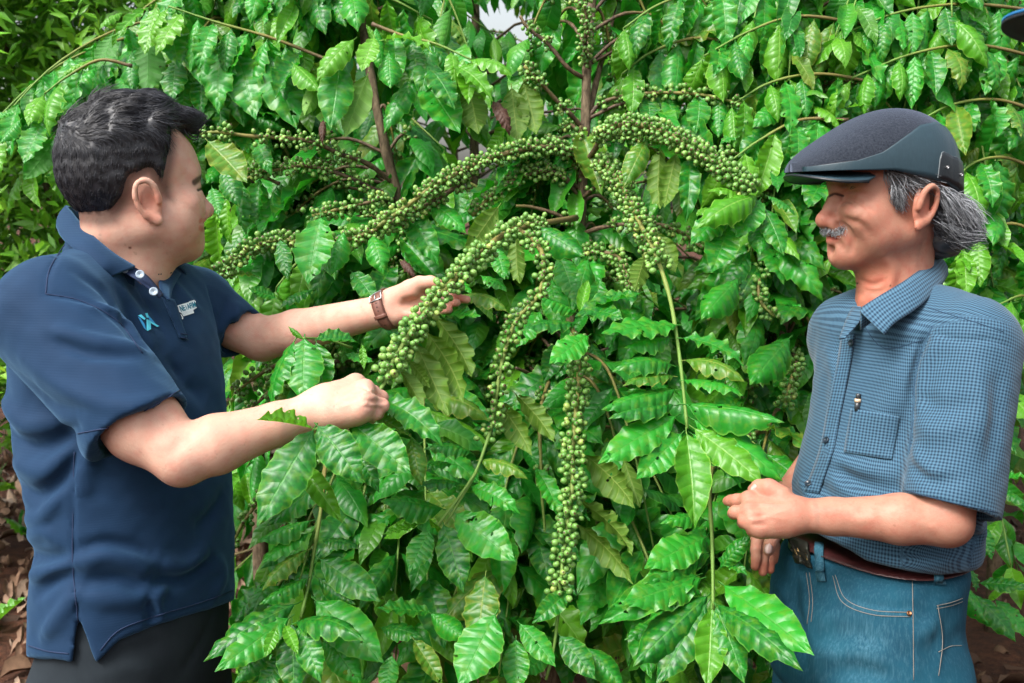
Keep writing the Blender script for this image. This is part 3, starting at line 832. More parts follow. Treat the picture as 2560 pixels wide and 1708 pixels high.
for i in range(1, m):
    t = i/(m-1)
    lift = n0*(.0006+.0022*top*math.sin(t*2.6)-.0075*top*t*t-.0012*t)
    path.append(p0+D*(Ls*t)[:, None]+lift+sd*(curl*.003*t*t*top)+sd*(np.sin(t*4.5+vnoise(p0, 30, 8)[:, None]*3)*.0035*top))
PT = np.stack(path, 1)
strands(PT, np.linspace(.00065, .00018, m), 'hair_locks', M['black_hair'], L_HAIR, rng.uniform(0, 1, len(sel))**1.5)
# curl on the forehead
cl = [LT(.068, .030, .110), LT(.071, .034, .098), LT(.078, .036, .090), LT(.088, .033, .090), LT(.092, .028, .098)]
v1 = tube(catmull(cl, 14), np.linspace(.0022, .0005, 14), 6); v2 = tube(catmull([c+LT.f*.004+LT.u*.005-LT.s*.004 for c in cl], 14), np.linspace(.0022, .0005, 14), 6)
v, f = join([v1, v2]); o = put('forehead_curl', v, f, M['black_hair'], L_HAIR); set_attr(o.data, 'rnd', np.full(len(v), .2))

# ------------------------------------------------------------------ younger man: collar, placket, buttons, logos, hems
def collar(name, top, bot, axis_pt, mat, root, t=.0028, n=72, inset=.005, drop=.030):
    A = catmull(top, n); B = catmull(bot, n); c = np.asarray(axis_pt, float)
    rows = []
    tin = np.array([nrm(np.array((c[0]-a[0], c[1]-a[1], 0))) for a in A])
    dn = np.array((0, 0, -1.0))
    rows.append(A+tin*inset+dn*drop); rows.append(A+tin*inset*.75+dn*drop*.4); rows.append(A+tin*.003-dn*.0); rows.append(A-tin*.0015+dn*-.0015)
    for s in (.12, .3, .5, .7, .86, 1.0):
        bul = math.sin(s*math.pi)*.0045
        rows.append(lerp(A, B, s)-tin*(.003+bul)+np.array((0, 0, .0015*math.sin(s*math.pi))))
    G = np.stack(rows, 0)
    G = G+(.0010*vnoise(G, 60, 3))[..., None]*np.concatenate([tin[None]]*len(rows))
    v, f = grid_mesh(G); o = put(name, v, f, mat, root); thick(o, t, 0.0); return o, G
top = [P(337, 669, 1.535), P(284, 636, 1.522), P(234, 594, 1.537), P(198, 560, 1.575), P(166, 519, 1.635), P(200, 532, 1.70), P(300, 580, 1.735), P(378, 632, 1.705), P(420, 660, 1.645)]
bot = [P(276, 692, 1.500), P(246, 668, 1.490), P(202, 634, 1.505), P(164, 600, 1.550), P(148, 566, 1.635), P(190, 595, 1.735), P(300, 650, 1.785), P(400, 690, 1.745), P(462, 686, 1.672)]
L_COLLAR, G = collar('collar', top, bot, P(275, 640, 1.625), M['polo'], L_ROOT)
# stand-up band of the far collar front and the dark inside of the open placket
def strip(name, a, b, mat, root, t=.0025, n=20, bulge=.002):
    A, B = catmull(a, n), catmull(b, n); G = np.stack([lerp(A, B, s) for s in (0, .33, .66, 1)], 0)
    v, f = grid_mesh(G); o = put(name, v, f, mat, root); thick(o, t, 0.0); return o
strip('placket_flap', [P(420, 662, 1.640), P(398, 700, 1.590), P(405, 740, 1.548)], [P(452, 684, 1.660), P(432, 722, 1.602), P(425, 752, 1.545)], M['polo'], L_ROOT)
strip('placket_facing', [P(300, 676, 1.524), P(345, 702, 1.517), P(400, 745, 1.525)], [P(335, 668, 1.536), P(372, 694, 1.540), P(408, 738, 1.542)], M['navy_thread'], L_ROOT)
pl = [(402, 742), (418, 780), (440, 830), (446, 846)]; pr = [(434, 752), (446, 790), (460, 832), (464, 848)]
ql = on_px(LS, catmull([(a, b, 0) for a, b in pl], 14)[:, :2], .0025); qr = on_px(LS, catmull([(a, b, 0) for a, b in pr], 14)[:, :2], .0025)
v, f = grid_mesh(np.stack([lerp(ql, qr, s) for s in (0, .25, .5, .75, 1)], 0)); o = put('placket', v, f, M['polo'], L_ROOT); thick(o, .002, 0.0)
v, f = join([line_on(LS, [(448, 846), (466, 850)], 5, .0008, .004), line_on(LS, [(446, 836), (464, 839)], 5, .0007, .004)]); put('placket_seam', v, f, M['navy_thread'], L_ROOT)
for (u, v_, d, r) in ((350, 686, 1.514, .0066), (384, 729, 1.521, .0066), (312, 675, 1.522, .0050)):
    v, f = button_mesh(P(u, v_, d), nrm(np.array((.35, -.9, .25))), r, .0022); put('button', v, f, M['button_grey'], L_ROOT)
def z6(pts): return [(300+a/7.833, 700+b/7.833) for a, b in pts]
M['logo_cyan'] = plain('cyan_embroidery', (.10, .62, .80), .7, 0, 900, .3)
M['logo_blue'] = plain('blue_embroidery', (.02, .25, .52), .7, 0, 900, .3)
M['patch_white'] = plain('white_embroidery', (.72, .78, .80), .75, 0, 900, .3)
M['patch_teal'] = plain('teal_embroidery', (.01, .17, .25), .75)
M['patch_grey'] = plain('grey_lettering', (.45, .50, .52), .8)
for poly, mt in (([(345, 700), (405, 683), (485, 765), (470, 790), (440, 772)], 'logo_cyan'), ([(475, 668), (528, 657), (548, 750), (505, 748)], 'logo_cyan'),
                 ([(505, 780), (585, 845), (592, 970), (530, 1005), (512, 985)], 'logo_cyan'), ([(508, 776), (560, 800), (755, 915), (715, 930), (582, 850)], 'logo_cyan'),
                 ([(343, 718), (392, 750), (470, 860), (508, 990), (465, 945)], 'logo_blue'), ([(535, 690), (600, 760), (690, 868), (560, 795)], 'logo_blue')):
    v, f = decal(LS, z6(poly), .0016 if mt == 'logo_cyan' else .0013); f = flip_to_eye(v, f); put('chest_logo', v, f, M[mt], L_SHIRT, False)
v, f = decal(LS, z6([(1112, 512), (1335, 440), (1345, 425), (1440, 402), (1470, 438), (1455, 470), (1494, 548), (1422, 596), (1438, 655), (1230, 720), (1185, 652), (1150, 640)]), .0016)
L_PATCH = put('brand_patch', v, flip_to_eye(v, f), M['patch_white'], L_SHIRT, False)
def lettering(S, text, quad, off, name, mat, parent, bold=0.0):
    cu = bpy.data.curves.new('lettering', 'FONT'); cu.body = text; cu.offset = bold; cu.resolution_u = 2
    ob = bpy.data.objects.new('lettering', cu); COL.objects.link(ob)
    dg = bpy.context.evaluated_depsgraph_get(); me = ob.evaluated_get(dg).to_mesh()
    v = np.array([x.co[:] for x in me.vertices]); f = [tuple(p.vertices) for p in me.polygons]
    ob.evaluated_get(dg).to_mesh_clear(); bpy.data.objects.remove(ob); bpy.data.curves.remove(cu)
    lo, hi = v.min(0), v.max(0); s = (v[:, 0]-lo[0])/(hi[0]-lo[0]); t = (v[:, 1]-lo[1])/(hi[1]-lo[1])
    a, b, c, d = [np.array(x, float) for x in quad]
    px = [lerp(lerp(d, c, i), lerp(a, b, i), j) for i, j in zip(s, t)]
    q = on_px(S, px, off)
    return put(name, q, flip_to_eye(q, f), mat, parent, False)
lettering(LS, 'NETAFIM', z6([(1135, 525), (1440, 435), (1480, 540), (1180, 640)]), .0024, 'patch_lettering', M['patch_teal'], L_SHIRT, .03)
lettering(LS, 'GROW MORE WITH LESS', z6([(1195, 660), (1415, 600), (1425, 640), (1230, 700)]), .0024, 'patch_small_lettering', M['patch_grey'], L_SHIRT)
v, f = decal(LS, z6([(1168, 670), (1195, 690), (1225, 745), (1222, 778), (1200, 775), (1200, 740)]), .0016); put('patch_tail', v, flip_to_eye(v, f), M['patch_white'], L_SHIRT, False)
# seams sewn into the shirt
sm = [line_on(LS, p, 40, .0009, .0007) for p in ([(163, 612), (125, 670), (114, 735)], [(114, 735), (200, 752), (290, 800), (356, 884)], [(196, 1084), (300, 1058), (449, 976)], [(186, 1130), (183, 1260), (182, 1400), (194, 1555)], [(72, 1614), (120, 1628), (172, 1634)], [(250, 1626), (300, 1574), (400, 1537), (500, 1507), (580, 1477)])]
v, f = join(sm); put('shirt_seam', v, f, M['navy_thread'], L_ROOT)

# ------------------------------------------------------------------ younger man: watch on his left wrist
M['strap'] = plain('brown_leather_strap', (.155, .062, .042), .55, 0, 140, .4)
M['steel'] = plain('brushed_steel', (.62, .62, .62), .28, 1.0)
M['dark_hole'] = plain('strap_hole', (.015, .008, .006), .9)
wc = P(966, 774, 1.664); wax = nrm(P(1010, 756, 1.655)-P(930, 786, 1.672))
wa = nrm(np.cross(wax, FWD)); wa = wa if wa@UPV > 0 else -wa; wb = np.cross(wax, wa); wb = wb if wb@(-FWD) > 0 else -wb
def wring(ph, off, dx):
    """point on the wrist: angle ph from the top of the wrist towards the viewer"""
    dirv = math.cos(ph)*wa+math.sin(ph)*wb; ts = np.linspace(.005, .06, 56)
    pts = wc+wax*dx+ts[:, None]*dirv; val = LB.eval(pts, True, .05); i = np.nonzero(val > 0)[0]
    return wc+wax*dx+dirv*((ts[i[0]] if len(i) else .03)+off)
W_ROOT = empty('wrist_watch', tuple(np.array(wc)-parent_loc(L_ROOT))); W_ROOT.parent = L_ROOT
def band(name, p0, p1, n, off, w0, w1, mat, t=.003, closed=False, taper=None):
    rows = []
    for k in range(n):
        ph = lerp(p0, p1, k/(n-1)); w = lerp(w0, w1, k/(n-1))
        if taper and k/(n-1) > taper: w *= math.sqrt(max(0, 1-((k/(n-1)-taper)/(1-taper))**2))*.92+.08
        rows.append([wring(ph, off, s*w) for s in (-.5, -.2, .2, .5)])
    v, f = grid_mesh(np.array(rows)); o = put(name, v, f, mat, W_ROOT); thick(o, t, 0.0); return o
band('strap', 0, 2*math.pi, 40, .0014, .019, .019, M['strap'])
band('strap_tail', .75, 2.75, 22, .0045, .0185, .016, M['strap'], .0024, taper=.8)
band('strap_keeper', 1.78, 1.95, 4, .0068, .0215, .0215, M['strap'], .002)
def wpt(ph, dx, off): return wring(ph, off, dx)
v, f = tube([wpt(.66, -.0115, .006), wpt(.66, 0, .007), wpt(.66, .0115, .006), wpt(.88, .0115, .007), wpt(1.06, .0115, .0065), wpt(1.06, 0, .0072), wpt(1.06, -.0115, .0065), wpt(.88, -.0115, .007)], .0013, 6, True)
put('buckle', v, f, M['steel'], W_ROOT)
v, f = tube([wpt(.70, 0, .008), wpt(1.06, 0, .0085)], .0008, 6); put('buckle_tongue', v, f, M['steel'], W_ROOT)
for ph in (.48, 1.2, 1.4, 1.58, 2.1, 2.3):
    c = wpt(ph, 0, .0058 if ph > .8 else .0030); v, f = button_mesh(c, nrm(c-wc), .0011, .0004); put('strap_hole', v, f, M['dark_hole'], W_ROOT)
v, f = button_mesh(wpt(math.pi+.9, 0, .006), nrm(wpt(math.pi+.9, 0, .01)-wc), .019, .007); put('watch_case', v, f, M['steel'], W_ROOT)

# ================================================================== the older man
RF = nrm((-.87, -.50, 0)); RL = nrm((.50, -.87, 0))
ph_ = math.radians(8)
RT = Frame(P(2225, 515, 1.55), (-math.cos(ph_), -math.sin(ph_), -.02), (0, 0, 1), (math.sin(ph_), -math.cos(ph_), 0), 1.0)
RB = SDF()
build_head(RB, RT, full=0.0)
RB.cone(RT(-.022, 0, -0.0400), P(2240, 735, 1.580), .049, .053, .03)
RB.cone(RT(.010, 0, -0.0780), P(2212, 745, 1.56), .032, .040, .03)
RB.cone(P(2245, 790, 1.58), P(2420, 870, 1.455), .030, .046, .03)
RB.cone(P(2245, 790, 1.58), P(2095, 860, 1.70), .030, .046, .03)
RB.cone(P(2230, 900, 1.58), P(2220, 960, 1.58), .085, .085, .04)
R_SH, R_EL, R_WR = P(2425, 870, 1.45), P(2365, 1302, 1.385), P(1990, 1288, 1.425)
RB.cone(R_SH, lerp(R_SH, R_EL, .55), .050, .044, .012); RB.cone(lerp(R_SH, R_EL, .55), R_EL, .044, .0350, .012)
RB.ball(P(2385, 1318, 1.385), .015, .02)
RB.cone(R_EL, lerp(R_EL, R_WR, .30), .0345, .0345, .010); RB.cone(lerp(R_EL, R_WR, .30), lerp(R_EL, R_WR, .75), .0345, .0255, .010); RB.cone(lerp(R_EL, R_WR, .75), R_WR, .0255, .0245, .010)
# left hand (near), back of the hand to the viewer, fingers reaching to the stem
rm = [P(1872, 1250, 1.445), P(1874, 1279, 1.425), P(1884, 1301, 1.415), P(1893, 1320, 1.415)]
rp = [P(1842, 1251, 1.462), P(1838, 1281, 1.437), P(1862, 1303, 1.420), P(1882, 1323, 1.420)]
rd = [P(1828, 1252, 1.474), P(1834, 1284, 1.462), P(1858, 1307, 1.445), P(1880, 1327, 1.442)]
rt = [P(1819, 1253, 1.484), P(1846, 1285, 1.475), P(1870, 1309, 1.460), P(1890, 1329, 1.456)]
for i in range(4):
    RB.cone(lerp(R_WR, rm[i], .08), rm[i], .0205, .0120, .014)
    finger(RB, [rm[i], rp[i]], .0112, .0094 if i < 3 else .0086, .004); finger(RB, [rp[i], rd[i], rt[i]], .0094 if i < 3 else .0084, .0074, .0035)
    RB.ball(rm[i]+UPV*.003-FWD*.003, .0105, .006)
finger(RB, [P(1955, 1240, 1.432), P(1922, 1221, 1.440), P(1898, 1219, 1.452), P(1883, 1224, 1.462)], .0150, .0080, .008)
RB.cone(P(1960, 1320, 1.42), P(1905, 1325, 1.415), .014, .011, .012)
for a, b in (((1868, 1266), (1905, 1268)), ((1872, 1292), (1912, 1290)), ((1880, 1312), (1915, 1312))): RB.ridge(RB.trace([a, b], 5), .0032, -.0024)
for a, b, c in (((1895, 1278), (1930, 1285), (1965, 1278)), ((1900, 1298), (1930, 1292), (1955, 1300)), ((1890, 1258), (1925, 1262), (1965, 1262))): RB.ridge(RB.trace([a, b, c], 8), .0022, .0014)
for u, v in ((1842, 1252), (1838, 1281)):
    RB.ridge(RB.trace([(u, v-10), (u+1, v), (u, v+10)], 5), .0018, -.0010)
# right arm (far) hanging behind, its hand below the other
R_SH2, R_EL2, R_WR2 = P(2135, 850, 1.70), P(2078, 1120, 1.74), P(1935, 1300, 1.590)
RB.cone(R_SH2, R_EL2, .048, .040, .02); RB.cone(R_EL2, R_WR2, .038, .027, .02)
r2m = [P(1893, 1343, 1.570), P(1907, 1346, 1.578), P(1921, 1346, 1.585), P(1933, 1342, 1.590)]
r2t = [P(1888, 1416, 1.548), P(1907, 1430, 1.552), P(1925, 1424, 1.558), P(1934, 1400, 1.566)]
for i in range(4):
    RB.cone(R_WR2, r2m[i], .019, .011, .01)
    a, b = r2m[i], r2t[i]
    finger(RB, [a, lerp(a, b, .4)-FWD*.006+RIGHT*(-.002 if i == 0 else 0), lerp(a, b, .72)-FWD*.003, b], .0094, .0070, .003)
finger(RB, [P(1945, 1318, 1.565), P(1934, 1340, 1.545), P(1926, 1360, 1.530), P(1921, 1377, 1.524)], .0115, .0082, .005)
RB.ridge(RB.trace([(2064, 588), (2080, 591), (2098, 583), (2111, 569)], 9), .0024, -.0052)
for y in (-1, 1): RB.ball(RT(.064, .043*y, -.014), .022, .02)
# face: creases of the laughing cheek, eye pouches, neck cords
for pts, w, a in [([(2092, 556), (2118, 570), (2132, 598), (2127, 630)], .0042, -.0050), ([(2086, 560), (2104, 566), (2118, 580)], .0045, -.0025),
                  ([(2092, 494), (2116, 492), (2150, 506), (2186, 530)], .0028, -.0024), ([(2100, 482), (2135, 480), (2170, 486)], .0024, -.0018), ([(2098, 500), (2125, 506), (2150, 524)], .0026, -.0020),
                  ([(2112, 545), (2150, 560), (2176, 590)], .006, -.0025), ([(2100, 520), (2128, 528), (2150, 545)], .012, .0040),
                  ([(2074, 490), (2088, 484), (2108, 489)], .0022, -.0036), ([(2074, 480), (2090, 476), (2110, 481)], .004, .0030), ([(2076, 499), (2090, 496), (2106, 499)], .0045, .0030),
                  ([(2150, 700), (2180, 712), (2215, 700)], .004, -.0024), ([(2162, 725), (2190, 732), (2220, 720)], .004, -.0020), ([(2210, 640), (2230, 680), (2215, 740)], .008, .004),
                  ([(2085, 605), (2100, 612), (2108, 630)], .005, -.002), ([(2160, 742), (2150, 760), (2150, 775)], .006, .003)]:
    RB.ridge(RB.trace(pts, 9), w, a*1.45)
for pts in ([(2340, 1330), (2300, 1300)], [(2100, 1290), (2150, 1300), (2200, 1290)], [(2030, 1280), (2090, 1275), (2150, 1270)]): RB.ridge(RB.trace(pts, 6), .007, .0018)
R_ROOT = empty('person', (P(2190, 1500, 1.57)[0], P(2190, 1500, 1.57)[1], 0))
tag(R_ROOT, 'smiling man with moustache and flat cap in blue checked shirt and jeans', 'person', 'people among the coffee trees')
V, F = RB.mesh_fine(.0034, [(P(1895, 1275, 1.445), (.075, .07, .065), .0018), (P(1912, 1385, 1.56), (.05, .06, .055), .0019), (RT(.055, .02, -0.0100), (.085, .10, .125), .0020)])
R_BODY = put('body', V, F, M['skin_tan'], R_ROOT)
t4 = tint_of(V)
paint_line(t4, V, RB.trace([(2066, 588), (2080, 591), (2098, 583), (2110, 570)], 9), .0024, (.30, .15, .13), .9)
paint_line(t4, V, RB.trace([(2068, 597), (2082, 599), (2096, 594)], 6), .0060, (.95, .62, .60), .8)
paint_line(t4, V, [RT(.094, .004, -0.0452), RT(.083, .021, -0.0476)], .006, (.90, .60, .60))
paint_line(t4, V, [RT(.094, .004, -0.0536), RT(.083, .020, -0.0500)], .0065, (.92, .60, .60))
for y in (-1, 1):
    paint_line(t4, V, [RT(.092, .014*y, .0335), RT(.085, .032*y, .0360), RT(.072, .047*y, .0330)], .0065, (.30, .27, .26), .8)
    if y > 0: paint_line(t4, V, RB.trace([(2073, 491), (2088, 485), (2108, 490)], 8), .0028, (.10, .06, .05), .95)
    paint(t4, V, RT(.058, .045*y, -0.0100), .036, (1.12, .84, .80), .9, .8)
    paint(t4, V, RT(-.012, .085*y, -0.0150), .040, (1.10, .92, .88), .6, .8)
paint(t4, V, RT(.108, 0, -0.0180), .022, (1.12, .80, .76), .8, .8)
paint(t4, V, P(2180, 745, 1.52), .09, (1.10, .82, .74), .8, .9)
for q in rm+rp: paint(t4, V, q, .016, (1.0, .80, .74), .7, .7)
for q in r2t+rt: paint(t4, V, q, .020, (1.06, .82, .76), .7, .8)
set_attr(R_BODY.data, 'tint', t4)
M['nail'] = plain('fingernail', (.50, .33, .29), .3)
def nail(S, u, v, du, dv, root, w=.0052, l=.0075):
    c = S.hit(u, v); n = grad(S, c)[0]; a = nrm((P(u+du, v+dv, 1.5)-P(u, v, 1.5))); a = nrm(a-n*(a@n)); b = np.cross(n, a); G = []
    for i in np.linspace(-1, 1, 7):
        G.append([c+a*l*i*.9+b*w*j*math.sqrt(max(.05, 1-max(0, abs(i)-.35)**2*2.2))+n*(.0012-.0022*j*j) for j in np.linspace(-1, 1, 6)])
    vv, ff = grid_mesh(np.array(G)); o = put('fingernail', vv, ff, M['nail'], root); thick(o, .0008, 0)
nail(RB, 1921, 1372, -2, 10, R_ROOT, .0058, .009); nail(RB, 1884, 1219, -6, 3, R_ROOT, .004, .006)

# checked shirt
RS = SDF()
R_ROWS = [(735, 2125, 2390, 1.575, .60), (790, 2052, 2452, 1.57, .62), (880, 2040, 2490, 1.57, .66), (1000, 2030, 2500, 1.57, .70), (1120, 2010, 2488, 1.57, .74), (1200, 1986, 2474, 1.57, .76), (1290, 1962, 2466, 1.57, .78), (1350, 1962, 2462, 1.57, .77), (1400, 1978, 2450, 1.57, .76), (1460, 1990, 2430, 1.57, .75)]
RS.torso_fit(R_ROWS, RF, RL)
RS.cone(P(2262, 748, 1.575), P(2428, 836, 1.462), .034, .058, .04)
RS.cone(P(2205, 765, 1.59), P(2105, 840, 1.685), .034, .054, .04)
RS.cone(P(2262, 750, 1.59), P(2255, 820, 1.60), .045, .08, .03)
RSL = [P(2440, 872, 1.445), P(2376, 1270, 1.398)]; rax = nrm(P(2376-24, 1270+97, 1.39)-P(2376, 1270, 1.398))
cut_cone(RS, RSL[0], RSL[1], .0630, .0670, rax, .022, .014)
cut_cone(RS, P(2138, 852, 1.70), P(2104, 1060, 1.735), .056, .054, P(2104, 1060, 1.735)-P(2138, 852, 1.70), .02, .012)
def rhem(p):
    hz = np.interp(p[..., 0], [.36, .43, .47, .53, .60, .70, .78], [1.056, 1.050, 1.042, 1.032, 1.020, 1.012, 1.010]); return p[..., 2]-hz
RS._add(lambda p: rhem(p), (.2, .9, .7), (1.1, 2.2, 1.09), 's', .012)
RS.cone(RT(-.022, 0, -0.0400), P(2244, 700, 1.58), .052, .052, .006, 's')
RS.cone(P(2175, 700, 1.545), P(2150, 785, 1.495), .028, .007, .006, 's')
RIDGES_R = [([(2330, 815), (2300, 880), (2284, 960), (2280, 1060), (2272, 1130)], .006, -.009), ([(2300, 850), (2268, 930), (2250, 1020)], .010, .006), ([(2345, 850), (2312, 930), (2300, 1040)], .012, .007),
            ([(2330, 830), (2400, 850), (2480, 850), (2520, 870)], .0035, -.004), ([(2255, 905), (2230, 990), (2190, 1060)], .016, .004),
            ([(2285, 1120), (2310, 1170), (2360, 1190)], .010, .005), ([(2280, 1160), (2330, 1200), (2400, 1200)], .010, -.005), ([(2290, 1060), (2340, 1080), (2400, 1070)], .014, .004), ([(2300, 990), (2350, 1020), (2420, 1010)], .012, -.004),
            ([(2095, 1160), (2130, 1200), (2200, 1225), (2250, 1225)], .013, -.009), ([(2080, 1190), (2120, 1225), (2180, 1245)], .012, .006), ([(2060, 1110), (2090, 1150), (2140, 1170), (2200, 1180)], .014, .006),
            ([(2030, 1180), (2045, 1215), (2080, 1240)], .009, -.006), ([(2000, 1200), (2020, 1235), (2030, 1260)], .009, .005),
            ([(2070, 880), (2090, 950), (2080, 1040)], .014, .004), ([(2100, 850), (2110, 930), (2090, 1010)], .010, -.004), ([(2220, 1150), (2240, 1100), (2260, 1040)], .014, -.006),
            ([(2150, 1385), (2260, 1400), (2380, 1400)], .012, .007), ([(2180, 1370), (2280, 1385), (2420, 1370)], .010, -.006), ([(2420, 1300), (2450, 1330), (2455, 1350)], .012, .006), ([(2400, 1330), (2430, 1345), (2450, 1330)], .008, -.005),
            ([(2180, 800), (2240, 790), (2330, 815)], .004, -.003), ([(2200, 840), (2270, 825), (2330, 830)], .012, .005), ([(2430, 900), (2450, 1000), (2440, 1120)], .016, .004), ([(2500, 920), (2490, 1040), (2470, 1180)], .012, -.004)]
for pts, w, a in [(RS.trace(p, 10), w, a) for p, w, a in RIDGES_R]: RS.ridge(pts, w*.92, a*1.9)
RS.disp(lambda p: .0022*vnoise(p, 30, 11)*sstep(-1, 1, vnoise(p, 9, 12))+.0007*vnoise(p, 95, 13), P(2200, 1000, 1.5)-1.2, P(2200, 1000, 1.5)+1.2)
V, F = RS.mesh(.0041)
R_SHIRT = put('checked_shirt', V, F, M['check'], R_ROOT)
# cloth coordinates: round the trunk and up, or round the sleeve and along it
c0 = P(2230, 1050, 1.57); q = V-c0
ang = np.arctan2(q@RL, q@RF); wt = sstep(1.34, 1.44, V[:, 2]); tu = lerp(ang*.185, (q@RL)*1.05, wt); tv = V[:, 2]-(q@RF)*.95*wt
sa, sb = RSL; ab = sb-sa; Ls_ = np.linalg.norm(ab); axs = ab/Ls_; w = V-sa; al = w@axs; pe = w-al[:, None]*axs
e1 = nrm(RF-axs*(RF@axs)); e2 = np.cross(axs, e1); su = np.arctan2(pe@e2, pe@e1)*.068
seam_px = np.array([project(x)[:2] for x in V[::1]])
on_sl = (np.linalg.norm(pe, axis=1) < .088) & (al > -.03) & (seam_px[:, 0] > np.interp(seam_px[:, 1], [800, 820, 880, 960, 1060, 1130, 1300], [2400, 2328, 2302, 2286, 2281, 2273, 2255])) & (V[:, 1] < 1.47)
cuv = np.stack([np.where(on_sl, su, tu), np.where(on_sl, al, tv), np.zeros(len(V))], -1); set_attr(R_SHIRT.data, 'cuv', cuv)
# collar: near leaf with a long point, far leaf, band behind
top = [P(2150, 776, 1.480), P(2192, 748, 1.484), P(2262, 705, 1.499), P(2322, 660, 1.550), P(2342, 640, 1.610), P(2312, 650, 1.665), P(2230, 690, 1.680), P(2165, 712, 1.640), P(2142, 745, 1.585)]
bot = [P(2212, 836, 1.440), P(2240, 806, 1.445), P(2300, 764, 1.468), P(2352, 706, 1.535), P(2362, 680, 1.620), P(2318, 705, 1.705), P(2220, 740, 1.735), P(2128, 742, 1.690), P(2094, 780, 1.610)]
R_COLLAR, G = collar('collar', top, bot, P(2235, 720, 1.585), M['check'], R_ROOT, .0024)
n_, m_ = G.shape[:2]; al = np.concatenate([[0], np.cumsum(np.linalg.norm(np.diff(G[4], axis=0), axis=1))]); dn = np.array([0, .02, .03, .033, .036, .043, .050, .057, .063, .068])
uvg = np.stack([np.broadcast_to(al, (n_, m_)), np.broadcast_to(dn[:, None], (n_, m_)), np.zeros((n_, m_))], -1); set_attr(R_COLLAR.data, 'cuv', uvg.reshape(-1, 3))
def cuv_grid(o, n, m, h, w, rot=0):
    uu = np.array([(j/(m-1)*w, i/(n-1)*h, 0) for i in range(n) for j in range(m)]); set_attr(o.data, 'cuv', uu); return o
def cuv_strip(o, su=.03, sv=.1):
    me = o.data; v = np.array([x.co[:] for x in me.vertices]); set_attr(me, 'cuv', np.stack([v@RF, v[:, 2], np.zeros(len(v))], -1)); return o
cuv_strip(strip('collar_facing', [P(2146, 748, 1.580), P(2120, 790, 1.545), P(2098, 848, 1.50)], [P(2160, 790, 1.515), P(2140, 815, 1.500), P(2112, 846, 1.490)], M['check'], R_ROOT))
pl = [(2106, 842), (2090, 930), (2070, 1030), (2050, 1130), (2012, 1230)]; pr = [(2140, 836), (2126, 930), (2104, 1035), (2084, 1130), (2050, 1235)]
ql = on_px(RS, catmull([(a, b, 0) for a, b in pl], 26)[:, :2], .0022); qr = on_px(RS, catmull([(a, b, 0) for a, b in pr], 26)[:, :2], .0022)
v, f = grid_mesh(np.stack([lerp(ql, qr, s) for s in (0, .25, .5, .75, 1)], 0)); o = put('placket', v, f, M['check'], R_ROOT); thick(o, .0016, 0.0); cuv_grid(o, 5, 26, .024, .26)
for u, v_ in ((2132, 858), (2100, 984), (2069, 1103), (2022, 1212)):
    c = on_px(RS, [(u, v_)], .0035)[0]; v, f = button_mesh(c, grad(RS, RS.hit(u, v_))[0], .0056, .0020); put('button', v, f, M['button_dark'], R_ROOT)
for pts in ([(2036, 800), (2046, 795)],): pass
v, f = join([line_on(RS, p, 22, .0007, .0002) for p in ([(2334, 812), (2302, 880), (2286, 960), (2281, 1060), (2273, 1130)], [(2150, 800), (2210, 870), (2310, 850)], [(2262, 1226), (2370, 1254), (2494, 1282)], [(2320, 770), (2420, 800), (2510, 830)])])
put('shirt_seam', v, f, M['check_dark'], R_ROOT)
# chest pocket and the pen in it
quad = [(2130, 1022), (2250, 1040), (2232, 1150), (2112, 1132)]
v, f = patch(RS, quad, 14, 14, .0024); o = put('chest_pocket', v, f, M['check'], R_ROOT); thick(o, .0014, 0.0); cuv_grid(o, 14, 14, .070, .072)
pa, pb = on_px(RS, [(2150, 985)], .004)[0], on_px(RS, [(2138, 1060)], -.001)[0]; pd_ = nrm(pb-pa)
pp = [pa, pa+pd_*.0005, pa+pd_*.008, pa+pd_*.009, pa+pd_*.013, pa+pd_*.0135, pa+pd_*.026]
v, f = tube(pp[:3], [.0030, .0036, .0040], 10); v2, f2 = tube([pp[2], pp[4]], [.0046, .0050], 10); v3, f3 = tube([pp[4], pp[6]], [.0044, .0040], 10)
PEN = empty('pen', pa); tag(PEN, 'short pen with dark cap and pale collar clipped in the checked shirt pocket', 'pen')
M['pen_dark'] = plain('dark_pen_plastic', (.03, .035, .04), .3); M['pen_pale'] = plain('pale_wood', (.62, .45, .30), .5)
put('pen_cap', v, f, M['pen_dark'], PEN); put('pen_ring', v2, f2, M['pen_pale'], PEN); put('pen_barrel', v3, f3, M['pen_dark'], PEN)

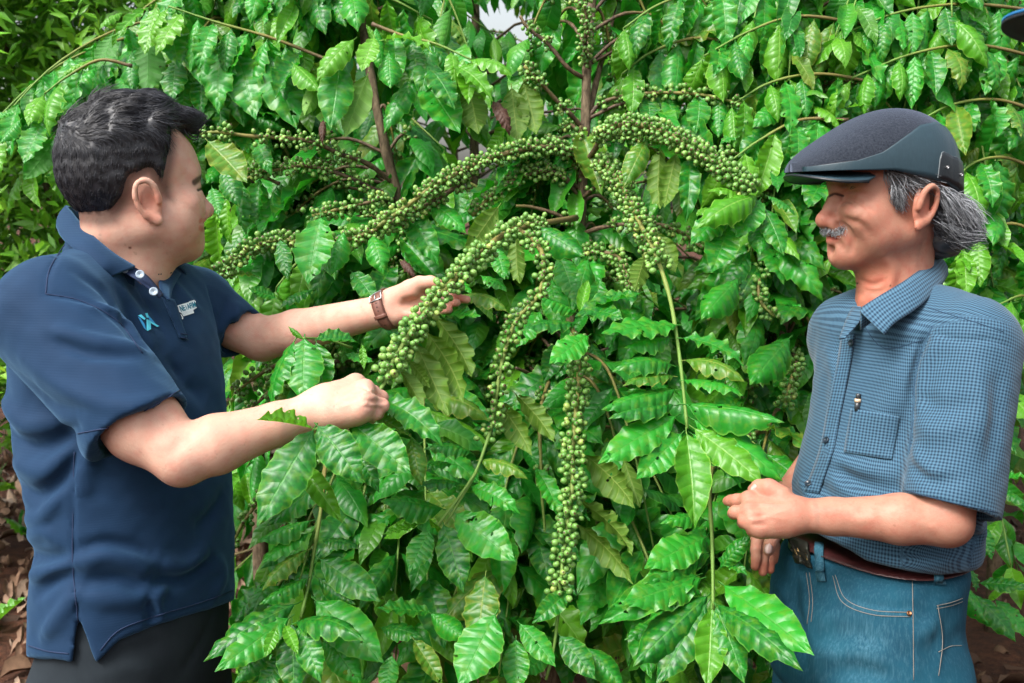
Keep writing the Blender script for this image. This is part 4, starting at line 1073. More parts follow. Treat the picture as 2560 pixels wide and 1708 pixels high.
# jeans, belt
J_ROWS = [(1370, 1964, 2444, 1.57, .76), (1440, 1940, 2420, 1.57, .76), (1540, 1922, 2412, 1.57, .78), (1640, 1914, 2406, 1.57, .80), (1720, 1930, 2395, 1.57, .80)]
RJ = SDF(); RJ.torso_fit(J_ROWS, RF, RL, .02, 2.4)
hipR = P(2172, 1590, 1.57)
for sgn in (1, -1):
    tp = hipR+RL*sgn*.076+np.array((0, 0, -.04)); kn = tp+np.array((0, 0, -.40))+RF*.015; an = np.array((kn[0], kn[1], .07))-RF*.02
    RJ.cone(tp, kn, .090, .074, .03); RJ.cone(kn, an, .076, .066, .03)
RJ.ridge(RJ.trace([(1992, 1430), (1985, 1500), (1998, 1570), (2020, 1700)], 10), .010, -.010)
for pts, w, a in [([(2086, 1445), (2112, 1502), (2180, 1530), (2278, 1536)], .0045, .0035), ([(2092, 1440), (2120, 1496), (2185, 1518), (2278, 1524)], .006, -.003), ([(2284, 1448), (2286, 1560), (2288, 1700)], .004, .0025), ([(2000, 1425), (2015, 1500), (2020, 1560)], .006, .004),
                  ([(2340, 1512), (2352, 1600), (2340, 1690)], .004, .003), ([(2340, 1508), (2380, 1500), (2408, 1490)], .004, .003), ([(2030, 1600), (2120, 1580), (2200, 1600)], .014, -.004), ([(2040, 1640), (2140, 1630), (2230, 1650)], .014, .004), ([(2060, 1690), (2150, 1680), (2240, 1700)], .012, -.004),
                  ([(2300, 1470), (2350, 1480), (2400, 1470)], .010, -.004), ([(2300, 1590), (2330, 1560), (2340, 1540)], .012, .004), ([(1935, 1450), (1960, 1480), (1980, 1470)], .010, .004)]: RJ.ridge(RJ.trace(pts, 9), w, a*1.5)
RJ.disp(lambda p: .0030*vnoise(p, 26, 21)+.001*vnoise(p, 70, 22), P(2200, 1500, 1.5)-1.6, P(2200, 1500, 1.5)+1.2)
RJ._add(lambda p: 1.048-p[..., 2], (.2, .9, .9), (1.1, 2.2, 1.3), 's', .003)
V, F = RJ.mesh(.006); o = put('jeans', V, F, M['jeans'], R_ROOT)
pj = np.array([project(x)[:2] for x in V]); wear = np.exp(-((pj[:, 0]-2150)/90)**2-((pj[:, 1]-1620)/110)**2)*.8+np.exp(-((pj[:, 0]-2330)/40)**2-((pj[:, 1]-1580)/60)**2)*.25
set_attr(o.data, 'wear', wear*(.6+.4*vnoise(V, 60, 2))*.8)
shoes(R_ROOT, hipR, RF, RL)
st = []
for pts in ([(2082, 1440), (2106, 1505), (2178, 1536), (2276, 1542)], [(2088, 1438), (2114, 1498), (2182, 1526), (2276, 1532)], [(2281, 1450), (2283, 1560), (2284, 1700)], [(2344, 1514), (2356, 1600), (2346, 1690)], [(2342, 1514), (2378, 1506), (2406, 1496)], [(2342, 1522), (2378, 1514), (2406, 1504)], [(2016, 1432), (2024, 1500), (2018, 1560)], [(2024, 1432), (2032, 1500), (2028, 1555)], [(2346, 1630), (2376, 1616), (2404, 1614)]):
    st.append(line_on(RJ, pts, 26, .00055, .0004))
v, f = join(st); put('stitching', v, f, M['stitch'], R_ROOT)
c = on_px(RJ, [(2272, 1534)], .001)[0]; v, f = button_mesh(c, grad(RJ, c)[0], .0035, .002); M['copper'] = plain('copper_rivet', (.30, .14, .07), .4, 1.0); put('rivet', v, f, M['copper'], R_ROOT)
BE = SDF(); BE.torso_fit(J_ROWS, RF, RL, .02, 2.4)
BE.disp(lambda p: np.full(p.shape[:-1], .0075), (.0, .8, .8), (1.3, 2.4, 1.3))
BE._add(lambda p: np.abs(p[..., 2]-1.028)-.0185, (.2, .9, .8), (1.1, 2.2, 1.3), 'i', 0)
V, F = BE.mesh(.0036, (P(1960, 1400, 1.5)[0]-.1, 1.25, 1.0), (P(2440, 1400, 1.6)[0]+.1, 1.95, 1.06))
M['belt'] = plain('reddish_brown_belt_leather', (.042, .010, .010), .42, 0, 45, .3)
put('belt', V, F, M['belt'], R_ROOT)
M['buckle_dark'] = plain('dark_olive_metal', (.035, .036, .028), .38, .6, 80, .2); M['gold'] = plain('worn_gold', (.45, .32, .14), .35, 1.0)
v, f = patch(BE, [(1976, 1345), (2024, 1366), (2030, 1412), (1990, 1396)], 8, 8, .006); o = put('belt_buckle', v, f, M['buckle_dark'], R_ROOT); thick(o, .005, 0)
bm_ = o.modifiers.new('edge', 'BEVEL'); bm_.width = .001
v, f = join([line_on(BE, p, 5, .0006, .0095) for p in ([(1996, 1376), (2000, 1390)], [(2004, 1376), (2006, 1392)], [(1992, 1378), (2008, 1382)], [(1998, 1390), (2010, 1394)])]); put('buckle_emblem', v, f, M['gold'], R_ROOT)
v, f = line_on(BE, [(2024, 1384), (2027, 1404)], 5, .0012, .0085); put('buckle_bar', v, f, M['gold'], R_ROOT)
for a, b in (((2048, 1362), (2058, 1455)), ((2346, 1432), (2350, 1462))):
    L = catmull([(a[0], a[1], 0), ((a[0]+b[0])/2-3, (a[1]+b[1])/2, 0), (b[0], b[1], 0)], 12)[:, :2]
    A = on_px(BE, [(x-11, y) for x, y in L[:8]], .004); B = on_px(BE, [(x+11, y) for x, y in L[:8]], .004)
    A2 = on_px(RJ, [(x-11, y) for x, y in L[8:]], .004); B2 = on_px(RJ, [(x+11, y) for x, y in L[8:]], .004)
    A = np.vstack([A, A2]); B = np.vstack([B, B2])
    v, f = grid_mesh(np.stack([lerp(A, B, s) for s in (0, .5, 1)], 0)); o = put('belt_loop', v, f, M['jeans'], R_ROOT); thick(o, .002, 0); set_attr(o.data, 'wear', np.full(len(v), .6))

# flat cap
cap_top = np.array([(-.0965, .040), (-.095, .062), (-.088, .088), (-.066, .119), (-.028, .140), (.016, .1445), (.060, .131), (.104, .106), (.140, .082), (.158, .066)])
cap_bot = np.array([(-.0965, .020), (-.088, .012), (-.047, .032), (-.009, .041), (.041, .053), (.085, .054), (.120, .054), (.158, .054)])
cap_top = catmull([(a, b, 0) for a, b in cap_top], 80)[:, :2]
def cap_w(x):
    t = (x-.015)/np.where(x > .015, .1465, .1135); return .0845*(1-np.clip(np.abs(t), 0, 1)**np.where(x > .015, 2.9, 2.5))**(1/2.3)
def cap_pt(x, phi, off=0.0):
    """phi 0 at the near lower edge, pi at the far one"""
    zt = np.interp(x, cap_top[:, 0], cap_top[:, 1]); zb = np.interp(x, cap_bot[:, 0], cap_bot[:, 1]); zb = min(zb, zt)
    w = float(cap_w(np.array(x))); c, s = math.cos(phi), math.sin(phi)
    y = math.copysign(abs(c)**.80, c)*(w+off)*(1+.05*s*s); z = zb+(zt-zb+off)*abs(s)**.85
    return RT(x+(off*.9 if x > .1 else (-off if x < -.06 else 0)), y, z)
CAP = empty('flat_cap', tuple(RT(0, 0, .08)-parent_loc(R_ROOT))); CAP.parent = R_ROOT
def wool():
    t = NT('charcoal_wool'); c = t.coord(); n1 = t.noise(330, 5, .8, c); n2 = t.noise(190, 2, .5, c)
    col = t.mix(t.maprange(n1, .35, .7), (.007, .010, .016), (.036, .043, .056)); col = t.mix(t.maprange(n2, .77, .81), col, (.12, .13, .15))
    t.base(color=col, rough=.95, spec=.15, sheen=.25, normal=t.bump(n1, .5, .0015)); t.b.inputs['Sheen Tint'].default_value = (.6, .7, 1, 1); return t.m
M['wool'] = wool()
def leather():
    t = NT('blue_black_leather'); c = t.coord(); mp = t.n('ShaderNodeMapping'); mp.inputs['Scale'].default_value = (1, 1, .4); t.l(c, mp.inputs[0]); n = t.noise(260, 4, .6, mp.outputs[0])
    t.base(color=t.mix(n, (.012, .030, .042), (.022, .050, .066)), rough=.42, spec=.5, normal=t.bump(n, .25, .0012)); return t.m
M['cap_leather'] = leather()
M['cap_black'] = plain('black_leather', (.008, .012, .016), .40, 0, 220, .2)
xs = np.concatenate([np.linspace(-.0963, -.085, 10), np.linspace(-.083, .15, 64), np.linspace(.151, .1578, 6), [.1600, .1612, .1615]])
v, f = grid_mesh(np.array([[cap_pt(x, p) for p in np.linspace(0, math.pi, 49)] for x in xs])); o = put('crown', v, f, M['wool'], CAP); thick(o, .003, 1)
seam = np.array([(.157, .0595), (.097, .067), (.060, .078), (.024, .0996), (-.005, .116), (-.037, .121), (-.060, .1165), (-.075, .100), (-.084, .076), (-.0875, .030)])[::-1]
for side in (0, 1):
    xs2 = np.linspace(-.0862, .1565, 70); rows = []
    for x in xs2:
        zs = np.interp(x, seam[:, 0], seam[:, 1]); zt = np.interp(x, cap_top[:, 0], cap_top[:, 1]); zb = np.interp(x, cap_bot[:, 0], cap_bot[:, 1])
        fr = np.clip((zs-zb)/max(zt-zb, 1e-4), .02, .985); pm = math.asin(fr**(1/.85))
        rows.append([cap_pt(x, (p if side == 0 else math.pi-p), .0022) for p in np.linspace(0.0, pm, 14)])
    v, f = grid_mesh(np.array(rows)); o = put('side_panel', v, f, M['cap_leather'], CAP); thick(o, .003, 0)
    edge = np.array(rows)[:, -1]; v, f = tube(edge, .0011, 5); put('panel_piping', v, f, M['cap_black'], o)
    rows = []
    for x in np.linspace(-.0855, -.027, 16):
        zb = np.interp(x, cap_bot[:, 0], cap_bot[:, 1]); zt = np.interp(x, cap_top[:, 0], cap_top[:, 1])
        k = (x+.0855)/.0585; zs = lerp(.060, .078, min(1, k*1.15)); zs = zs if k < .8 else zb+(zs-zb)*math.sqrt(max(0, 1-((k-.8)/.2)**2))
        zs = max(zs, zb+.004)
        rows.append([cap_pt(x, (p if side == 0 else math.pi-p), .0042) for p in np.linspace(0.02, math.asin(np.clip((zs-zb)/(zt-zb), .02, .98)**(1/.85)), 8)])
    v, f = grid_mesh(np.array(rows)); o = put('ear_flap', v, f, M['cap_black'], CAP); thick(o, .002, 0)
    v, f = tube(np.vstack([np.array(rows)[:, -1], np.array(rows)[-1, ::-1]]), .0008, 5); put('flap_stitching', v, f, plain('grey_thread', (.12, .14, .15), .7), o)
    for x, fr in ((-.042, .45), (-.068, .42)):
        r = rows[int(round((x+.0855)/.0585*15))][3]; v, f = button_mesh(np.array(r)+RT.s*(.003 if side == 0 else -.003), RT.s*(1 if side == 0 else -1), .0022, .0016); put('rivet', v, f, M['steel'], o)
rows = []
for k in range(30):                                                              # brim
    a = lerp(-math.pi/2, math.pi/2, k/29); tip_ = np.array((.078+.086*math.cos(a)**.7, .080*math.sin(a)))
    rows.append([RT(lerp(.066, tip_[0], s), tip_[1]*lerp(.96, 1, s), .0555-1.9*(tip_[1]*lerp(.96, 1, s))**2-.006*s) for s in np.linspace(0, 1, 8)])
v, f = grid_mesh(np.array(rows)); o = put('brim', v, f, M['cap_leather'], CAP); thick(o, .004, 0)
v, f = tube(np.array(rows)[:, -1], .0026, 6); put('brim_edge', v, f, M['cap_black'], o)

# grey hair below the cap, sideburn, moustache
def lock_field(n, roots, dirs, length, spread, droop, r, name, greys, seed, m=7):
    g = np.random.default_rng(seed); t = g.uniform(0, 1, n); R0 = np.asarray(roots); D0 = np.asarray(dirs)
    k = np.clip(t*(len(R0)-1), 0, len(R0)-1.001); i = k.astype(int); fr = (k-i)[:, None]
    p = R0[i]*(1-fr)+R0[i+1]*fr+g.normal(size=(n, 3))*spread; d = D0[i]*(1-fr)+D0[i+1]*fr+g.normal(size=(n, 3))*.16
    d /= np.linalg.norm(d, axis=1)[:, None]; L = length*g.uniform(.55, 1.15, n)
    s = np.linspace(0, 1, m); wob = g.normal(size=(n, 3))*.004
    PT = p[:, None]+d[:, None]*(L[:, None]*s)[..., None]+np.array(droop)*(L[:, None]*s*s)[..., None]+wob[:, None]*np.sin(s*3)[None, :, None]
    return PT, g.beta(*greys, size=n), np.linspace(r, r*.3, m)
RHB = SDF()
RHB.ell(RT(-.072, 0, -0.0120), (.034, .068, .052), RT.R, .02); RHB.ell(RT(-.080, .0, -0.0480), (.036, .058, .036), RT.R, .02); RHB.ell(RT(-.086, .0, -0.0400), (.036, .050, .030), RT.R, .02)
RHB.disp(lambda p: .003*vnoise(RT.local(p)*np.array((60, 160, 160)), 1, 4), RT(-.08, 0, -0.0300)-.15, RT(-.08, 0, -0.0300)+.15)
V, F = RHB.mesh(.003); R_HAIR = put('hair', V, F, M['grey_hair'], R_ROOT); set_attr(R_HAIR.data, 'rnd', np.clip(.06+.05*vnoise(V, 200, 1), 0, 1))
B_ = -RT.f; U_ = RT.u; N_ = RT.s
fields = []
for y in (.074, .070, .062, .050):
    fields.append(lock_field(240, [RT(-.034, y, .026), RT(-.060, y*.96, .010), RT(-.085, y*.8, .004)], [nrm(B_*.9-U_*1.0+N_*.1), nrm(B_*1.0-U_*.9), nrm(B_*1.1-U_*.8)], .046, .004, (0, 0, -.25), .00075, '', (1.0, 1.3), int(y*1000)))
fields.append(lock_field(480, [RT(-.040, .068, -0.0120), RT(-.060, .064, -0.0450), RT(-.085, .05, -0.0500)], [nrm(B_*.8-U_*.9), nrm(B_*1.2-U_*.4), nrm(B_*1.3-U_*.1)], .045, .006, (0, 0, .10), .00075, '', (.7, 2.2), 5))
fields.append(lock_field(380, [RT(-.070, .058, .0), RT(-.095, .03, .0), RT(-.10, -.03, .0)], [nrm(B_*1.0-U_*.9), nrm(B_*1.0-U_*.9), nrm(B_-U_*.9-N_*.3)], .046, .007, (0, 0, -.15), .00075, '', (1.0, 1.2), 6))
fields.append(lock_field(420, [RT(.046, .0665, .052), RT(.030, .072, .048), RT(.000, .0765, .040)], [nrm(-U_*1.2+B_*.55), nrm(-U_*.8+B_*1.0), nrm(-U_*.25+B_*1.0)], .040, .0022, (0, 0, -.1), .0007, '', (.7, 1.6), 8))
fields.append(lock_field(240, [RT(.036, .071, .030), RT(.024, .0745, .018)], [nrm(-U_*1.2+B_*.2), nrm(-U_*1.2+B_*.35)], .026, .0022, (0, 0, 0), .0006, '', (.6, 2.0), 9))
PT = np.concatenate([a for a, b, c in fields]); rn = np.concatenate([b for a, b, c in fields])
strands(PT, fields[0][2], 'grey_locks', M['grey_hair'], R_HAIR, rn)
mf = [lock_field(250, [RT(.1015, .001*y, -0.0300), RT(.0965, .012*y, -0.0310), RT(.0870, .024*y, -0.0340)], [nrm(RT.f*.5-U_*1.0+N_*y*.25), nrm(RT.f*.15-U_*1.0+N_*y*.6), nrm(-RT.f*.3-U_*.9+N_*y*.8)], .0115, .0014, (0, 0, -.05), .00048, '', (1.1, 1.1), 30+y) for y in (-1, 1)]
strands(np.concatenate([a for a, b, c in mf]), mf[0][2], 'moustache', M['grey_hair'], R_ROOT, np.concatenate([b for a, b, c in mf]))
ef = [lock_field(120, [RT(.0925, .012*y, .0345), RT(.0850, .032*y, .0380), RT(.0735, .047*y, .0350)], [nrm(-RT.f*.4+N_*y+U_*.3), nrm(-RT.f*.6+N_*y), nrm(-RT.f*.8+N_*y*.6-U_*.5)], .010, .0016, (0, 0, 0), .0005, '', (.5, 2.5), 40+y) for y in (-1, 1)]
strands(np.concatenate([a for a, b, c in ef]), ef[0][2], 'eyebrow', M['grey_hair'], R_ROOT, np.concatenate([b for a, b, c in ef]))

# ================================================================== coffee trees: leaves, cherries, branches
random.seed(11); rs = np.random.default_rng(23)
LW_T = [0, .04, .12, .25, .40, .55, .70, .82, .90, .95, 1.0]
LW_W = [.03, .20, .50, .82, .99, .97, .78, .50, .25, .12, .0]
def leaf_geo(nv, nu, bend, fold, ruffle, corr, W, side, n_vein, seed, hole=0):
    """one coffee leaf: base at the origin, midrib along +y, upper face +z, length about 1"""
    g = np.random.default_rng(seed)
    vs = np.linspace(0, 1, nv+1); us = np.linspace(-1, 1, nu+1)
    ang = np.cumsum(np.full(nv+1, bend/nv)*(.5+1.0*vs)); lat = side*vs**2
    ds = 1/nv; y = np.concatenate([[0], np.cumsum(np.cos(ang[1:])*ds)]); z = np.concatenate([[0], np.cumsum(-np.sin(ang[1:])*ds)])
    ty, tz = np.cos(ang), -np.sin(ang)
    p1, p2 = g.uniform(0, 6, 2)
    V = np.zeros((nv+1, nu+1, 3)); UV = np.zeros((nv+1, nu+1, 3))
    for i, v in enumerate(vs):
        w = W*np.interp(v, LW_T, LW_W)
        for j, u in enumerate(us):
            a = abs(u); s = 1 if u >= 0 else -1
            ph = v*n_vein-a*.85+(.5 if u < 0 else 0)
            scal = 1+.024*math.sin(2*math.pi*ph+1.0)*(w > .04)
            x = u*w*scal
            env = min(1, v*7)*min(1, (1-v)*6)
            h = corr*abs(math.sin(math.pi*ph))*(a*(1.25-a)*2.4)*env+ruffle*a**2.4*math.sin(2*math.pi*(ph*.5)+(p1 if u < 0 else p2))*env+ruffle*.45*a**3*math.sin(2*math.pi*ph*1.0+p2*s)*env
            h += fold*a*a*w*2.0-.012*(a < .08)*env
            V[i, j] = (x+lat[i]*.5, y[i]-tz[i]*h, z[i]+ty[i]*h)
            UV[i, j] = (u, v, 0)
    Vv, F = grid_mesh(V)
    tipv = V[-1, nu//2].copy()
    # stalk
    st = np.array([(-.008, -.085, -.004), (.008, -.085, -.004), (.007, .02, -.012), (-.007, .02, -.012), (0, -.085, .008), (0, .02, .0)])
    n0 = len(Vv); Vv = np.vstack([Vv, st]); UVv = np.vstack([UV.reshape(-1, 3), np.tile((0, .3, 0), (6, 1))])
    F = [tuple(f) for f in F]+[(n0, n0+1, n0+2, n0+3), (n0+1, n0+4, n0+5, n0+2), (n0+4, n0, n0+3, n0+5)]
    return Vv, F, UVv, tipv
LEAFP = [  # bend, fold, ruffle, corrugation, half width, sideways sweep
    (.35, -.10, .030, .016, .205, .02), (.75, -.25, .034, .018, .200, -.04), (1.15, -.35, .036, .020, .195, .05), (.15, .10, .040, .016, .210, .00), (.55, .25, .030, .018, .195, -.05),
    (.95, .05, .044, .022, .185, .07), (.45, -.45, .030, .020, .215, -.02), (1.5, -.20, .036, .018, .190, .04), (.25, .40, .046, .020, .190, -.08), (.65, -.05, .052, .016, .205, .09)]
def leaf_mat(name, c0, c1, under, vein, edge, trans, tfac, rough, blotch=None, bl=0.0, simple=False):
    t = NT(name); uv = t.attr('luv', 'Vector'); sp = t.n('ShaderNodeSeparateXYZ'); t.l(uv, sp.inputs[0]); U, Vv = sp.outputs[0], sp.outputs[1]
    a = t.math('ABSOLUTE', U); neg = t.math('LESS_THAN', U, 0.0)
    r = t.math('FRACT', t.math('ADD', t.attr('rnd'), t.n('ShaderNodeObjectInfo').outputs['Random']))
    ph = t.math('ADD', t.math('SUBTRACT', t.math('MULTIPLY', Vv, 9.0), t.math('MULTIPLY', a, .85)), t.math('MULTIPLY', neg, .5))
    fr = t.math('FRACT', ph); dv = t.math('MINIMUM', fr, t.math('SUBTRACT', 1.0, fr))
    lat = t.maprange(dv, .02, .07, 1.0, 0.0)
    mid = t.maprange(a, .025, .06, 1.0, 0.0)
    c = t.coord(); nz = t.noise(24, 1, .6, c)
    if not simple: n2 = t.noise(120, 2, .6, c)
    col = t.mix(r, c0, c1); col = t.mix(t.maprange(nz, .35, .75, 0, .5), col, c1)
    col = t.mix(t.math('MULTIPLY', lat, .14), col, vein)
    col = t.mix(t.math('MULTIPLY', mid, .60), col, vein)
    col = t.mix(t.maprange(a, .93, .985, 0, .7), col, edge)
    if blotch: col = t.mix(t.math('MULTIPLY', t.maprange(t.noise(9, 2, .6, c), .48, .62), bl), col, blotch)
    if not simple: col = t.mix(t.math('MULTIPLY', t.maprange(n2, .70, .74), .8), col, (.05, .03, .012))
    back = t.n('ShaderNodeNewGeometry').outputs['Backfacing']
    ucol = t.mix(t.math('MULTIPLY', t.math('MAXIMUM', lat, mid), .6), under, vein)
    col = t.mix(back, col, ucol)
    hgt = t.math('SUBTRACT', t.math('ABSOLUTE', t.math('SINE', t.math('MULTIPLY', ph, math.pi))), t.math('MULTIPLY', mid, .8))
    nrmv = t.bump(hgt, .30, .003)
    t.base(color=col, rough=t.mix(back, (rough,)*3, (.6,)*3), spec=.42, normal=nrmv)
    tr = t.n('ShaderNodeBsdfTranslucent'); t.val(tr, 'Color', t.mix(t.math('MULTIPLY', t.math('MAXIMUM', lat, mid), .3), trans, tuple(q*.5 for q in trans))); t.l(nrmv, tr.inputs['Normal'])
    mx = t.n('ShaderNodeMixShader'); mx.inputs[0].default_value = tfac; t.l(t.b.outputs[0], mx.inputs[1]); t.l(tr.outputs[0], mx.inputs[2]); fin = mx.outputs[0]
    if not simple:                                            # insect holes in some leaves
        hv = t.n('ShaderNodeVectorMath', operation='ADD'); t.l(c, hv.inputs[0]); cx = t.n('ShaderNodeCombineXYZ'); t.l(t.math('MULTIPLY', r, 31.0), cx.inputs[0]); t.l(cx.outputs[0], hv.inputs[1])
        hole = t.math('MULTIPLY', t.math('GREATER_THAN', t.noise(6.5, 2, .55, hv.outputs[0]), .685), t.math('GREATER_THAN', r, .45))
        tp = t.n('ShaderNodeBsdfTransparent'); hm = t.n('ShaderNodeMixShader'); t.l(hole, hm.inputs[0]); t.l(fin, hm.inputs[1]); t.l(tp.outputs[0], hm.inputs[2]); fin = hm.outputs[0]
    t.l(fin, t.out.inputs['Surface'])
    return t.m
LMARGS = [('coffee_leaf', (.005, .082, .010), (.025, .280, .018), (.048, .195, .024), (.060, .27, .030), (.13, .38, .045), (.04, .46, .012), .24, .36, (.17, .30, .02), .30),
      ('young_coffee_leaf', (.050, .240, .012), (.110, .330, .016), (.14, .30, .05), (.24, .46, .08), (.28, .50, .08), (.18, .52, .02),   .32, .33),
      ('yellowing_coffee_leaf', (.035, .165, .014), (.085, .215, .018), (.095, .195, .018), (.27, .36, .07), (.32, .36, .06), (.17, .40, .015), .30, .36, (.26, .27, .03), .45),
      ('dead_coffee_leaf', (.045, .018, .010), (.075, .030, .016), (.06, .03, .02), (.10, .05, .03), (.08, .04, .02), (.05, .02, .01), .10, .6)]
LM = [leaf_mat(*q) for q in LMARGS]; LMF = [leaf_mat(q[0]+'_small', *q[1:], simple=True) for q in LMARGS]
HI, LO, FAR = [], [], []
for i, q in enumerate(LEAFP):
    HI.append(leaf_geo(32, 8, q[0], q[1], q[2], q[3]*.62, q[4], q[5], 9, i)); LO.append(leaf_geo(8, 4, q[0], q[1], q[2]*1.1, 0, q[4]*.9, q[5], 4, i)); FAR.append(leaf_geo(5, 2, q[0], q[1], q[2]*1.1, 0, q[4]*.85, q[5], 3, i))
LEAFMESH = {}
def leaf_mesh(var, kind):
    if (var, kind) not in LEAFMESH:
        v, f, uv, tp = HI[var]; me = new_mesh('leaf', v, f); set_attr(me, 'luv', uv); set_attr(me, 'rnd', np.zeros(len(v))); me.materials.append(LM[kind]); LEAFMESH[var, kind] = me
    return LEAFMESH[var, kind]
def leaf_matrix(var, base, tip, n, wf=1.0, geo=None):
    """map the leaf so that its chord runs from base to tip and its face turns to n"""
    tl = (geo or HI)[var][3]; cl = np.linalg.norm(tl); e = tl/cl
    x = np.array((1., 0, 0)); x = nrm(x-e*(x@e)); zz = np.cross(x, e); A = np.stack([x, e, zz])          # local frame rows
    d = np.asarray(tip)-np.asarray(base); L = np.linalg.norm(d); E = d/L; n = np.asarray(n, float); Z = nrm(n-E*(n@E)); X = np.cross(E, Z)
    s = L/cl; B = np.stack([X, E, Z])
    R = B.T@np.diag((wf, 1, 1))@A*s
    return R, np.asarray(base, float)
# cherries
def cherry_geo(nr, ns):
    V, T = [], []
    prof = [(-1.0, 0), (-.8, .6), (-.3, .96), (.25, .98), (.7, .70), (.93, .30), (.86, 0)] if nr > 4 else [(-1, 0), (-.5, .85), (.35, .97), (.85, .45), (.95, 0)]
    F = []; V.append((0, 0, prof[0][0]*.0068)); T.append(0)
    for z, r in prof[1:-1]:
        for k in range(ns): a = 2*math.pi*k/ns; V.append((r*.0058*math.cos(a), r*.0058*math.sin(a), z*.0068)); T.append(1.0 if z > .8 else 0)
    V.append((0, 0, prof[-1][0]*.0068)); T.append(1.0); m = len(prof)-2
    for k in range(ns): F.append((0, 1+(k+1) % ns, 1+k))
    for i in range(m-1):
        for k in range(ns): F.append((1+i*ns+k, 1+i*ns+(k+1) % ns, 1+(i+1)*ns+(k+1) % ns, 1+(i+1)*ns+k))
    e = len(V)-1
    for k in range(ns): F.append((1+(m-1)*ns+k, 1+(m-1)*ns+(k+1) % ns, e))
    return np.array(V), F, np.array(T)
def cherry_mat():
    t = NT('green_coffee_cherry'); r = t.math('FRACT', t.math('ADD', t.attr('rnd'), t.n('ShaderNodeObjectInfo').outputs['Random']))
    c = t.coord(); nz = t.noise(160, 3, .6, c)
    col = t.ramp(r, [(0, (.075, .205, .034)), (.5, (.135, .295, .058)), (.92, (.20, .37, .080)), (1, (.32, .40, .09))])
    col = t.mix(t.maprange(nz, .5, .8, 0, .5), col, (.24, .36, .09)); col = t.mix(t.maprange(t.attr('tip'), .78, .98), col, (.085, .050, .022))
    t.base(color=col, rough=.36, spec=.45, sss=.08, normal=t.bump(nz, .15, .001)); t.b.inputs['Subsurface Radius'].default_value = (.3, 1, .1); t.b.inputs['Subsurface Scale'].default_value = .003
    return t.m
M['cherry'] = cherry_mat()
CH_HI, CH_LO = cherry_geo(6, 9), cherry_geo(4, 6)
CH_ME = new_mesh('coffee_cherry', CH_HI[0], CH_HI[1]); set_attr(CH_ME, 'tip', CH_HI[2]); set_attr(CH_ME, 'rnd', np.zeros(len(CH_HI[0]))); CH_ME.materials.append(M['cherry'])
def bark_mat():
    t = NT('coffee_bark'); c = t.coord(); mp = t.n('ShaderNodeMapping'); mp.inputs['Scale'].default_value = (1, 1, .25); t.l(c, mp.inputs[0])
    n1 = t.noise(120, 4, .65, mp.outputs[0]); n2 = t.noise(30, 3, .6, c)
    col = t.mix(t.maprange(n1, .35, .65), (.048, .033, .018), (.165, .122, .075)); col = t.mix(t.maprange(n2, .55, .7, 0, .6), col, (.020, .015, .011)); col = t.mix(t.maprange(n2, .25, .36, .5, 0), col, (.22, .19, .14))
    t.base(color=col, rough=.85, spec=.25, normal=t.bump(n1, .7, .003)); return t.m
M['bark'] = bark_mat()
def twig_mat():
    t = NT('coffee_twig'); c = t.coord(); w = t.attr('woody'); n1 = t.noise(130, 4, .6, c)
    col = t.mix(n1, (.10, .20, .035), (.16, .28, .05)); wd = t.mix(t.maprange(n1, .35, .65), (.035, .022, .015), (.15, .098, .055))
    yl = t.mix(n1, (.26, .22, .05), (.16, .15, .04))
    col = t.mix(t.maprange(w, .15, .45), col, yl); col = t.mix(t.maprange(t.math('ADD', w, t.math('MULTIPLY', n1, .3)), .55, .85), col, wd)
    t.base(color=col, rough=.6, spec=.35, normal=t.bump(n1, .4, .002)); return t.m
M['twig'] = twig_mat()

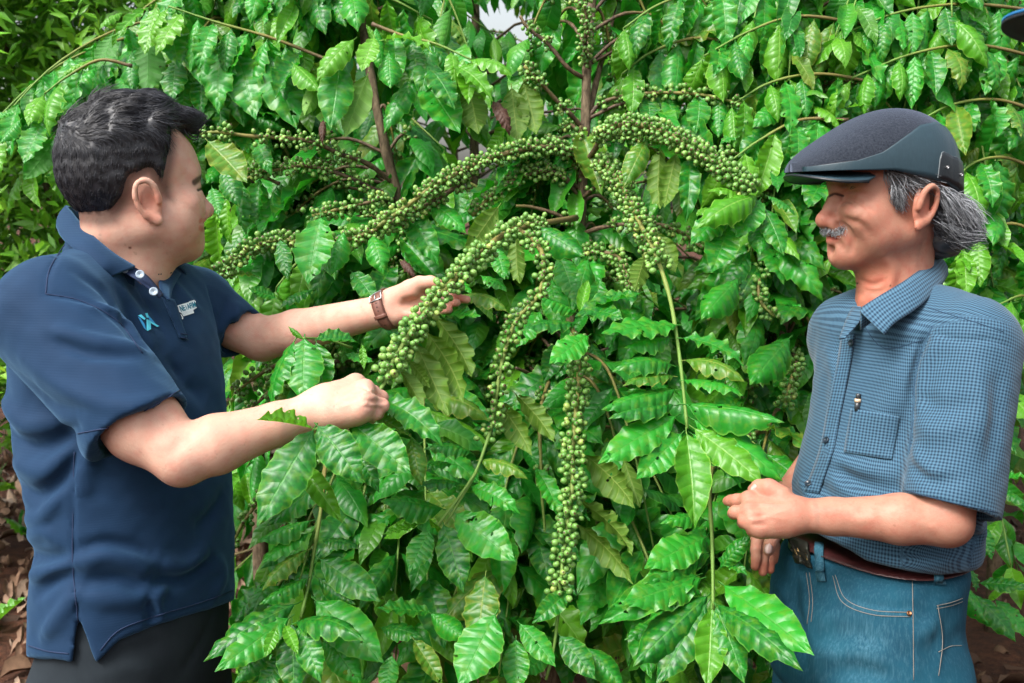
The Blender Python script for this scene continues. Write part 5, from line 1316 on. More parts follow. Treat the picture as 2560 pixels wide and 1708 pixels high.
class Tree:
    def __init__(s, name, label, base, cat='coffee tree', group='coffee trees'):
        s.root = empty(name, base); tag(s.root, label, cat, group); s.leaves = []; s.cherries = []; s.far_twigs = []; s.off = np.array(base, float)
    def trunk(s, pts, r0, r1, name='trunk', n=10):
        c = catmull(pts, 40); c = c+.004*np.stack([vnoise(c, 9, 1), vnoise(c, 9, 2), 0*c[:, 0]], -1)
        rad = np.linspace(r0, r1, 40)*(1+.10*vnoise(c, 40, 5)+.12*np.exp(-((np.arange(40) % 7-3)/1.0)**2))
        v, f = tube(c, rad, n); put(name, v, f, M['bark'], s.root); return c
    def branch(s, pts, r0, r1, w0=1.0, w1=0.0, n=24, far=False, sides=6):
        c = catmull(pts, n); rad = np.linspace(r0, r1, n)*(1+.18*(np.arange(n) % 4 == 0))
        v, f = tube(c, rad, sides); wd = np.repeat(np.linspace(w0, w1, n), sides); wd = np.concatenate([wd, [w0, w1]])
        if far: s.far_twigs.append((v, f, wd))
        else: o = put('branch', v, f, M['twig'], s.root); set_attr(o.data, 'woody', wd)
        return c
    def leaf(s, base, tip, n, kind=0, var=None, wf=1.0, pri=0.0): s.leaves.append((np.asarray(base, float), np.asarray(tip, float), np.asarray(n, float), kind, random.randrange(10) if var is None else var, wf, pri))
    def cluster(s, p, t, k, pri=0.0, sc=1.0):
        B = basis(t); got = []; tries = 0
        while len(got) < k and tries < k*9:
            tries += 1; a = random.random()*6.283; rr = random.choice((.0085, .010, .0135, .015, .017, .0185, .020) if pri > 2.5 else (.008, .010, .013, .015, .0175))*random.uniform(.94, 1.06)*sc*(1 if k > 13 else .84); dx = random.gauss(0, .0072)
            pos = p+(B[1]*math.cos(a)+B[2]*math.sin(a))*rr+B[0]*dx
            if any(((pos-o)**2).sum() < (.0097*sc)**2 for o in got) or any(((pos-o[0])**2).sum() < (.0092*sc)**2 for o in s.cherries[-40:]): continue
            got.append(pos); ax_ = nrm(B[1]*math.cos(a)+B[2]*math.sin(a)+B[0]*random.gauss(.0, .35)+np.array((0, 0, -.12)))
            s.cherries.append((pos, ax_, random.uniform(.70, 1.02)*sc, pri))
    def berries(s, c, s0, s1, step=.027, k=(8, 13), pri=0.0, sc=1.0):
        """cherry clusters at the nodes of curve c between the fractions s0 and s1"""
        seg = np.linalg.norm(np.diff(c, axis=0), axis=1); cum = np.concatenate([[0], np.cumsum(seg)]); L = cum[-1]
        x = s0*L+step*.5
        while x < s1*L:
            p = np.array([np.interp(x, cum, c[:, i]) for i in range(3)]); q = np.array([np.interp(min(x+.01, L), cum, c[:, i]) for i in range(3)])-np.array([np.interp(max(x-.01, 0), cum, c[:, i]) for i in range(3)])
            if random.random() > .08: s.cluster(p, nrm(q), random.randint(*k), pri, sc)
            x += step*random.uniform(.85, 1.2)
    def pairs(s, c, s0, s1, n, L, out=1.0, fwd=.5, down=.3, nh=(0, -.35, 1), kind=0, pri=0.0, jit=.18, young=0, test=None, shrink=0.0, skip=0.0):
        """n opposite leaf pairs along curve c"""
        m = len(c)-1
        for i in range(n):
            f = lerp(s0, s1, i/max(1, n-1)); k = min(int(f*m), m-1); p = lerp(c[k], c[k+1], f*m-k); t = nrm(c[min(k+1, m)]-c[max(k-1, 0)])
            sd = np.cross(t, (0, 0, 1)); sd = nrm(sd) if np.linalg.norm(sd) > .15 else nrm(np.cross(t, (0, 1, .2)))
            if abs(t[2]) > .75: sd = nrm(RIGHT*math.cos(i*.35)+np.array((0, 1, 0))*math.sin(i*.35)*.6)
            for sg in (-1, 1):
                d = nrm(sd*sg*out+t*fwd+np.array((0, 0, -down))+np.array([random.gauss(0, jit) for _ in range(3)]))
                l = L*random.uniform(.78, 1.12)*(1-shrink*i/max(1, n-1)); b = p+d*l*.07
                if test is not None and not test(b+d*l*.5): continue
                if skip and random.random() < skip: continue
                nn = np.array(nh)+np.array([random.gauss(0, .25) for _ in range(3)])
                kd = 1 if (young and i >= n-young) else kind
                if kd == 0 and random.random() < .07: kd = 2
                elif kd == 0 and random.random() < .05: kd = 1
                s.leaf(b, b+d*l, nn, kd, None, random.uniform(.88, 1.12), pri)
    def finish(s, nmax=300, cmax=300, geo=None):
        geo = geo or LO
        def inview(p):
            u, v, d = project(p); return d > .3 and -60 < u < W0+60 and -60 < v < H0+60, d
        def rank(p, size, pri):
            ok, d = inview(p); return (pri if ok else 0)+(size/d if ok else size/d*.05)
        L = sorted(s.leaves, key=lambda q: -rank((q[0]+q[1])/2, np.linalg.norm(q[1]-q[0]), q[6]*10))
        rl = np.array(parent_loc(s.root))
        for b, t, n, kd, var, wf, pri in L[:nmax]:
            R, o = leaf_matrix(var, b, t, n, wf); ob = bpy.data.objects.new('leaf', leaf_mesh(var, kd)); COL.objects.link(ob); ob.parent = s.root
            m4 = Matrix.Identity(4)
            for i in range(3):
                for j in range(3): m4[i][j] = R[i, j]
                m4[i][3] = o[i]-rl[i]
            ob.matrix_local = m4
        rest = L[nmax:]
        if rest:
            VV, FF, UU, RR, MI, o = [], [], [], [], [], 0
            quads = {v: np.array([f for f in geo[v][1]]) for v in range(10)}
            for b, t, n, kd, var, wf, pri in rest:
                R, p = leaf_matrix(var, b, t, n, wf, geo); v = geo[var][0]@R.T+p; VV.append(v); FF.append(quads[var]+o); UU.append(geo[var][2]); RR.append(np.full(len(v), random.random())); MI.append(np.full(len(quads[var]), kd)); o += len(v)
            ob = put('foliage', np.concatenate(VV), np.concatenate(FF), None, s.root); tag(ob, kind='stuff')
            for mt in LMF: ob.data.materials.append(mt)
            ob.data.polygons.foreach_set('material_index', np.concatenate(MI).astype(np.int32)); set_attr(ob.data, 'luv', np.concatenate(UU)); set_attr(ob.data, 'rnd', np.concatenate(RR))
        C = sorted(s.cherries, key=lambda q: -rank(q[0], .013, q[3]*1.0))
        for p, a, sc, pri in C[:cmax]:
            ob = bpy.data.objects.new('coffee_cherry', CH_ME); COL.objects.link(ob); ob.parent = s.root
            B = basis(a); R = np.stack([B[1], B[2], B[0]], 1)*sc; m4 = Matrix.Identity(4)
            for i in range(3):
                for j in range(3): m4[i][j] = R[i, j]
                m4[i][3] = p[i]-rl[i]
            ob.matrix_local = m4
        rest = C[cmax:]
        if rest:
            v0, f0, t0 = CH_LO; n = len(rest); VV = []; 
            for p, a, sc, pri in rest:
                B = basis(a); VV.append(v0@(np.stack([B[1], B[2], B[0]], 0)*sc)+p)
            FF = [tuple(i+k*len(v0) for i in f) for k in range(n) for f in f0]
            ob = put('small_cherries', np.concatenate(VV), FF, M['cherry'], s.root); tag(ob, kind='stuff')
            set_attr(ob.data, 'tip', np.tile(t0, n)); set_attr(ob.data, 'rnd', np.repeat(np.random.default_rng(3).uniform(0, 1, n), len(v0)))
        if s.far_twigs:
            v, f = join([(a, b) for a, b, c in s.far_twigs]); ob = put('twigs', v, f, M['twig'], s.root); tag(ob, kind='stuff'); set_attr(ob.data, 'woody', np.concatenate([c for a, b, c in s.far_twigs]))
NF = -FWD*.85+UPV*.55          # leaf face turned to the viewer and a little up
NU = UPV*.90-FWD*.45           # face to the sky
ND = FWD*.80+UPV*.45           # underside to the viewer

# ================================================================== ground
def soil():
    t = NT('red_soil'); c = t.coord(); n1 = t.noise(3, 5, .6, c); n2 = t.noise(38, 5, .65, c); n3 = t.noise(160, 3, .6, c)
    col = t.mix(t.maprange(n1, .3, .7), (.070, .032, .020), (.150, .062, .035)); col = t.mix(t.maprange(n2, .35, .7), col, (.038, .021, .016)); col = t.mix(t.maprange(n3, .6, .75, 0, .6), col, (.17, .10, .065))
    t.base(color=col, rough=.95, spec=.15, normal=t.bump(t.math('ADD', n2, n3), .8, .02)); return t.m
M['soil'] = soil()
g = np.linspace(0, 1, 121); gx = np.concatenate([np.linspace(-200, -5, 12)[:-1], np.linspace(-5, 5, 101), np.linspace(5, 200, 12)[1:]]); gy = np.concatenate([np.linspace(-200, -2, 8)[:-1], np.linspace(-2, 8, 101), np.linspace(8, 260, 14)[1:]])
XX, YY = np.meshgrid(gx, gy); near = np.exp(-(XX/5)**2-((YY-3)/5)**2)
ZZ = (.03*vnoise(np.stack([XX, YY, 0*XX], -1), 2.1, 3)+.012*vnoise(np.stack([XX, YY, 0*XX], -1), 7, 4))*near-.012
v, f = grid_mesh(np.stack([XX, YY, ZZ], -1)); o = put('ground', v, f, M['soil']); tag(o, 'reddish brown soil under the coffee trees', None, None, 'structure')
# fallen leaves
def litter_mat():
    t = NT('dry_leaf_litter'); r = t.attr('rnd'); col = t.ramp(r, [(0, (.030, .017, .012)), (.3, (.085, .045, .028)), (.6, (.20, .115, .070)), (.85, (.34, .23, .16)), (1, (.46, .36, .28))])
    nz = t.noise(60, 3, .6, t.coord()); t.base(color=t.mix(t.maprange(nz, .3, .7, 0, .5), col, (.06, .035, .022)), rough=.8, spec=.25); return t.m
M['litter'] = litter_mat()
def litter(n, seed, x0, x1, y0, y1):
    g = np.random.default_rng(seed); lo = leaf_geo(5, 2, .5, .6, .06, 0, .24, .06, 3, 2)[0:2]; lo2 = leaf_geo(5, 2, 1.6, -.5, .08, 0, .22, -.08, 3, 5)[0:2]
    VV, FF, RR, o = [], [], [], 0
    for k in range(n):
        v, f = (lo, lo2)[k % 2]; a = g.uniform(0, 6.283); s = g.uniform(.045, .13); ti = g.normal(0, .35, 2); c, sn = math.cos(a), math.sin(a)
        R = np.array(((c, -sn, 0), (sn, c, 0), (ti[0], ti[1], 1.0)))*s
        if g.random() < .5: R = R@np.diag((1, 1, -1))
        p = np.array((g.uniform(x0, x1), g.uniform(y0, y1), .012+g.uniform(0, .02)))
        VV.append(v@R.T+p); FF += [tuple(i+o for i in q) for q in f]; RR.append(np.full(len(v), g.random()**.8)); o += len(v)
    return np.concatenate(VV), FF, np.concatenate(RR)
v, f, r = litter(1500, 5, -2.6, 3.0, 1.3, 6.0); v2, f2, r2 = litter(1300, 6, -3.0, -.9, 2.2, 6.0); v, f = join([(v, f), (v2, f2)]); r = np.concatenate([r, .35+.65*r2]); o = put('leaf_litter', v, f, M['litter']); set_attr(o.data, 'rnd', r); tag(o, 'dry brown fallen leaves covering the soil', 'leaf litter', None, 'stuff')

# ================================================================== the coffee trees in view
def gnd(u, d): q = P(u, 900, d); return (q[0], q[1], 0.0)
TA = Tree('coffee_tree', 'coffee tree whose bare brown trunk rises in the middle, loaded with green cherries', gnd(1395, 2.02))
TB = Tree('coffee_tree', 'coffee tree with leaning trunk right of the navy shirted man, its branch in his hands', gnd(1045, 2.12))
TC = Tree('coffee_tree', 'coffee tree next to the man in the flat cap, its leafy shoots at his hands', gnd(1965, 2.12))
TD = Tree('coffee_tree', 'coffee tree over the navy shirted man with large leaves hanging above his head', gnd(640, 2.45))
TE = Tree('coffee_tree', 'coffee tree behind the flat cap with crinkled glossy leaves at the right edge', gnd(2330, 2.40))
def G3(u, d, z): q = P(u, 900, d); return np.array((q[0], q[1], z))
cA = TA.trunk([G3(1395, 2.02, -.03), P(1382, 1350, 2.02), P(1388, 1050, 2.03), P(1420, 800, 2.04), P(1446, 600, 2.05), P(1453, 450, 2.05), P(1462, 300, 2.06), P(1470, 150, 2.07), P(1480, -40, 2.08), P(1486, -250, 2.1)], .0145, .0085)
TA.trunk([P(1460, 330, 2.06), P(1500, 180, 2.1), P(1530, 60, 2.14), P(1545, -80, 2.16)], .007, .005, 'stem', 7)
cB = TB.trunk([G3(1045, 2.12, -.03), P(1060, 1200, 2.12), P(1045, 900, 2.12), P(1030, 690, 2.12), P(1008, 560, 2.12), P(985, 450, 2.12), P(955, 330, 2.12), P(930, 220, 2.13), P(905, 60, 2.15), P(890, -120, 2.16)], .015, .008)
cC = TC.trunk([G3(1965, 2.12, -.03), P(1962, 1300, 2.12), P(1960, 1100, 2.12), P(1950, 900, 2.12), P(1955, 700, 2.14), P(1970, 450, 2.16), P(1990, 200, 2.18), P(2000, -100, 2.2)], .020, .010)
cD = TD.trunk([G3(640, 2.45, -.03), P(640, 1100, 2.45), P(655, 700, 2.45), P(650, 400, 2.45), P(640, 150, 2.46), P(630, -200, 2.48)], .020, .009)
cE = TE.trunk([G3(2330, 2.40, -.03), P(2330, 1100, 2.4), P(2325, 700, 2.4), P(2340, 350, 2.42), P(2330, 50, 2.44), P(2320, -250, 2.46)], .020, .009)
def B3(pts): return [P(*q) for q in pts]
def fruiting(T, pts, r0, r1, s0, s1, k=(8, 13), step=.027, pri=1.0, w=(1.0, .15), sc=1.0, n=30):
    c = T.branch(B3(pts), r0, r1, w[0], w[1], n); T.berries(c, s0, s1, step, k, pri, sc); return c
# the branch in the younger man's hands
HB = fruiting(TB, [(1440, 545, 2.00), (1350, 560, 1.86), (1270, 580, 1.76), (1190, 645, 1.67), (1130, 705, 1.61), (1078, 762, 1.575), (1030, 828, 1.55), (985, 900, 1.525), (962, 955, 1.505), (944, 985, 1.495)], .0062, .0030, .22, .955, (16, 20), .0215, 3.0, (.6, .1))
fruiting(TB, [(1270, 560, 1.80), (1335, 600, 1.74), (1360, 660, 1.70), (1345, 740, 1.68), (1290, 800, 1.665), (1262, 880, 1.65), (1245, 960, 1.63), (1235, 1040, 1.62), (1212, 1120, 1.60), (1185, 1190, 1.58), (1150, 1250, 1.56), (1115, 1310, 1.55)], .0045, .0020, .10, .74, (10, 16), .030, 2.0, (.5, 0))
# long branches to the left of the middle trunk
fruiting(TA, [(1440, 400, 2.04), (1400, 372, 2.00), (1300, 375, 1.96), (1180, 415, 1.93), (1080, 470, 1.90), (1010, 520, 1.88), (940, 570, 1.87)], .0065, .0040, .05, 1.0, (20, 27), .029, 2.0, (.75, .3))
fruiting(TA, [(1180, 440, 1.95), (1090, 500, 1.93), (1000, 545, 1.91), (900, 590, 1.89), (800, 610, 1.88), (700, 600, 1.88), (620, 625, 1.87), (540, 690, 1.86)], .0055, .0028, .02, .98, (20, 27), .029, 2.0, (.7, .2))
fruiting(TA, [(1448, 470, 2.05), (1380, 430, 2.02), (1310, 440, 2.0), (1240, 480, 1.98), (1180, 540, 1.97)], .0055, .0035, .15, .95, (12, 18), .027, 1.5, (.8, .4))
fruiting(TA, [(1446, 580, 2.05), (1400, 540, 2.02), (1330, 518, 2.0), (1290, 515, 1.99)], .0045, .003, .2, .5, (9, 15), .03, 1.0, (.9, .5))
fruiting(TA, [(1455, 500, 2.05), (1400, 440, 2.03), (1330, 420, 2.02), (1250, 400, 2.02)], .0042, .003, .3, 1, (9, 15), .03, 1.0, (.9, .5))
fruiting(TA, [(1462, 330, 2.06), (1430, 290, 2.03), (1395, 255, 2.01), (1350, 205, 1.99), (1310, 165, 1.98)], .0052, .0032, .35, 1.0, (14, 20), .025, 1.5, (1, .4))
fruiting(TA, [(1468, 200, 2.07), (1420, 170, 2.04), (1370, 110, 2.03), (1320, 70, 2.03), (1300, 40, 2.03)], .0048, .003, .5, 1.0, (9, 14), .045, 1.0, (1, .6))
fruiting(TA, [(1475, 180, 2.07), (1462, 120, 2.02), (1468, 60, 1.99), (1460, 0, 1.98), (1470, -60, 1.98)], .004, .003, .1, 1, (12, 18), .032, 1.2, (.9, .4))
# to its right
fruiting(TA, [(1458, 415, 2.05), (1490, 370, 1.98), (1520, 325, 1.90), (1580, 312, 1.84), (1660, 330, 1.80), (1730, 370, 1.77), (1800, 415, 1.74), (1850, 452, 1.72), (1885, 475, 1.71)], .006, .0032, .24, .985, (26, 32), .0210, 3.0, (.8, .1))
fruiting(TA, [(1452, 440, 2.05), (1500, 405, 1.98), (1540, 440, 1.90), (1565, 490, 1.84), (1600, 560, 1.78), (1640, 640, 1.73), (1665, 710, 1.70), (1680, 770, 1.67), (1690, 830, 1.64), (1700, 900, 1.61), (1710, 990, 1.58), (1718, 1072, 1.56)], .0055, .0024, .10, .62, (20, 26), .031, 3.0, (.6, 0))
fruiting(TA, [(1448, 500, 2.05), (1500, 460, 2.0), (1540, 430, 1.97), (1570, 400, 1.96)], .0045, .003, .1, .5, (9, 15), .03, 1.0, (1, .8))
fruiting(TA, [(1444, 590, 2.05), (1500, 570, 2.0), (1570, 560, 1.95), (1640, 560, 1.92), (1700, 580, 1.89), (1760, 620, 1.86), (1810, 640, 1.85)], .005, .003, .2, .95, (9, 15), .032, 1.5, (.9, .4))
fruiting(TA, [(1445, 640, 2.04), (1480, 630, 1.98), (1540, 640, 1.93), (1570, 690, 1.90), (1580, 750, 1.88)], .0045, .003, .1, 1, (12, 18), .028, 1.2, (.8, .4))
fruiting(TA, [(1466, 300, 2.06), (1500, 260, 2.06), (1560, 240, 2.05), (1650, 232, 2.04), (1760, 238, 2.03), (1860, 262, 2.02)], .0045, .003, .1, 1, (10, 16), .036, 1.2, (.8, .3))
# hanging in front
fruiting(TA, [(1420, 800, 2.02), (1430, 820, 1.90), (1440, 860, 1.80), (1448, 940, 1.73), (1440, 1030, 1.69), (1432, 1120, 1.66), (1432, 1210, 1.63), (1418, 1320, 1.60), (1405, 1420, 1.57), (1396, 1520, 1.55), (1385, 1620, 1.54), (1365, 1700, 1.53)], .0050, .0022, .25, .83, (20, 26), .034, 3.0, (.6, 0))
fruiting(TA, [(1405, 900, 2.02), (1370, 960, 1.9), (1350, 1040, 1.82), (1352, 1150, 1.78), (1355, 1240, 1.76), (1362, 1330, 1.75), (1362, 1420, 1.74)], .004, .002, .3, .8, (6, 12), .05, 1.0, (.6, .1))
fruiting(TC, [(1955, 1080, 2.12), (1900, 1080, 1.95), (1840, 1110, 1.80), (1790, 1150, 1.66), (1776, 1200, 1.60), (1775, 1260, 1.57), (1780, 1340, 1.54), (1782, 1430, 1.52), (1783, 1525, 1.50)], .0045, .0024, .35, .62, (12, 18), .028, 2.0, (.7, 0))
fruiting(TC, [(1955, 760, 2.13), (1900, 730, 2.02), (1850, 735, 1.96), (1800, 760, 1.92), (1770, 800, 1.9)], .0042, .003, .1, 1, (9, 15), .034, 1.2, (.8, .3))
fruiting(TC, [(1955, 860, 2.12), (1990, 900, 2.0), (1975, 960, 1.94), (1960, 1020, 1.92)], .004, .003, .2, 1, (10, 15), .034, 1.5, (.8, .3))
fruiting(TC, [(1958, 700, 2.13), (1930, 660, 2.05), (1900, 690, 1.98), (1900, 750, 1.94), (1935, 790, 1.92)], .004, .003, .2, 1, (10, 15), .034, 1.2, (.8, .3))
fruiting(TC, [(1970, 460, 2.16), (1900, 400, 2.05), (1840, 385, 2.0), (1780, 390, 1.98), (1720, 400, 1.97)], .004, .003, .1, 1, (9, 14), .036, 1.2, (.8, .3))
# second tree: left-going branches
fruiting(TB, [(985, 460, 2.12), (920, 410, 2.08), (850, 385, 2.05), (780, 355, 2.02), (700, 345, 2.0), (620, 340, 1.98), (545, 330, 1.97), (500, 335, 1.97)], .0055, .003, .22, 1, (10, 16), .034, 1.8, (1, .25))
fruiting(TB, [(1000, 500, 2.12), (930, 470, 2.09), (850, 435, 2.07), (760, 415, 2.05), (690, 425, 2.04), (620, 430, 2.04)], .0048, .003, .2, 1, (12, 18), .028, 1.5, (1, .35))
fruiting(TB, [(1005, 540, 2.12), (960, 500, 2.05), (930, 505, 2.0), (860, 520, 1.98), (780, 540, 1.97)], .0042, .003, .2, 1, (10, 16), .03, 1.2, (1, .35))
fruiting(TB, [(1040, 860, 2.12), (900, 830, 2.0), (760, 880, 1.92), (660, 930, 1.88), (590, 980, 1.87)], .0045, .003, .4, 1, (10, 16), .03, 1.5, (.9, .4))
fruiting(TB, [(1040, 900, 2.12), (880, 900, 2.02), (740, 930, 1.96), (640, 1010, 1.92), (585, 1060, 1.9)], .0045, .003, .3, 1, (9, 15), .034, 1.0, (.9, .4))
fruiting(TB, [(1050, 1100, 2.12), (920, 1090, 1.9), (840, 1110, 1.78), (815, 1160, 1.70), (808, 1220, 1.66), (800, 1290, 1.62), (785, 1380, 1.58), (772, 1460, 1.56), (752, 1545, 1.53)], .0042, .0024, .42, .66, (8, 12), .036, 1.2, (.8, 0))
fruiting(TB, [(1055, 1150, 2.12), (860, 1150, 2.0), (700, 1200, 1.92), (620, 1290, 1.88), (575, 1370, 1.86)], .0042, .003, .5, 1, (5, 8), .04, .8, (.9, .3))
# plain twigs
for T, pts in ((TA, [(1388, 960, 2.02), (1450, 900, 2.0), (1520, 870, 1.98)]), (TA, [(1388, 1000, 2.02), (1330, 940, 1.96), (1290, 920, 1.92)]), (TA, [(1385, 1080, 2.03), (1480, 1190, 1.95), (1560, 1210, 1.92), (1640, 1235, 1.9)]), (TC, [(1960, 1160, 2.12), (1900, 1170, 2.0), (1840, 1150, 1.9)]), (TB, [(1060, 1190, 2.12), (960, 1180, 2.0), (890, 1210, 1.95)])):
    T.branch(B3(pts), .005, .003, 1, .8, 12)
twig_r = TB.branch(B3([(944, 985, 1.495), (920, 1010, 1.47), (870, 1055, 1.45), (810, 1070, 1.40), (787, 1074, 1.375)]), .0028, .0018, .1, 0, 14)
TB.branch(B3([(880, 870, 1.62), (820, 850, 1.58), (775, 846, 1.52), (759, 846, 1.50)]), .0024, .0018, .1, 0, 10)
TB.branch(B3([(1190, 1181, 1.58), (1150, 1240, 1.56), (1095, 1313, 1.54)]), .0026, .002, .1, 0, 10)

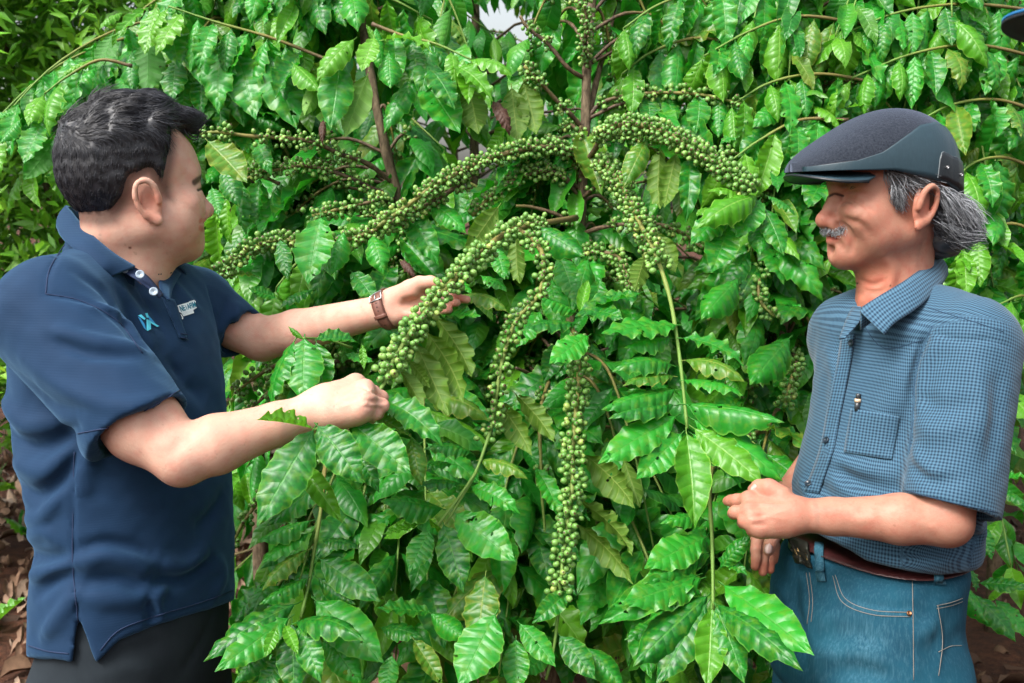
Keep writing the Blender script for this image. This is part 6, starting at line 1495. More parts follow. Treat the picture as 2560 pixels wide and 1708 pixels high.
# hero leaves: (tree, base x, base y, depth, tip x, tip y, depth, face, kind, width factor, shape)
HERO = [
 (TB, 761, 847, 1.500, 757, 1003, 1.455, NF, 0, 1.45, 0), (TB, 734, 854, 1.505, 677, 1019, 1.47, NF+RIGHT*-.9, 0, 1.2, 1), (TB, 791, 858, 1.51, 814, 990, 1.49, NF, 0, 1.25, 3), (TB, 790, 850, 1.53, 893, 856, 1.56, NU, 0, 1.5, 4), (TB, 864, 885, 1.56, 934, 905, 1.55, NU, 0, 1.3, 0),
 (TB, 759, 848, 1.50, 720, 816, 1.50, NF, 1, .7, 6), (TB, 905, 862, 1.51, 910, 925, 1.50, NF, 1, .7, 3),
 (TB, 782, 1076, 1.36, 642, 1318, 1.31, NF, 0, 1.05, 0), (TB, 795, 1066, 1.36, 908, 1208, 1.325, NF, 0, 1.25, 9), (TB, 885, 1062, 1.42, 1028, 1186, 1.38, NF, 0, 1.25, 3), (TB, 885, 1125, 1.44, 948, 1232, 1.41, NF, 0, 1.0, 5), (TB, 778, 1070, 1.355, 640, 1050, 1.31, NU, 1, .85, 8),
 (TB, 960, 998, 1.51, 1108, 1116, 1.46, NF, 0, 1.0, 5), (TB, 925, 1038, 1.50, 1028, 1094, 1.47, NU, 2, 1.0, 4), (TB, 1028, 1092, 1.50, 1055, 1216, 1.47, NF, 2, 1.0, 1), (TB, 748, 1158, 1.52, 858, 1308, 1.49, NF, 1, .75, 4), (TB, 775, 1090, 1.42, 745, 1210, 1.43, NF, 0, 1.1, 6),
 (TB, 1090, 793, 1.62, 1180, 944, 1.58, ND, 2, .95, 5), (TB, 1071, 835, 1.60, 1160, 1008, 1.56, ND, 2, 1.15, 1), (TB, 1040, 860, 1.58, 1122, 1040, 1.54, ND, 2, .85, 9), (TB, 1025, 904, 1.57, 1076, 970, 1.55, ND, 2, 1.1, 0), (TB, 1002, 927, 1.55, 1056, 1025, 1.52, ND, 2, .9, 4),
 (TB, 1163, 736, 1.69, 1268, 780, 1.66, NU, 2, 1.2, 2), (TB, 1100, 786, 1.64, 1203, 792, 1.60, NU, 0, 1.25, 3), (TB, 1205, 690, 1.75, 1268, 730, 1.72, NU, 0, 1.2, 1), (TB, 1240, 1000, 1.66, 1330, 1140, 1.62, ND, 2, .9, 1), (TB, 1290, 985, 1.68, 1385, 1105, 1.64, ND, 2, .9, 5),
 # shoot at the lower left
 (TB, 775, 1302, 1.57, 640, 1356, 1.53, NU, 0, 1.0, 6), (TB, 771, 1333, 1.57, 651, 1412, 1.53, NU, 0, .95, 1), (TB, 768, 1375, 1.56, 655, 1478, 1.52, NU, 2, .9, 2), (TB, 768, 1445, 1.55, 648, 1512, 1.51, NU, 0, .9, 6), (TB, 806, 1350, 1.57, 900, 1372, 1.54, NU, 0, 1.0, 1), (TB, 802, 1399, 1.56, 952, 1505, 1.51, NF, 0, 1.05, 0), (TB, 795, 1445, 1.56, 890, 1512, 1.53, NF, 0, 1.0, 6),
 (TB, 737, 1510, 1.52, 508, 1656, 1.45, NF, 0, .80, 1), (TB, 721, 1546, 1.50, 536, 1680, 1.43, NF, 0, .95, 0), (TB, 692, 1569, 1.47, 662, 1645, 1.44, NF, 1, .95, 3), (TB, 713, 1565, 1.47, 746, 1637, 1.44, NF, 1, .95, 4), (TB, 748, 1562, 1.48, 803, 1708, 1.43, NF, 0, 1.05, 9), (TB, 740, 1556, 1.49, 912, 1606, 1.41, NU, 0, .8, 2), (TB, 792, 1503, 1.53, 960, 1658, 1.48, NF, 0, 1.15, 0), (TB, 674, 1604, 1.50, 585, 1712, 1.47, NF, 0, 1.2, 6), (TB, 709, 1635, 1.50, 648, 1740, 1.47, NF, 0, 1.2, 3), (TB, 810, 1581, 1.52, 905, 1716, 1.49, NF, 0, 1.15, 1), (TB, 730, 1560, 1.50, 735, 1740, 1.46, NF, 0, 1.2, 0),
 (TA, 1047, 1311, 1.55, 955, 1338, 1.52, NU, 1, .85, 3), (TA, 1074, 1325, 1.54, 1022, 1432, 1.50, NF, 0, 1.3, 0), (TA, 1109, 1313, 1.54, 1160, 1482, 1.49, NF, 0, 1.10, 9), (TA, 1140, 1286, 1.55, 1288, 1404, 1.49, NF, 0, 1.25, 3), (TA, 1105, 1271, 1.57, 950, 1252, 1.52, NU, 0, 1.2, 6), (TA, 1151, 1209, 1.58, 1040, 1218, 1.54, NU, 0, 1.0, 1), (TA, 1178, 1131, 1.60, 1058, 1125, 1.56, NU, 0, 1.0, 2), (TA, 1178, 1216, 1.58, 1300, 1284, 1.54, NF, 0, 1.0, 5), (TA, 1200, 1150, 1.6, 1320, 1200, 1.56, NU, 2, .9, 2), (TA, 1130, 1160, 1.6, 1040, 1170, 1.57, NU, 0, .9, 1),
 (TA, 1213, 1441, 1.50, 1196, 1626, 1.46, NF, 2, 1.25, 9), (TA, 1237, 1538, 1.46, 1148, 1722, 1.40, NF, 0, 1.45, 0), (TA, 1078, 1534, 1.52, 1168, 1602, 1.49, NF, 0, 1.2, 6), (TA, 954, 1569, 1.56, 1055, 1594, 1.53, NU, 0, 1.2, 1), (TA, 1078, 1530, 1.53, 942, 1521, 1.50, NU, 0, 1.1, 3), (TA, 1035, 1600, 1.52, 1106, 1716, 1.49, NF, 2, .95, 4), (TA, 1300, 1560, 1.50, 1390, 1668, 1.46, NF, 0, 1.1, 0), (TA, 1290, 1600, 1.48, 1290, 1740, 1.44, NF, 0, 1.2, 3), (TA, 980, 1640, 1.50, 960, 1740, 1.48, NF, 0, 1.3, 0), (TA, 1420, 1480, 1.56, 1330, 1560, 1.52, NF, 0, 1.1, 5), (TA, 1400, 1590, 1.54, 1490, 1700, 1.50, NF, 0, 1.2, 0), (TA, 1372, 1640, 1.53, 1290, 1690, 1.49, NF, 0, 1.2, 3), (TA, 1465, 1620, 1.55, 1560, 1720, 1.52, NF, 0, 1.2, 6),
 # rosette in the middle right
 (TA, 1702, 1086, 1.55, 1590, 1199, 1.505, NF, 0, 1.15, 3), (TA, 1717, 1086, 1.545, 1737, 1322, 1.48, NF, 1, .95, 4), (TA, 1737, 1072, 1.55, 1912, 1213, 1.48, NF, 1, .92, 0), (TA, 1688, 1041, 1.565, 1494, 1160, 1.50, NF, 0, .88, 0), (TA, 1684, 1012, 1.57, 1520, 1048, 1.52, NU, 0, .95, 1), (TA, 1688, 974, 1.58, 1503, 1025, 1.52, NU+FWD*-.3, 0, .9, 6), (TA, 1684, 940, 1.59, 1556, 966, 1.54, NU, 2, .9, 1), (TA, 1680, 912, 1.60, 1530, 930, 1.55, NU, 0, 1.0, 2),
 (TA, 1715, 1010, 1.57, 1962, 1056, 1.49, NU+FWD*-.3, 0, .85, 6), (TA, 1711, 950, 1.58, 1860, 990, 1.53, NU, 0, 1.0, 1), (TA, 1715, 900, 1.60, 1864, 958, 1.54, NU, 2, .95, 2), (TA, 1706, 845, 1.62, 1860, 918, 1.57, NU, 0, .9, 5), (TA, 1737, 1050, 1.565, 1958, 1204, 1.50, NF, 0, .9, 1), (TA, 1733, 1086, 1.56, 1853, 1222, 1.51, NF, 0, .95, 5), (TA, 1690, 812, 1.64, 1503, 834, 1.56, NU+FWD*-.2, 0, 1.0, 0), (TA, 1676, 845, 1.63, 1560, 870, 1.58, NU, 0, 1.0, 6),
 (TA, 1470, 840, 1.66, 1372, 910, 1.60, NF, 0, 1.15, 0), (TA, 1440, 810, 1.68, 1300, 828, 1.62, NU, 0, .95, 1), (TA, 1470, 770, 1.70, 1600, 735, 1.64, NU, 0, 1.1, 3), (TA, 1440, 780, 1.70, 1340, 740, 1.67, NU, 0, 1.0, 6), (TA, 1465, 780, 1.69, 1560, 800, 1.62, NF, 0, 1.1, 9), (TA, 1450, 785, 1.69, 1470, 700, 1.72, NF, 1, .8, 4), (TC, 1974, 845, 1.86, 1874, 963, 1.78, NF, 0, 1.15, 6),
 (TA, 1465, 1139, 1.70, 1588, 1271, 1.64, ND, 2, 1.1, 1), (TA, 1452, 1253, 1.68, 1583, 1391, 1.62, ND+RIGHT*.5, 2, .8, 5), (TA, 1447, 1313, 1.66, 1583, 1463, 1.60, ND+RIGHT*.5, 2, .8, 1), (TA, 1300, 996, 1.74, 1390, 1106, 1.70, ND, 2, .9, 1), (TA, 1340, 1170, 1.7, 1400, 1300, 1.66, NF, 0, .9, 5), (TA, 1560, 1150, 1.72, 1600, 1270, 1.68, ND, 2, .9, 4),
 (TC, 1760, 1345, 1.56, 1610, 1422, 1.50, NF, 0, 1.15, 0), (TC, 1760, 1385, 1.55, 1605, 1462, 1.49, NF, 0, .95, 6), (TC, 1751, 1447, 1.53, 1552, 1514, 1.46, NF, 0, 1.05, 0), (TC, 1800, 1420, 1.52, 1878, 1336, 1.50, NF, 0, .95, 1), (TC, 1795, 1395, 1.54, 1870, 1440, 1.50, NF, 0, 1.0, 5), (TC, 1779, 1523, 1.49, 1768, 1722, 1.43, NF, 1, 1.0, 3), (TC, 1791, 1519, 1.49, 1862, 1712, 1.43, NF, 0, .95, 0), (TC, 1795, 1512, 1.49, 2010, 1678, 1.35, NF, 0, .72, 1), (TC, 1812, 1464, 1.51, 2036, 1640, 1.36, NF, 0, .90, 0),
 (TC, 1768, 1490, 1.51, 1582, 1668, 1.44, NF, 0, .95, 6), (TC, 1765, 1512, 1.50, 1640, 1716, 1.44, NF, 0, .95, 0), (TC, 1740, 1440, 1.53, 1494, 1560, 1.48, NF, 0, .8, 5), (TC, 1764, 1300, 1.58, 1650, 1310, 1.54, NU, 0, .9, 2), (TC, 1690, 1560, 1.55, 1560, 1600, 1.52, NU, 0, 1.1, 1),
 # hanging over the younger man
 (TD, 391, 20, 2.10, 362, 138, 2.06, NF, 1, 1.15, 0), (TD, 415, 27, 2.10, 450, 172, 2.06, NF, 0, 1.15, 3), (TD, 497, 75, 2.10, 504, 213, 2.06, NF, 0, 1.25, 0), (TD, 551, 112, 2.10, 548, 286, 2.05, NF, 0, 1.05, 9), (TD, 592, 129, 2.10, 640, 300, 2.05, NF, 0, 1.15, 3), (TD, 667, 136, 2.10, 742, 324, 2.04, NF, 0, 1.1, 0), (TD, 306, 32, 2.12, 248, 75, 2.08, NF, 1, .8, 1), (TD, 371, 19, 2.12, 276, 120, 2.08, NF, 1, .55, 5), (TD, 238, 150, 2.12, 150, 197, 2.08, NF, 1, .6, 1), (TD, 238, 167, 2.12, 182, 276, 2.08, NF, 0, 1.0, 2), (TD, 282, 85, 2.14, 244, 176, 2.1, ND, 0, 1.2, 0), (TD, 370, 100, 2.14, 368, 235, 2.1, ND, 0, 1.3, 3), (TD, 330, 130, 2.14, 330, 230, 2.1, NF, 0, 1.2, 6), (TD, 440, 150, 2.14, 430, 255, 2.1, NF, 0, 1.3, 0), (TD, 520, 190, 2.16, 520, 300, 2.12, ND, 0, 1.3, 3), (TD, 600, 190, 2.16, 610, 320, 2.12, NF, 0, 1.1, 6), (TD, 260, 190, 2.14, 255, 290, 2.1, NF, 0, 1.0, 2), (TD, 310, 190, 2.14, 320, 260, 2.1, NF, 0, 1.3, 5),
 (TD, 104, 306, 2.02, 60, 410, 1.98, NF, 0, 1.35, 3), (TD, 165, 316, 2.02, 150, 405, 2.0, NF, 0, 1.5, 0), (TD, 50, 300, 2.02, 0, 360, 2.0, NF, 0, 1.3, 6), (TD, 138, 347, 2.04, 58, 452, 2.02, ND, 0, 1.2, 1), (TD, 40, 280, 2.04, -20, 300, 2.02, NU, 0, 1.2, 3), (TD, 160, 360, 2.06, 165, 460, 2.04, ND, 1, 1.0, 0),
 (TB, 521, 354, 1.92, 618, 458, 1.88, NF, 2, 1.25, 3), (TB, 560, 420, 2.0, 600, 520, 1.96, NF, 0, 1.1, 1), (TB, 640, 350, 2.04, 680, 440, 2.0, NF, 0, 1.0, 5), (TB, 530, 470, 1.98, 548, 540, 1.95, NF, 0, 1.2, 0),
 # bright spray at the top
 (TB, 884, 99, 1.98, 790, 206, 1.94, NF, 1, 1.0, 1), (TB, 935, 95, 1.96, 904, 180, 1.93, NF, 1, 1.3, 3), (TB, 850, 153, 1.99, 826, 326, 1.94, NF, 0, 1.1, 0), (TB, 972, 133, 1.96, 976, 222, 1.93, NF, 0, 1.35, 6), (TB, 918, 190, 2.0, 862, 344, 1.96, ND, 1, 1.0, 0), (TB, 1040, 194, 2.0, 960, 336, 1.96, NF, 0, .85, 1), (TB, 959, 99, 1.99, 1080, 134, 1.93, NU, 1, .85, 5), (TB, 1068, 163, 1.97, 1138, 276, 1.93, NF, 0, 1.1, 9), (TB, 1057, 197, 1.99, 1150, 334, 1.95, NF, 0, 1.3, 3), (TB, 1129, 160, 1.98, 1232, 256, 1.93, NF, 1, .9, 5), (TB, 1177, 150, 1.98, 1281, 193, 1.93, NU, 1, 1.0, 2), (TB, 1173, 218, 2.0, 1196, 336, 1.97, ND, 2, 1.3, 3), (TB, 1279, 221, 2.0, 1296, 357, 1.97, ND, 2, 1.2, 0), (TB, 1309, 204, 2.0, 1342, 337, 1.97, ND, 2, 1.1, 1), (TB, 735, 160, 2.02, 800, 230, 1.98, NF, 1, 1.2, 6), (TB, 800, 190, 2.02, 760, 290, 1.99, ND, 1, .9, 4), (TB, 1000, 220, 2.02, 1020, 320, 2.0, NF, 0, 1.0, 5), (TB, 1231, 252, 1.97, 1274, 342, 1.95, NF, 3, .8, 7), (TB, 808, 300, 2.02, 806, 365, 2.0, NF, 3, .6, 7), (TB, 940, 110, 1.97, 915, 60, 1.97, NF, 1, .6, 3),
 # beside the long branch on the right
 (TA, 1617, 349, 1.84, 1559, 470, 1.80, NF, 2, .95, 1), (TA, 1651, 368, 1.83, 1652, 524, 1.79, ND, 2, .85, 5), (TA, 1690, 385, 1.82, 1660, 520, 1.78, ND, 2, .9, 1), (TA, 1724, 390, 1.80, 1712, 560, 1.76, NF, 0, .75, 5), (TA, 1892, 491, 1.72, 1738, 574, 1.66, NF, 1, .95, 2), (TA, 1816, 529, 1.73, 1726, 612, 1.68, NF, 0, 1.15, 0), (TA, 1823, 564, 1.72, 1780, 682, 1.66, NF, 0, 1.25, 3), (TA, 1860, 500, 1.73, 1770, 480, 1.69, NU, 1, 1.1, 2), (TA, 1910, 520, 1.74, 1960, 640, 1.70, NF, 0, 1.1, 0), (TA, 1900, 500, 1.74, 1840, 600, 1.70, NF, 0, 1.2, 9), (TA, 1905, 540, 1.75, 1900, 640, 1.71, NF, 0, 1.2, 6), (TA, 1920, 490, 1.74, 1990, 540, 1.72, NU, 0, 1.0, 1), (TA, 1770, 520, 1.75, 1740, 540, 1.73, NF, 1, 1.0, 0),
 (TA, 1620, 242, 2.05, 1626, 312, 2.02, NF, 0, 1.5, 3), (TA, 1665, 242, 2.05, 1690, 310, 2.02, NF, 0, 1.3, 0), (TA, 1747, 240, 2.03, 1740, 336, 2.0, NF, 0, 1.35, 9), (TA, 1800, 245, 2.03, 1796, 345, 2.0, NF, 0, 1.2, 6), (TA, 1840, 262, 2.03, 1846, 350, 2.0, NF, 0, 1.2, 5),
 (TA, 1341, 568, 1.82, 1462, 642, 1.76, NF, 0, 1.15, 6), (TA, 1245, 518, 1.90, 1164, 640, 1.86, ND, 2, 1.0, 0), (TB, 1015, 537, 1.95, 1098, 666, 1.90, NF, 0, 1.05, 5), (TB, 1077, 506, 1.94, 1166, 585, 1.90, NF, 0, 1.1, 1), (TA, 1597, 732, 1.72, 1437, 792, 1.65, NF, 0, .9, 0), (TA, 1846, 698, 1.84, 1752, 800, 1.78, NF, 0, 1.15, 6), (TA, 1643, 583, 1.80, 1690, 682, 1.76, ND, 2, 1.1, 1), (TA, 1613, 640, 1.78, 1586, 730, 1.75, ND, 2, 1.2, 3), (TA, 1290, 590, 1.9, 1300, 710, 1.86, ND, 2, .9, 5), (TA, 1240, 620, 1.9, 1262, 700, 1.87, NF, 0, 1.2, 0),
 (TB, 800, 545, 1.80, 770, 712, 1.74, NF, 0, 1.25, 3), (TB, 860, 580, 1.82, 826, 690, 1.78, NF, 0, 1.0, 6), (TB, 700, 600, 1.86, 720, 700, 1.82, NF, 0, .9, 0), (TB, 930, 590, 1.88, 960, 690, 1.84, NF, 0, 1.2, 2), (TB, 880, 680, 1.82, 940, 760, 1.78, NF, 0, 1.1, 9), (TB, 780, 725, 1.84, 700, 770, 1.8, NU, 0, 1.0, 1), (TB, 690, 745, 1.86, 620, 720, 1.84, NF, 0, 1.1, 3), (TB, 820, 760, 1.84, 760, 800, 1.82, NU, 0, 1.0, 0), (TB, 640, 690, 1.88, 560, 700, 1.86, NU, 2, 1.0, 5), (TB, 1000, 650, 1.86, 1040, 700, 1.84, NF, 3, .7, 7), (TB, 1130, 690, 1.8, 1180, 735, 1.78, NU, 0, 1.2, 0),
 (TA, 1400, 640, 1.92, 1440, 760, 1.87, NF, 0, 1.2, 0), (TA, 1470, 650, 1.92, 1430, 780, 1.86, NF, 0, 1.2, 6), (TA, 1380, 700, 1.9, 1400, 830, 1.84, NF, 0, 1.1, 1), (TA, 1500, 700, 1.9, 1480, 810, 1.85, NF, 0, 1.1, 3), (TA, 1440, 840, 1.95, 1390, 950, 1.9, NF, 0, 1.2, 0), (TA, 1400, 860, 1.95, 1360, 960, 1.9, NF, 0, 1.2, 5), (TA, 1480, 860, 1.93, 1520, 960, 1.88, NF, 0, 1.2, 6), (TA, 1350, 780, 1.9, 1290, 870, 1.86, NF, 0, 1.2, 3),
 # behind the older man
 (TE, 2450, 1457, 1.95, 2575, 1470, 1.90, NU+FWD*-.3, 0, 1.1, 0), (TE, 2439, 1488, 1.94, 2540, 1606, 1.88, NF, 0, 1.1, 1), (TE, 2400, 1457, 1.95, 2478, 1570, 1.90, NF, 0, 1.0, 6), (TE, 2490, 1500, 1.94, 2580, 1600, 1.9, NF, 0, 1.1, 0), (TE, 2497, 1224, 1.98, 2572, 1276, 1.94, NU, 0, 1.1, 2), (TE, 2480, 1200, 2.0, 2575, 1190, 1.96, NU, 0, 1.0, 3), (TE, 2450, 1310, 1.98, 2480, 1400, 1.95, NF, 0, 1.1, 0), (TE, 2420, 1420, 1.97, 2440, 1480, 1.95, NF, 0, 1.1, 5), (TE, 2400, 1640, 1.95, 2420, 1700, 1.93, NF, 0, 1.1, 5), (TE, 2060, 310, 2.02, 2110, 300, 1.98, NU, 1, 1.2, 1), (TE, 2110, 270, 2.02, 2180, 262, 1.98, NU, 1, 1.3, 3), (TE, 2030, 265, 2.02, 2100, 325, 1.98, NU, 1, 1.0, 2), (TE, 1960, 265, 2.02, 1880, 320, 1.98, NF, 0, 1.1, 1), (TE, 2000, 280, 2.02, 2010, 360, 2.0, NF, 0, 1.0, 5), (TE, 1850, 330, 2.0, 1800, 360, 1.98, NU, 0, 1.2, 0),
]
for (T, bu, bv, bd, tu, tv, td, nn, kd, wf, var) in HERO:
    T.leaf(P(bu, bv, bd), P(tu, tv, td), nn+np.array([random.gauss(0, .10) for _ in range(3)]), kd, var, wf, 5.0)

# leafy shoots filling each tree: arching out from the trunk, leaf pairs to the tip
SKY_GAP = [(1188, 42, 66, 46), (1310, 76, 92, 36), (1392, 100, 56, 26), (610, 95, 34, 30), (230, 440, 20, 24), (690, 388, 30, 22)]
def shoot(T, trunk, u, v, d, L, n, kind=0, down=.45, pri=1.0, dmin=1.86, young=1, ber=0, flat=False):
    """shoot whose tip hangs at photo point (u, v), depth d"""
    tip_ = P(u, v, d); k = int(np.argmin(np.abs(trunk[:, 2]-(tip_[2]+.12+.15*random.random())))); a = trunk[k]
    m1 = lerp(a, tip_, .55)+np.array((0, 0, .10+.06*random.random()))
    c = T.branch([a, lerp(a, m1, .5)+np.array((0, 0, .03)), m1, lerp(m1, tip_, .55)+np.array((0, 0, .03)), tip_], .0042, .0016, .9, 0, 18, sides=5)
    def ok(p):
        uu, vv, dd = project(p)
        if dd < dmin: return False
        return not any(((uu-x)/a_)**2+((vv-y)/b_)**2 < 1 for x, y, a_, b_ in SKY_GAP)
    if flat: T.pairs(c, .40, 1.0, n, L*1.05, 1.0, .55, down*.4, (0, -.5, .85), kind, pri, .15, young, ok, .2)
    else: T.pairs(c, .36, 1.0, n, L, .8, .35, down, (0, -.6, .75), kind, pri, .12, young, ok, .18)
    if ber: T.berries(c, .15, .60, .034, (8, 13), .5)
def scatter(T, trunk, n, u0, u1, v0, v1, d0, d1, L=(.12, .16), seed=1, avoid=(), ber=.5, **kw):
    random.seed(seed)
    for k in range(n):
        u, v = random.uniform(u0, u1), random.uniform(v0, v1)
        if any(x0 < u < x1 and y0 < v < y1 for x0, y0, x1, y1 in avoid): continue
        shoot(T, trunk, u, v, random.uniform(d0, d1), random.uniform(*L), random.randint(5, 8), 0, random.uniform(.6, 1.4), .6, ber=random.random() < ber, flat=(v > 560 and random.random() < .75) or random.random() < .2, **kw)
AV = [(1380, 60, 1540, 620), (920, 330, 1080, 640)]
scatter(TA, cA, 46, 1150, 1850, 560, 1250, 2.05, 2.45, seed=2, avoid=[(1400, 560, 1480, 640)], dmin=1.98, ber=.85)
scatter(TA, cA, 34, 1050, 1800, 1250, 1760, 1.62, 2.2, seed=3, dmin=1.58, ber=.05)
scatter(TA, cA, 30, 1250, 1900, -60, 400, 2.15, 2.6, seed=4, avoid=AV+[(1100, -80, 1420, 130)], dmin=2.1)
scatter(TB, cB, 36, 560, 1150, 560, 1200, 2.0, 2.4, seed=5, dmin=1.95, ber=.85)
scatter(TB, cB, 26, 560, 1100, 1200, 1760, 1.66, 2.2, seed=6, dmin=1.62, ber=.1)
scatter(TB, cB, 26, 680, 1300, -40, 330, 2.1, 2.5, seed=7, avoid=[(1100, -80, 1420, 130)], dmin=2.05)
scatter(TC, cC, 34, 1750, 2100, 560, 1300, 1.98, 2.4, seed=8, dmin=1.92, ber=.8)
scatter(TC, cC, 16, 1550, 1950, 1250, 1760, 1.72, 2.2, seed=9, dmin=1.68, ber=.1)
scatter(TC, cC, 44, 1750, 2350, -60, 520, 2.02, 2.5, seed=10, dmin=1.97, L=(.11, .145))
scatter(TD, cD, 26, 400, 800, -60, 280, 2.15, 2.6, seed=12, dmin=2.1)
scatter(TD, cD, 26, 430, 800, 300, 900, 2.2, 2.6, seed=13, dmin=2.1)
scatter(TD, cD, 5, -60, 120, 300, 420, 2.08, 2.2, seed=14, dmin=2.02)
scatter(TE, cE, 50, 2050, 2620, -60, 620, 2.0, 2.5, seed=15, dmin=1.97, L=(.11, .15))
scatter(TE, cE, 30, 2330, 2620, 500, 1080, 2.0, 2.5, seed=16, dmin=1.95)
scatter(TE, cE, 2, 2480, 2620, 1380, 1480, 1.98, 2.3, seed=17, dmin=1.93, ber=.0)
# long arching branches whose paired leaves hang in rows
random.seed(77)
COMBS = [(TD, cD, [(330, 165), (250, 150), (170, 190), (110, 235)], 2.08), (TD, cD, [(820, 150), (680, 95), (540, 55), (420, 15)], 2.10), (TD, cD, [(560, 215), (480, 175), (400, 165), (320, 200)], 2.16),
 (TE, cE, [(2620, 30), (2420, 10), (2250, 30), (2110, 85)], 2.06), (TE, cE, [(2620, 150), (2440, 112), (2280, 135), (2130, 195)], 2.04), (TE, cE, [(2620, 290), (2500, 250), (2380, 262), (2270, 320)], 2.03), (TE, cE, [(2620, 440), (2520, 395), (2440, 405), (2385, 450)], 2.02), (TE, cE, [(2620, 600), (2540, 560), (2470, 575), (2410, 620)], 2.02), (TE, cE, [(2620, 780), (2560, 740), (2500, 760)], 2.02),
 (TC, cC, [(2160, 60), (2000, 40), (1880, 75), (1760, 140)], 2.06), (TC, cC, [(2220, 215), (2060, 185), (1930, 205), (1830, 262)], 2.04), (TC, cC, [(1930, -40), (1780, -30), (1650, 10), (1560, 70)], 2.08), (TC, cC, [(1860, 115), (1740, 95), (1630, 130), (1555, 185)], 2.09), (TC, cC, [(2120, 300), (2000, 300), (1900, 350), (1830, 400)], 2.0),
 (TB, cB, [(700, -30), (820, -40), (960, -10), (1080, 50)], 2.14), (TB, cB, [(930, 60), (1010, 90), (1090, 110), (1180, 150)], 2.02), (TB, cB, [(700, 460), (640, 440), (580, 470), (540, 520)], 2.06), (TB, cB, [(860, 600), (800, 620), (740, 660), (690, 720)], 1.98), (TB, cB, [(1100, 440), (1180, 460), (1240, 510)], 2.1)]
for T, tr, pts, d in COMBS:
    c = T.branch([P(u, v, d-.03*i/3) for i, (u, v) in enumerate(pts)], .0040, .0018, .7, 0, 22, sides=5)
    Lc = np.linalg.norm(np.diff(c, axis=0), axis=1).sum(); ok = lambda p: not any(((project(p)[0]-x)/a)**2+((project(p)[1]-y)/b)**2 < 1 for x, y, a, b in SKY_GAP)
    T.pairs(c, .04, 1.0, max(5, int(Lc/.034)), random.uniform(.115, .145), .42, .20, random.uniform(.8, 1.15), (random.uniform(-.3, .3), -.9, .40), 0, 2.0, .15, 2, ok, .15, .22)
for T in (TA, TB, TC, TD, TE): T.finish()

# ------------------------------------------------------------------ rows of coffee trees behind
def far_tree(label, x, y, h, seed, r=.95, name='coffee_tree', L=.15, gap=False, whorl=.094, z0=.35):
    random.seed(seed); T = Tree(name, label, (x, y, 0), 'coffee tree', 'coffee trees')
    lean = (random.gauss(0, .06), random.gauss(0, .06))
    c = T.trunk([(x, y, -.03), (x+lean[0]*.5, y+lean[1]*.5, h*.5), (x+lean[0], y+lean[1], h)], .026, .008)
    z = z0; az = random.random()*6.28
    while z < h:
        az += 1.57+random.gauss(0, .25); f = z/h; k = int(f*39); R = r*(1.0-.55*max(0, f-.55)/.45)*(.75+.25*min(1, f/.25))
        for q in range(2):
            a = az+q*math.pi+random.gauss(0, .2); d = np.array((math.cos(a), math.sin(a), 0)); p = c[min(k, 39)]
            l = R*random.uniform(.75, 1.15); dr = random.uniform(.05, .35)
            b = T.branch([p, p+d*l*.35+np.array((0, 0, .10)), p+d*l*.72+np.array((0, 0, .06-dr*.25)), p+d*l+np.array((0, 0, -dr*.7))], .006, .002, 1, .1, 9, True, 4)
            def ok(pp):
                uu, vv, dd = project(pp)
                return dd > 1.9 and not any(((uu-x_)/a_)**2+((vv-y_)/b_)**2 < 1 for x_, y_, a_, b_ in SKY_GAP)
            T.pairs(b, .22, 1.0, int(l/.056), L, .75, .25, random.uniform(.9, 1.6), (0, -.5, .8), 0, 0, .11, 1, ok, .12)
            if random.random() < .22: T.berries(b, .2, .6, .05, (5, 8), 0)
        z += whorl*random.uniform(.8, 1.25)
    T.finish(60, 40, FAR)
far_tree('tall coffee tree behind the gap between the two trunks', -.15, 3.55, 2.75, 31, .95)
far_tree('coffee tree filling the view right of the middle trunk', .75, 3.25, 2.95, 32, 1.0)
far_tree('coffee tree above and behind the flat cap', 1.75, 3.45, 3.0, 33, 1.05, z0=.95)
far_tree('coffee tree at the far right edge behind the leaves', 2.75, 3.9, 3.1, 34, 1.0, z0=.8)
far_tree('dark coffee tree behind the spray of bright leaves at the top', -.62, 3.3, 2.9, 35, .75)
far_tree('coffee tree of the next row seen through the left gaps', -.25, 5.2, 3.2, 36, 1.1)
far_tree('coffee tree of the next row behind the right hand trees', 1.3, 5.0, 3.5, 37, 1.2)
far_tree('coffee tree of the next row at the right end', 2.9, 5.6, 3.6, 38, 1.2, z0=.6)

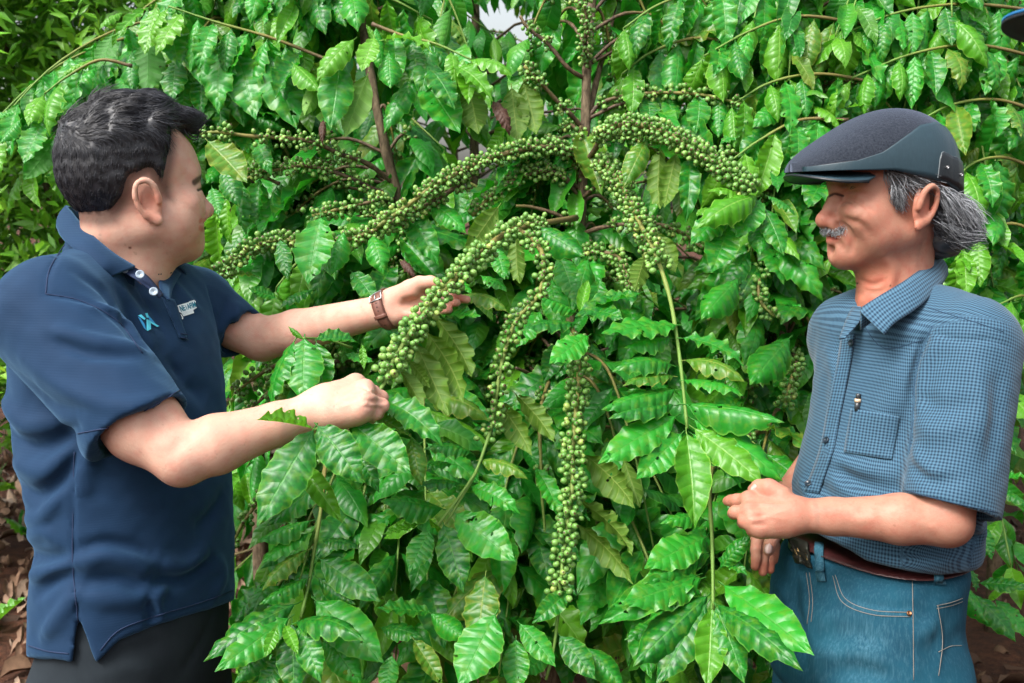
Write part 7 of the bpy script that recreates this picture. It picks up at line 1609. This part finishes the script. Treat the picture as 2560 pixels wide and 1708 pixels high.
# ------------------------------------------------------------------ slender-leaved hedge trees at the left
def slim_leaf_mat():
    t = NT('slender_leaf'); r = t.attr('rnd'); col = t.ramp(r, [(0, (.055, .22, .014)), (.5, (.13, .38, .022)), (.85, (.22, .50, .028)), (1, (.36, .56, .035))])
    back = t.n('ShaderNodeNewGeometry').outputs['Backfacing']; col = t.mix(t.math('MULTIPLY', back, .5), col, (.09, .19, .06))
    t.base(color=col, rough=.36, spec=.5); tr = t.n('ShaderNodeBsdfTranslucent'); tr.inputs['Color'].default_value = (.16, .45, .03, 1)
    mx = t.n('ShaderNodeMixShader'); mx.inputs[0].default_value = .18; t.l(t.b.outputs[0], mx.inputs[1]); t.l(tr.outputs[0], mx.inputs[2]); t.l(mx.outputs[0], t.out.inputs['Surface']); return t.m
M['slim'] = slim_leaf_mat()
def hedge_tree(label, x, y, h, r, seed, n):
    g = np.random.default_rng(seed); root = empty('hedge_tree', (x, y, 0)); tag(root, label, 'tree', 'slender leaved hedge trees')
    stems = []; tw = []
    for k in range(9):
        a = g.uniform(0, 6.28); q = np.array((math.cos(a), math.sin(a), 0))*r*g.uniform(.2, .9)
        c = catmull([(x, y, 0), np.array((x, y, h*.35))+q*.4, np.array((x, y, h*.7))+q*.85, np.array((x, y, h*g.uniform(.85, 1.05)))+q], 16); stems.append(c); tw.append(tube(c, np.linspace(.022, .004, 16), 6))
    v, f = join(tw); put('trunk', v, f, M['bark'], root)
    # twigs carry leaves in loose sprays
    m = n//10; c0 = np.array([stems[g.integers(9)][g.integers(3, 16)] for _ in range(m)]); off = g.normal(size=(m, 3))*np.array((.30, .30, .22))*r*.9; tipc = c0+off
    tipc[:, 2] = np.clip(tipc[:, 2], .3, None)
    d0 = off/np.linalg.norm(off, axis=1)[:, None]*.6+np.array((0, 0, .55))+g.normal(size=(m, 3))*.25; d0 /= np.linalg.norm(d0, axis=1)[:, None]
    base = np.repeat(tipc, 10, 0)+np.repeat(d0, 10, 0)*np.tile(np.linspace(0, .16, 10), m)[:, None]
    D = np.repeat(d0, 10, 0)*.6+g.normal(size=(m*10, 3))*.6; D /= np.linalg.norm(D, axis=1)[:, None]
    N = np.array((-.25, -.75, .75))+g.normal(size=(m*10, 3))*.5; X = np.cross(D, N); X /= np.linalg.norm(X, axis=1)[:, None]; Z = np.cross(X, D)
    L = g.uniform(.055, .105, m*10)[:, None]; w = L*g.uniform(.13, .2, (m*10, 1))
    pts = np.stack([base, base+D*L*.45-X*w+Z*L*.03, base+D*L*.45-Z*L*.03, base+D*L*.45+X*w+Z*L*.03, base+D*L-Z*L*.10], 1)
    V = pts.reshape(-1, 3); i0 = (np.arange(m*10)*5)[:, None]
    tri = np.array([(0, 2, 1), (0, 3, 2), (1, 2, 4), (2, 3, 4)])
    F = (i0[:, None]+tri[None]).reshape(-1, 3)
    o = put('crown', V, F, M['slim'], root); tag(o, kind='stuff'); set_attr(o.data, 'rnd', np.repeat(.30+g.uniform(0, .4, m*10)+np.repeat(g.uniform(0, .30, m), 10), 5))
hedge_tree('slender leaved green tree behind the navy shirted man, at the left edge', -2.65, 4.1, 3.3, .95, 51, 20000)
hedge_tree('slender leaved tree whose bright twigs show left of the hanging coffee leaves', -1.75, 4.5, 3.5, .95, 52, 20000)
hedge_tree('slender leaved tree farther back at the top left corner', -3.4, 5.6, 4.0, 1.2, 53, 14000)
# low weeds on the bare soil
def weed(label, x, y, s, seed):
    random.seed(seed); T = Tree('weed', label, (x, y, 0), 'weed', 'weeds on the soil')
    for k in range(9):
        a = random.random()*6.28; d = np.array((math.cos(a), math.sin(a), random.uniform(.3, 1.1))); d = nrm(d); b = np.array((x, y, .01))+d*s*.2
        T.leaf(b, b+d*s*random.uniform(.6, 1.2), (0, 0, 1), random.choice((0, 1)), None, 1.1, 1)
    T.branch([(x, y, 0), (x, y, s*.4)], .003, .002, .3, 0, 5, sides=5); T.finish()
q = P(40, 1490, 2.6); weed('coffee seedling with broad leaves on the soil behind the navy shirt', q[0], q[1]+.05, .17, 61)
q = P(70, 1660, 2.3); weed('low green seedling at the bottom left corner', q[0], q[1], .16, 62)
for k, (x, y) in enumerate(((-2.2, 4.4), (-2.5, 3.7), (-1.9, 3.4), (-2.9, 4.9), (-2.1, 5.2))):
    weed(['small weed clump in front of the hedge', 'weed clump nearest the left edge of the bare soil', 'small weed beside the dark trousers', 'weed clump at the foot of the far left tree', 'weed clump below the hanging leaves'][k], x, y, .13, 70+k)

# ================================================================== third person: only the peak of a cap shows at the top right corner
def third():
    T = Frame(P(3050, 180, .86), (-.82, .57, .05), (0, 0, 1), (-.57, -.82, 0), 1.0)
    root = empty('person', (T.o[0], T.o[1], 0)); tag(root, 'person at the top right corner of whom only a blue cap peak shows', 'person', 'people among the coffee trees')
    S = SDF(); build_head(S, T); S.cone(T(-.02, 0, -.05), T(-.03, 0, -.19), .052, .058, .02)
    c = T(-.03, 0, -.30); f = T.f; r = T.s
    for sg in (1, -1):
        sh = T(-.03, .17*sg, -.27); S.cone(T(-.03, 0, -.22), sh, .06, .055, .03); S.cone(sh, T(-.05, .23*sg, -.55), .05, .038, .03); S.cone(T(-.05, .23*sg, -.55), T(.0, .22*sg, -.80), .038, .026, .03); S.ell(T(.01, .22*sg, -.87), (.045, .03, .07), T.R, .02)
    v, ff = S.mesh(.006); o = put('body', v, ff, M['skin_tan'], root); set_attr(o.data, 'tint', np.ones((len(v), 4)))
    S = SDF(); S.torso([(T(-.05, 0, -.24), .15, .08), (T(-.06, 0, -.36), .20, .095), (T(-.07, 0, -.60), .18, .095), (T(-.07, 0, -.80), .18, .09)], f, r)
    for sg in (1, -1): S.cone(T(-.03, .16*sg, -.29), T(-.05, .225*sg, -.50), .062, .058, .03)
    v, ff = S.mesh(.008); put('shirt', v, ff, M['polo'], root)
    S = SDF(); S.torso([(T(-.07, 0, -.78), .165, .088), (T(-.07, 0, -.95), .17, .09)], f, r)
    for sg in (1, -1): k = T(-.07, .09*sg, -1.3); S.cone(T(-.07, .085*sg, -.92), k, .085, .065, .03); S.cone(k, np.array((k[0], k[1], .08)), .065, .05, .03)
    v, ff = S.mesh(.01); o = put('trousers', v, ff, M['dark_denim'], root); set_attr(o.data, 'wear', np.zeros(len(v)))
    shoes(root, T(-.07, 0, -.9), f, r)
    M['cap_blue'] = plain('blue_cap_cotton', (.010, .14, .36), .8, 0, 300, .3); M['cap_under'] = plain('dark_cap_underside', (.006, .010, .016), .85)
    S = SDF(); S.ell(T(-.004, 0, .055), (.106, .084, .096), T.R, 0); S._add(lambda p: (T.o+T.u*.045-p)@T.u, T.o-1, T.o+1, 'i', 0)
    cr = empty('baseball_cap', tuple(T(0, 0, .06)-parent_loc(root))); cr.parent = root
    v, ff = S.mesh(.004); put('crown', v, ff, M['cap_blue'], cr)
    for nm, dz, mt in (('peak', 0.0, 'cap_blue'), ('peak_underside', -.0032, 'cap_under')):
        G = [[T(lerp(.070, .092+.085*math.sqrt(max(0, 1-(y/.086)**2)), s), y, .050-.55*y*y+.10*y-.004*s+dz) for s in np.linspace(0, 1, 8)] for y in np.linspace(-.085, .085, 30)]
        v, ff = grid_mesh(np.array(G)); o = put(nm, v, ff, M[mt], cr); thick(o, .0024, 0)
third()
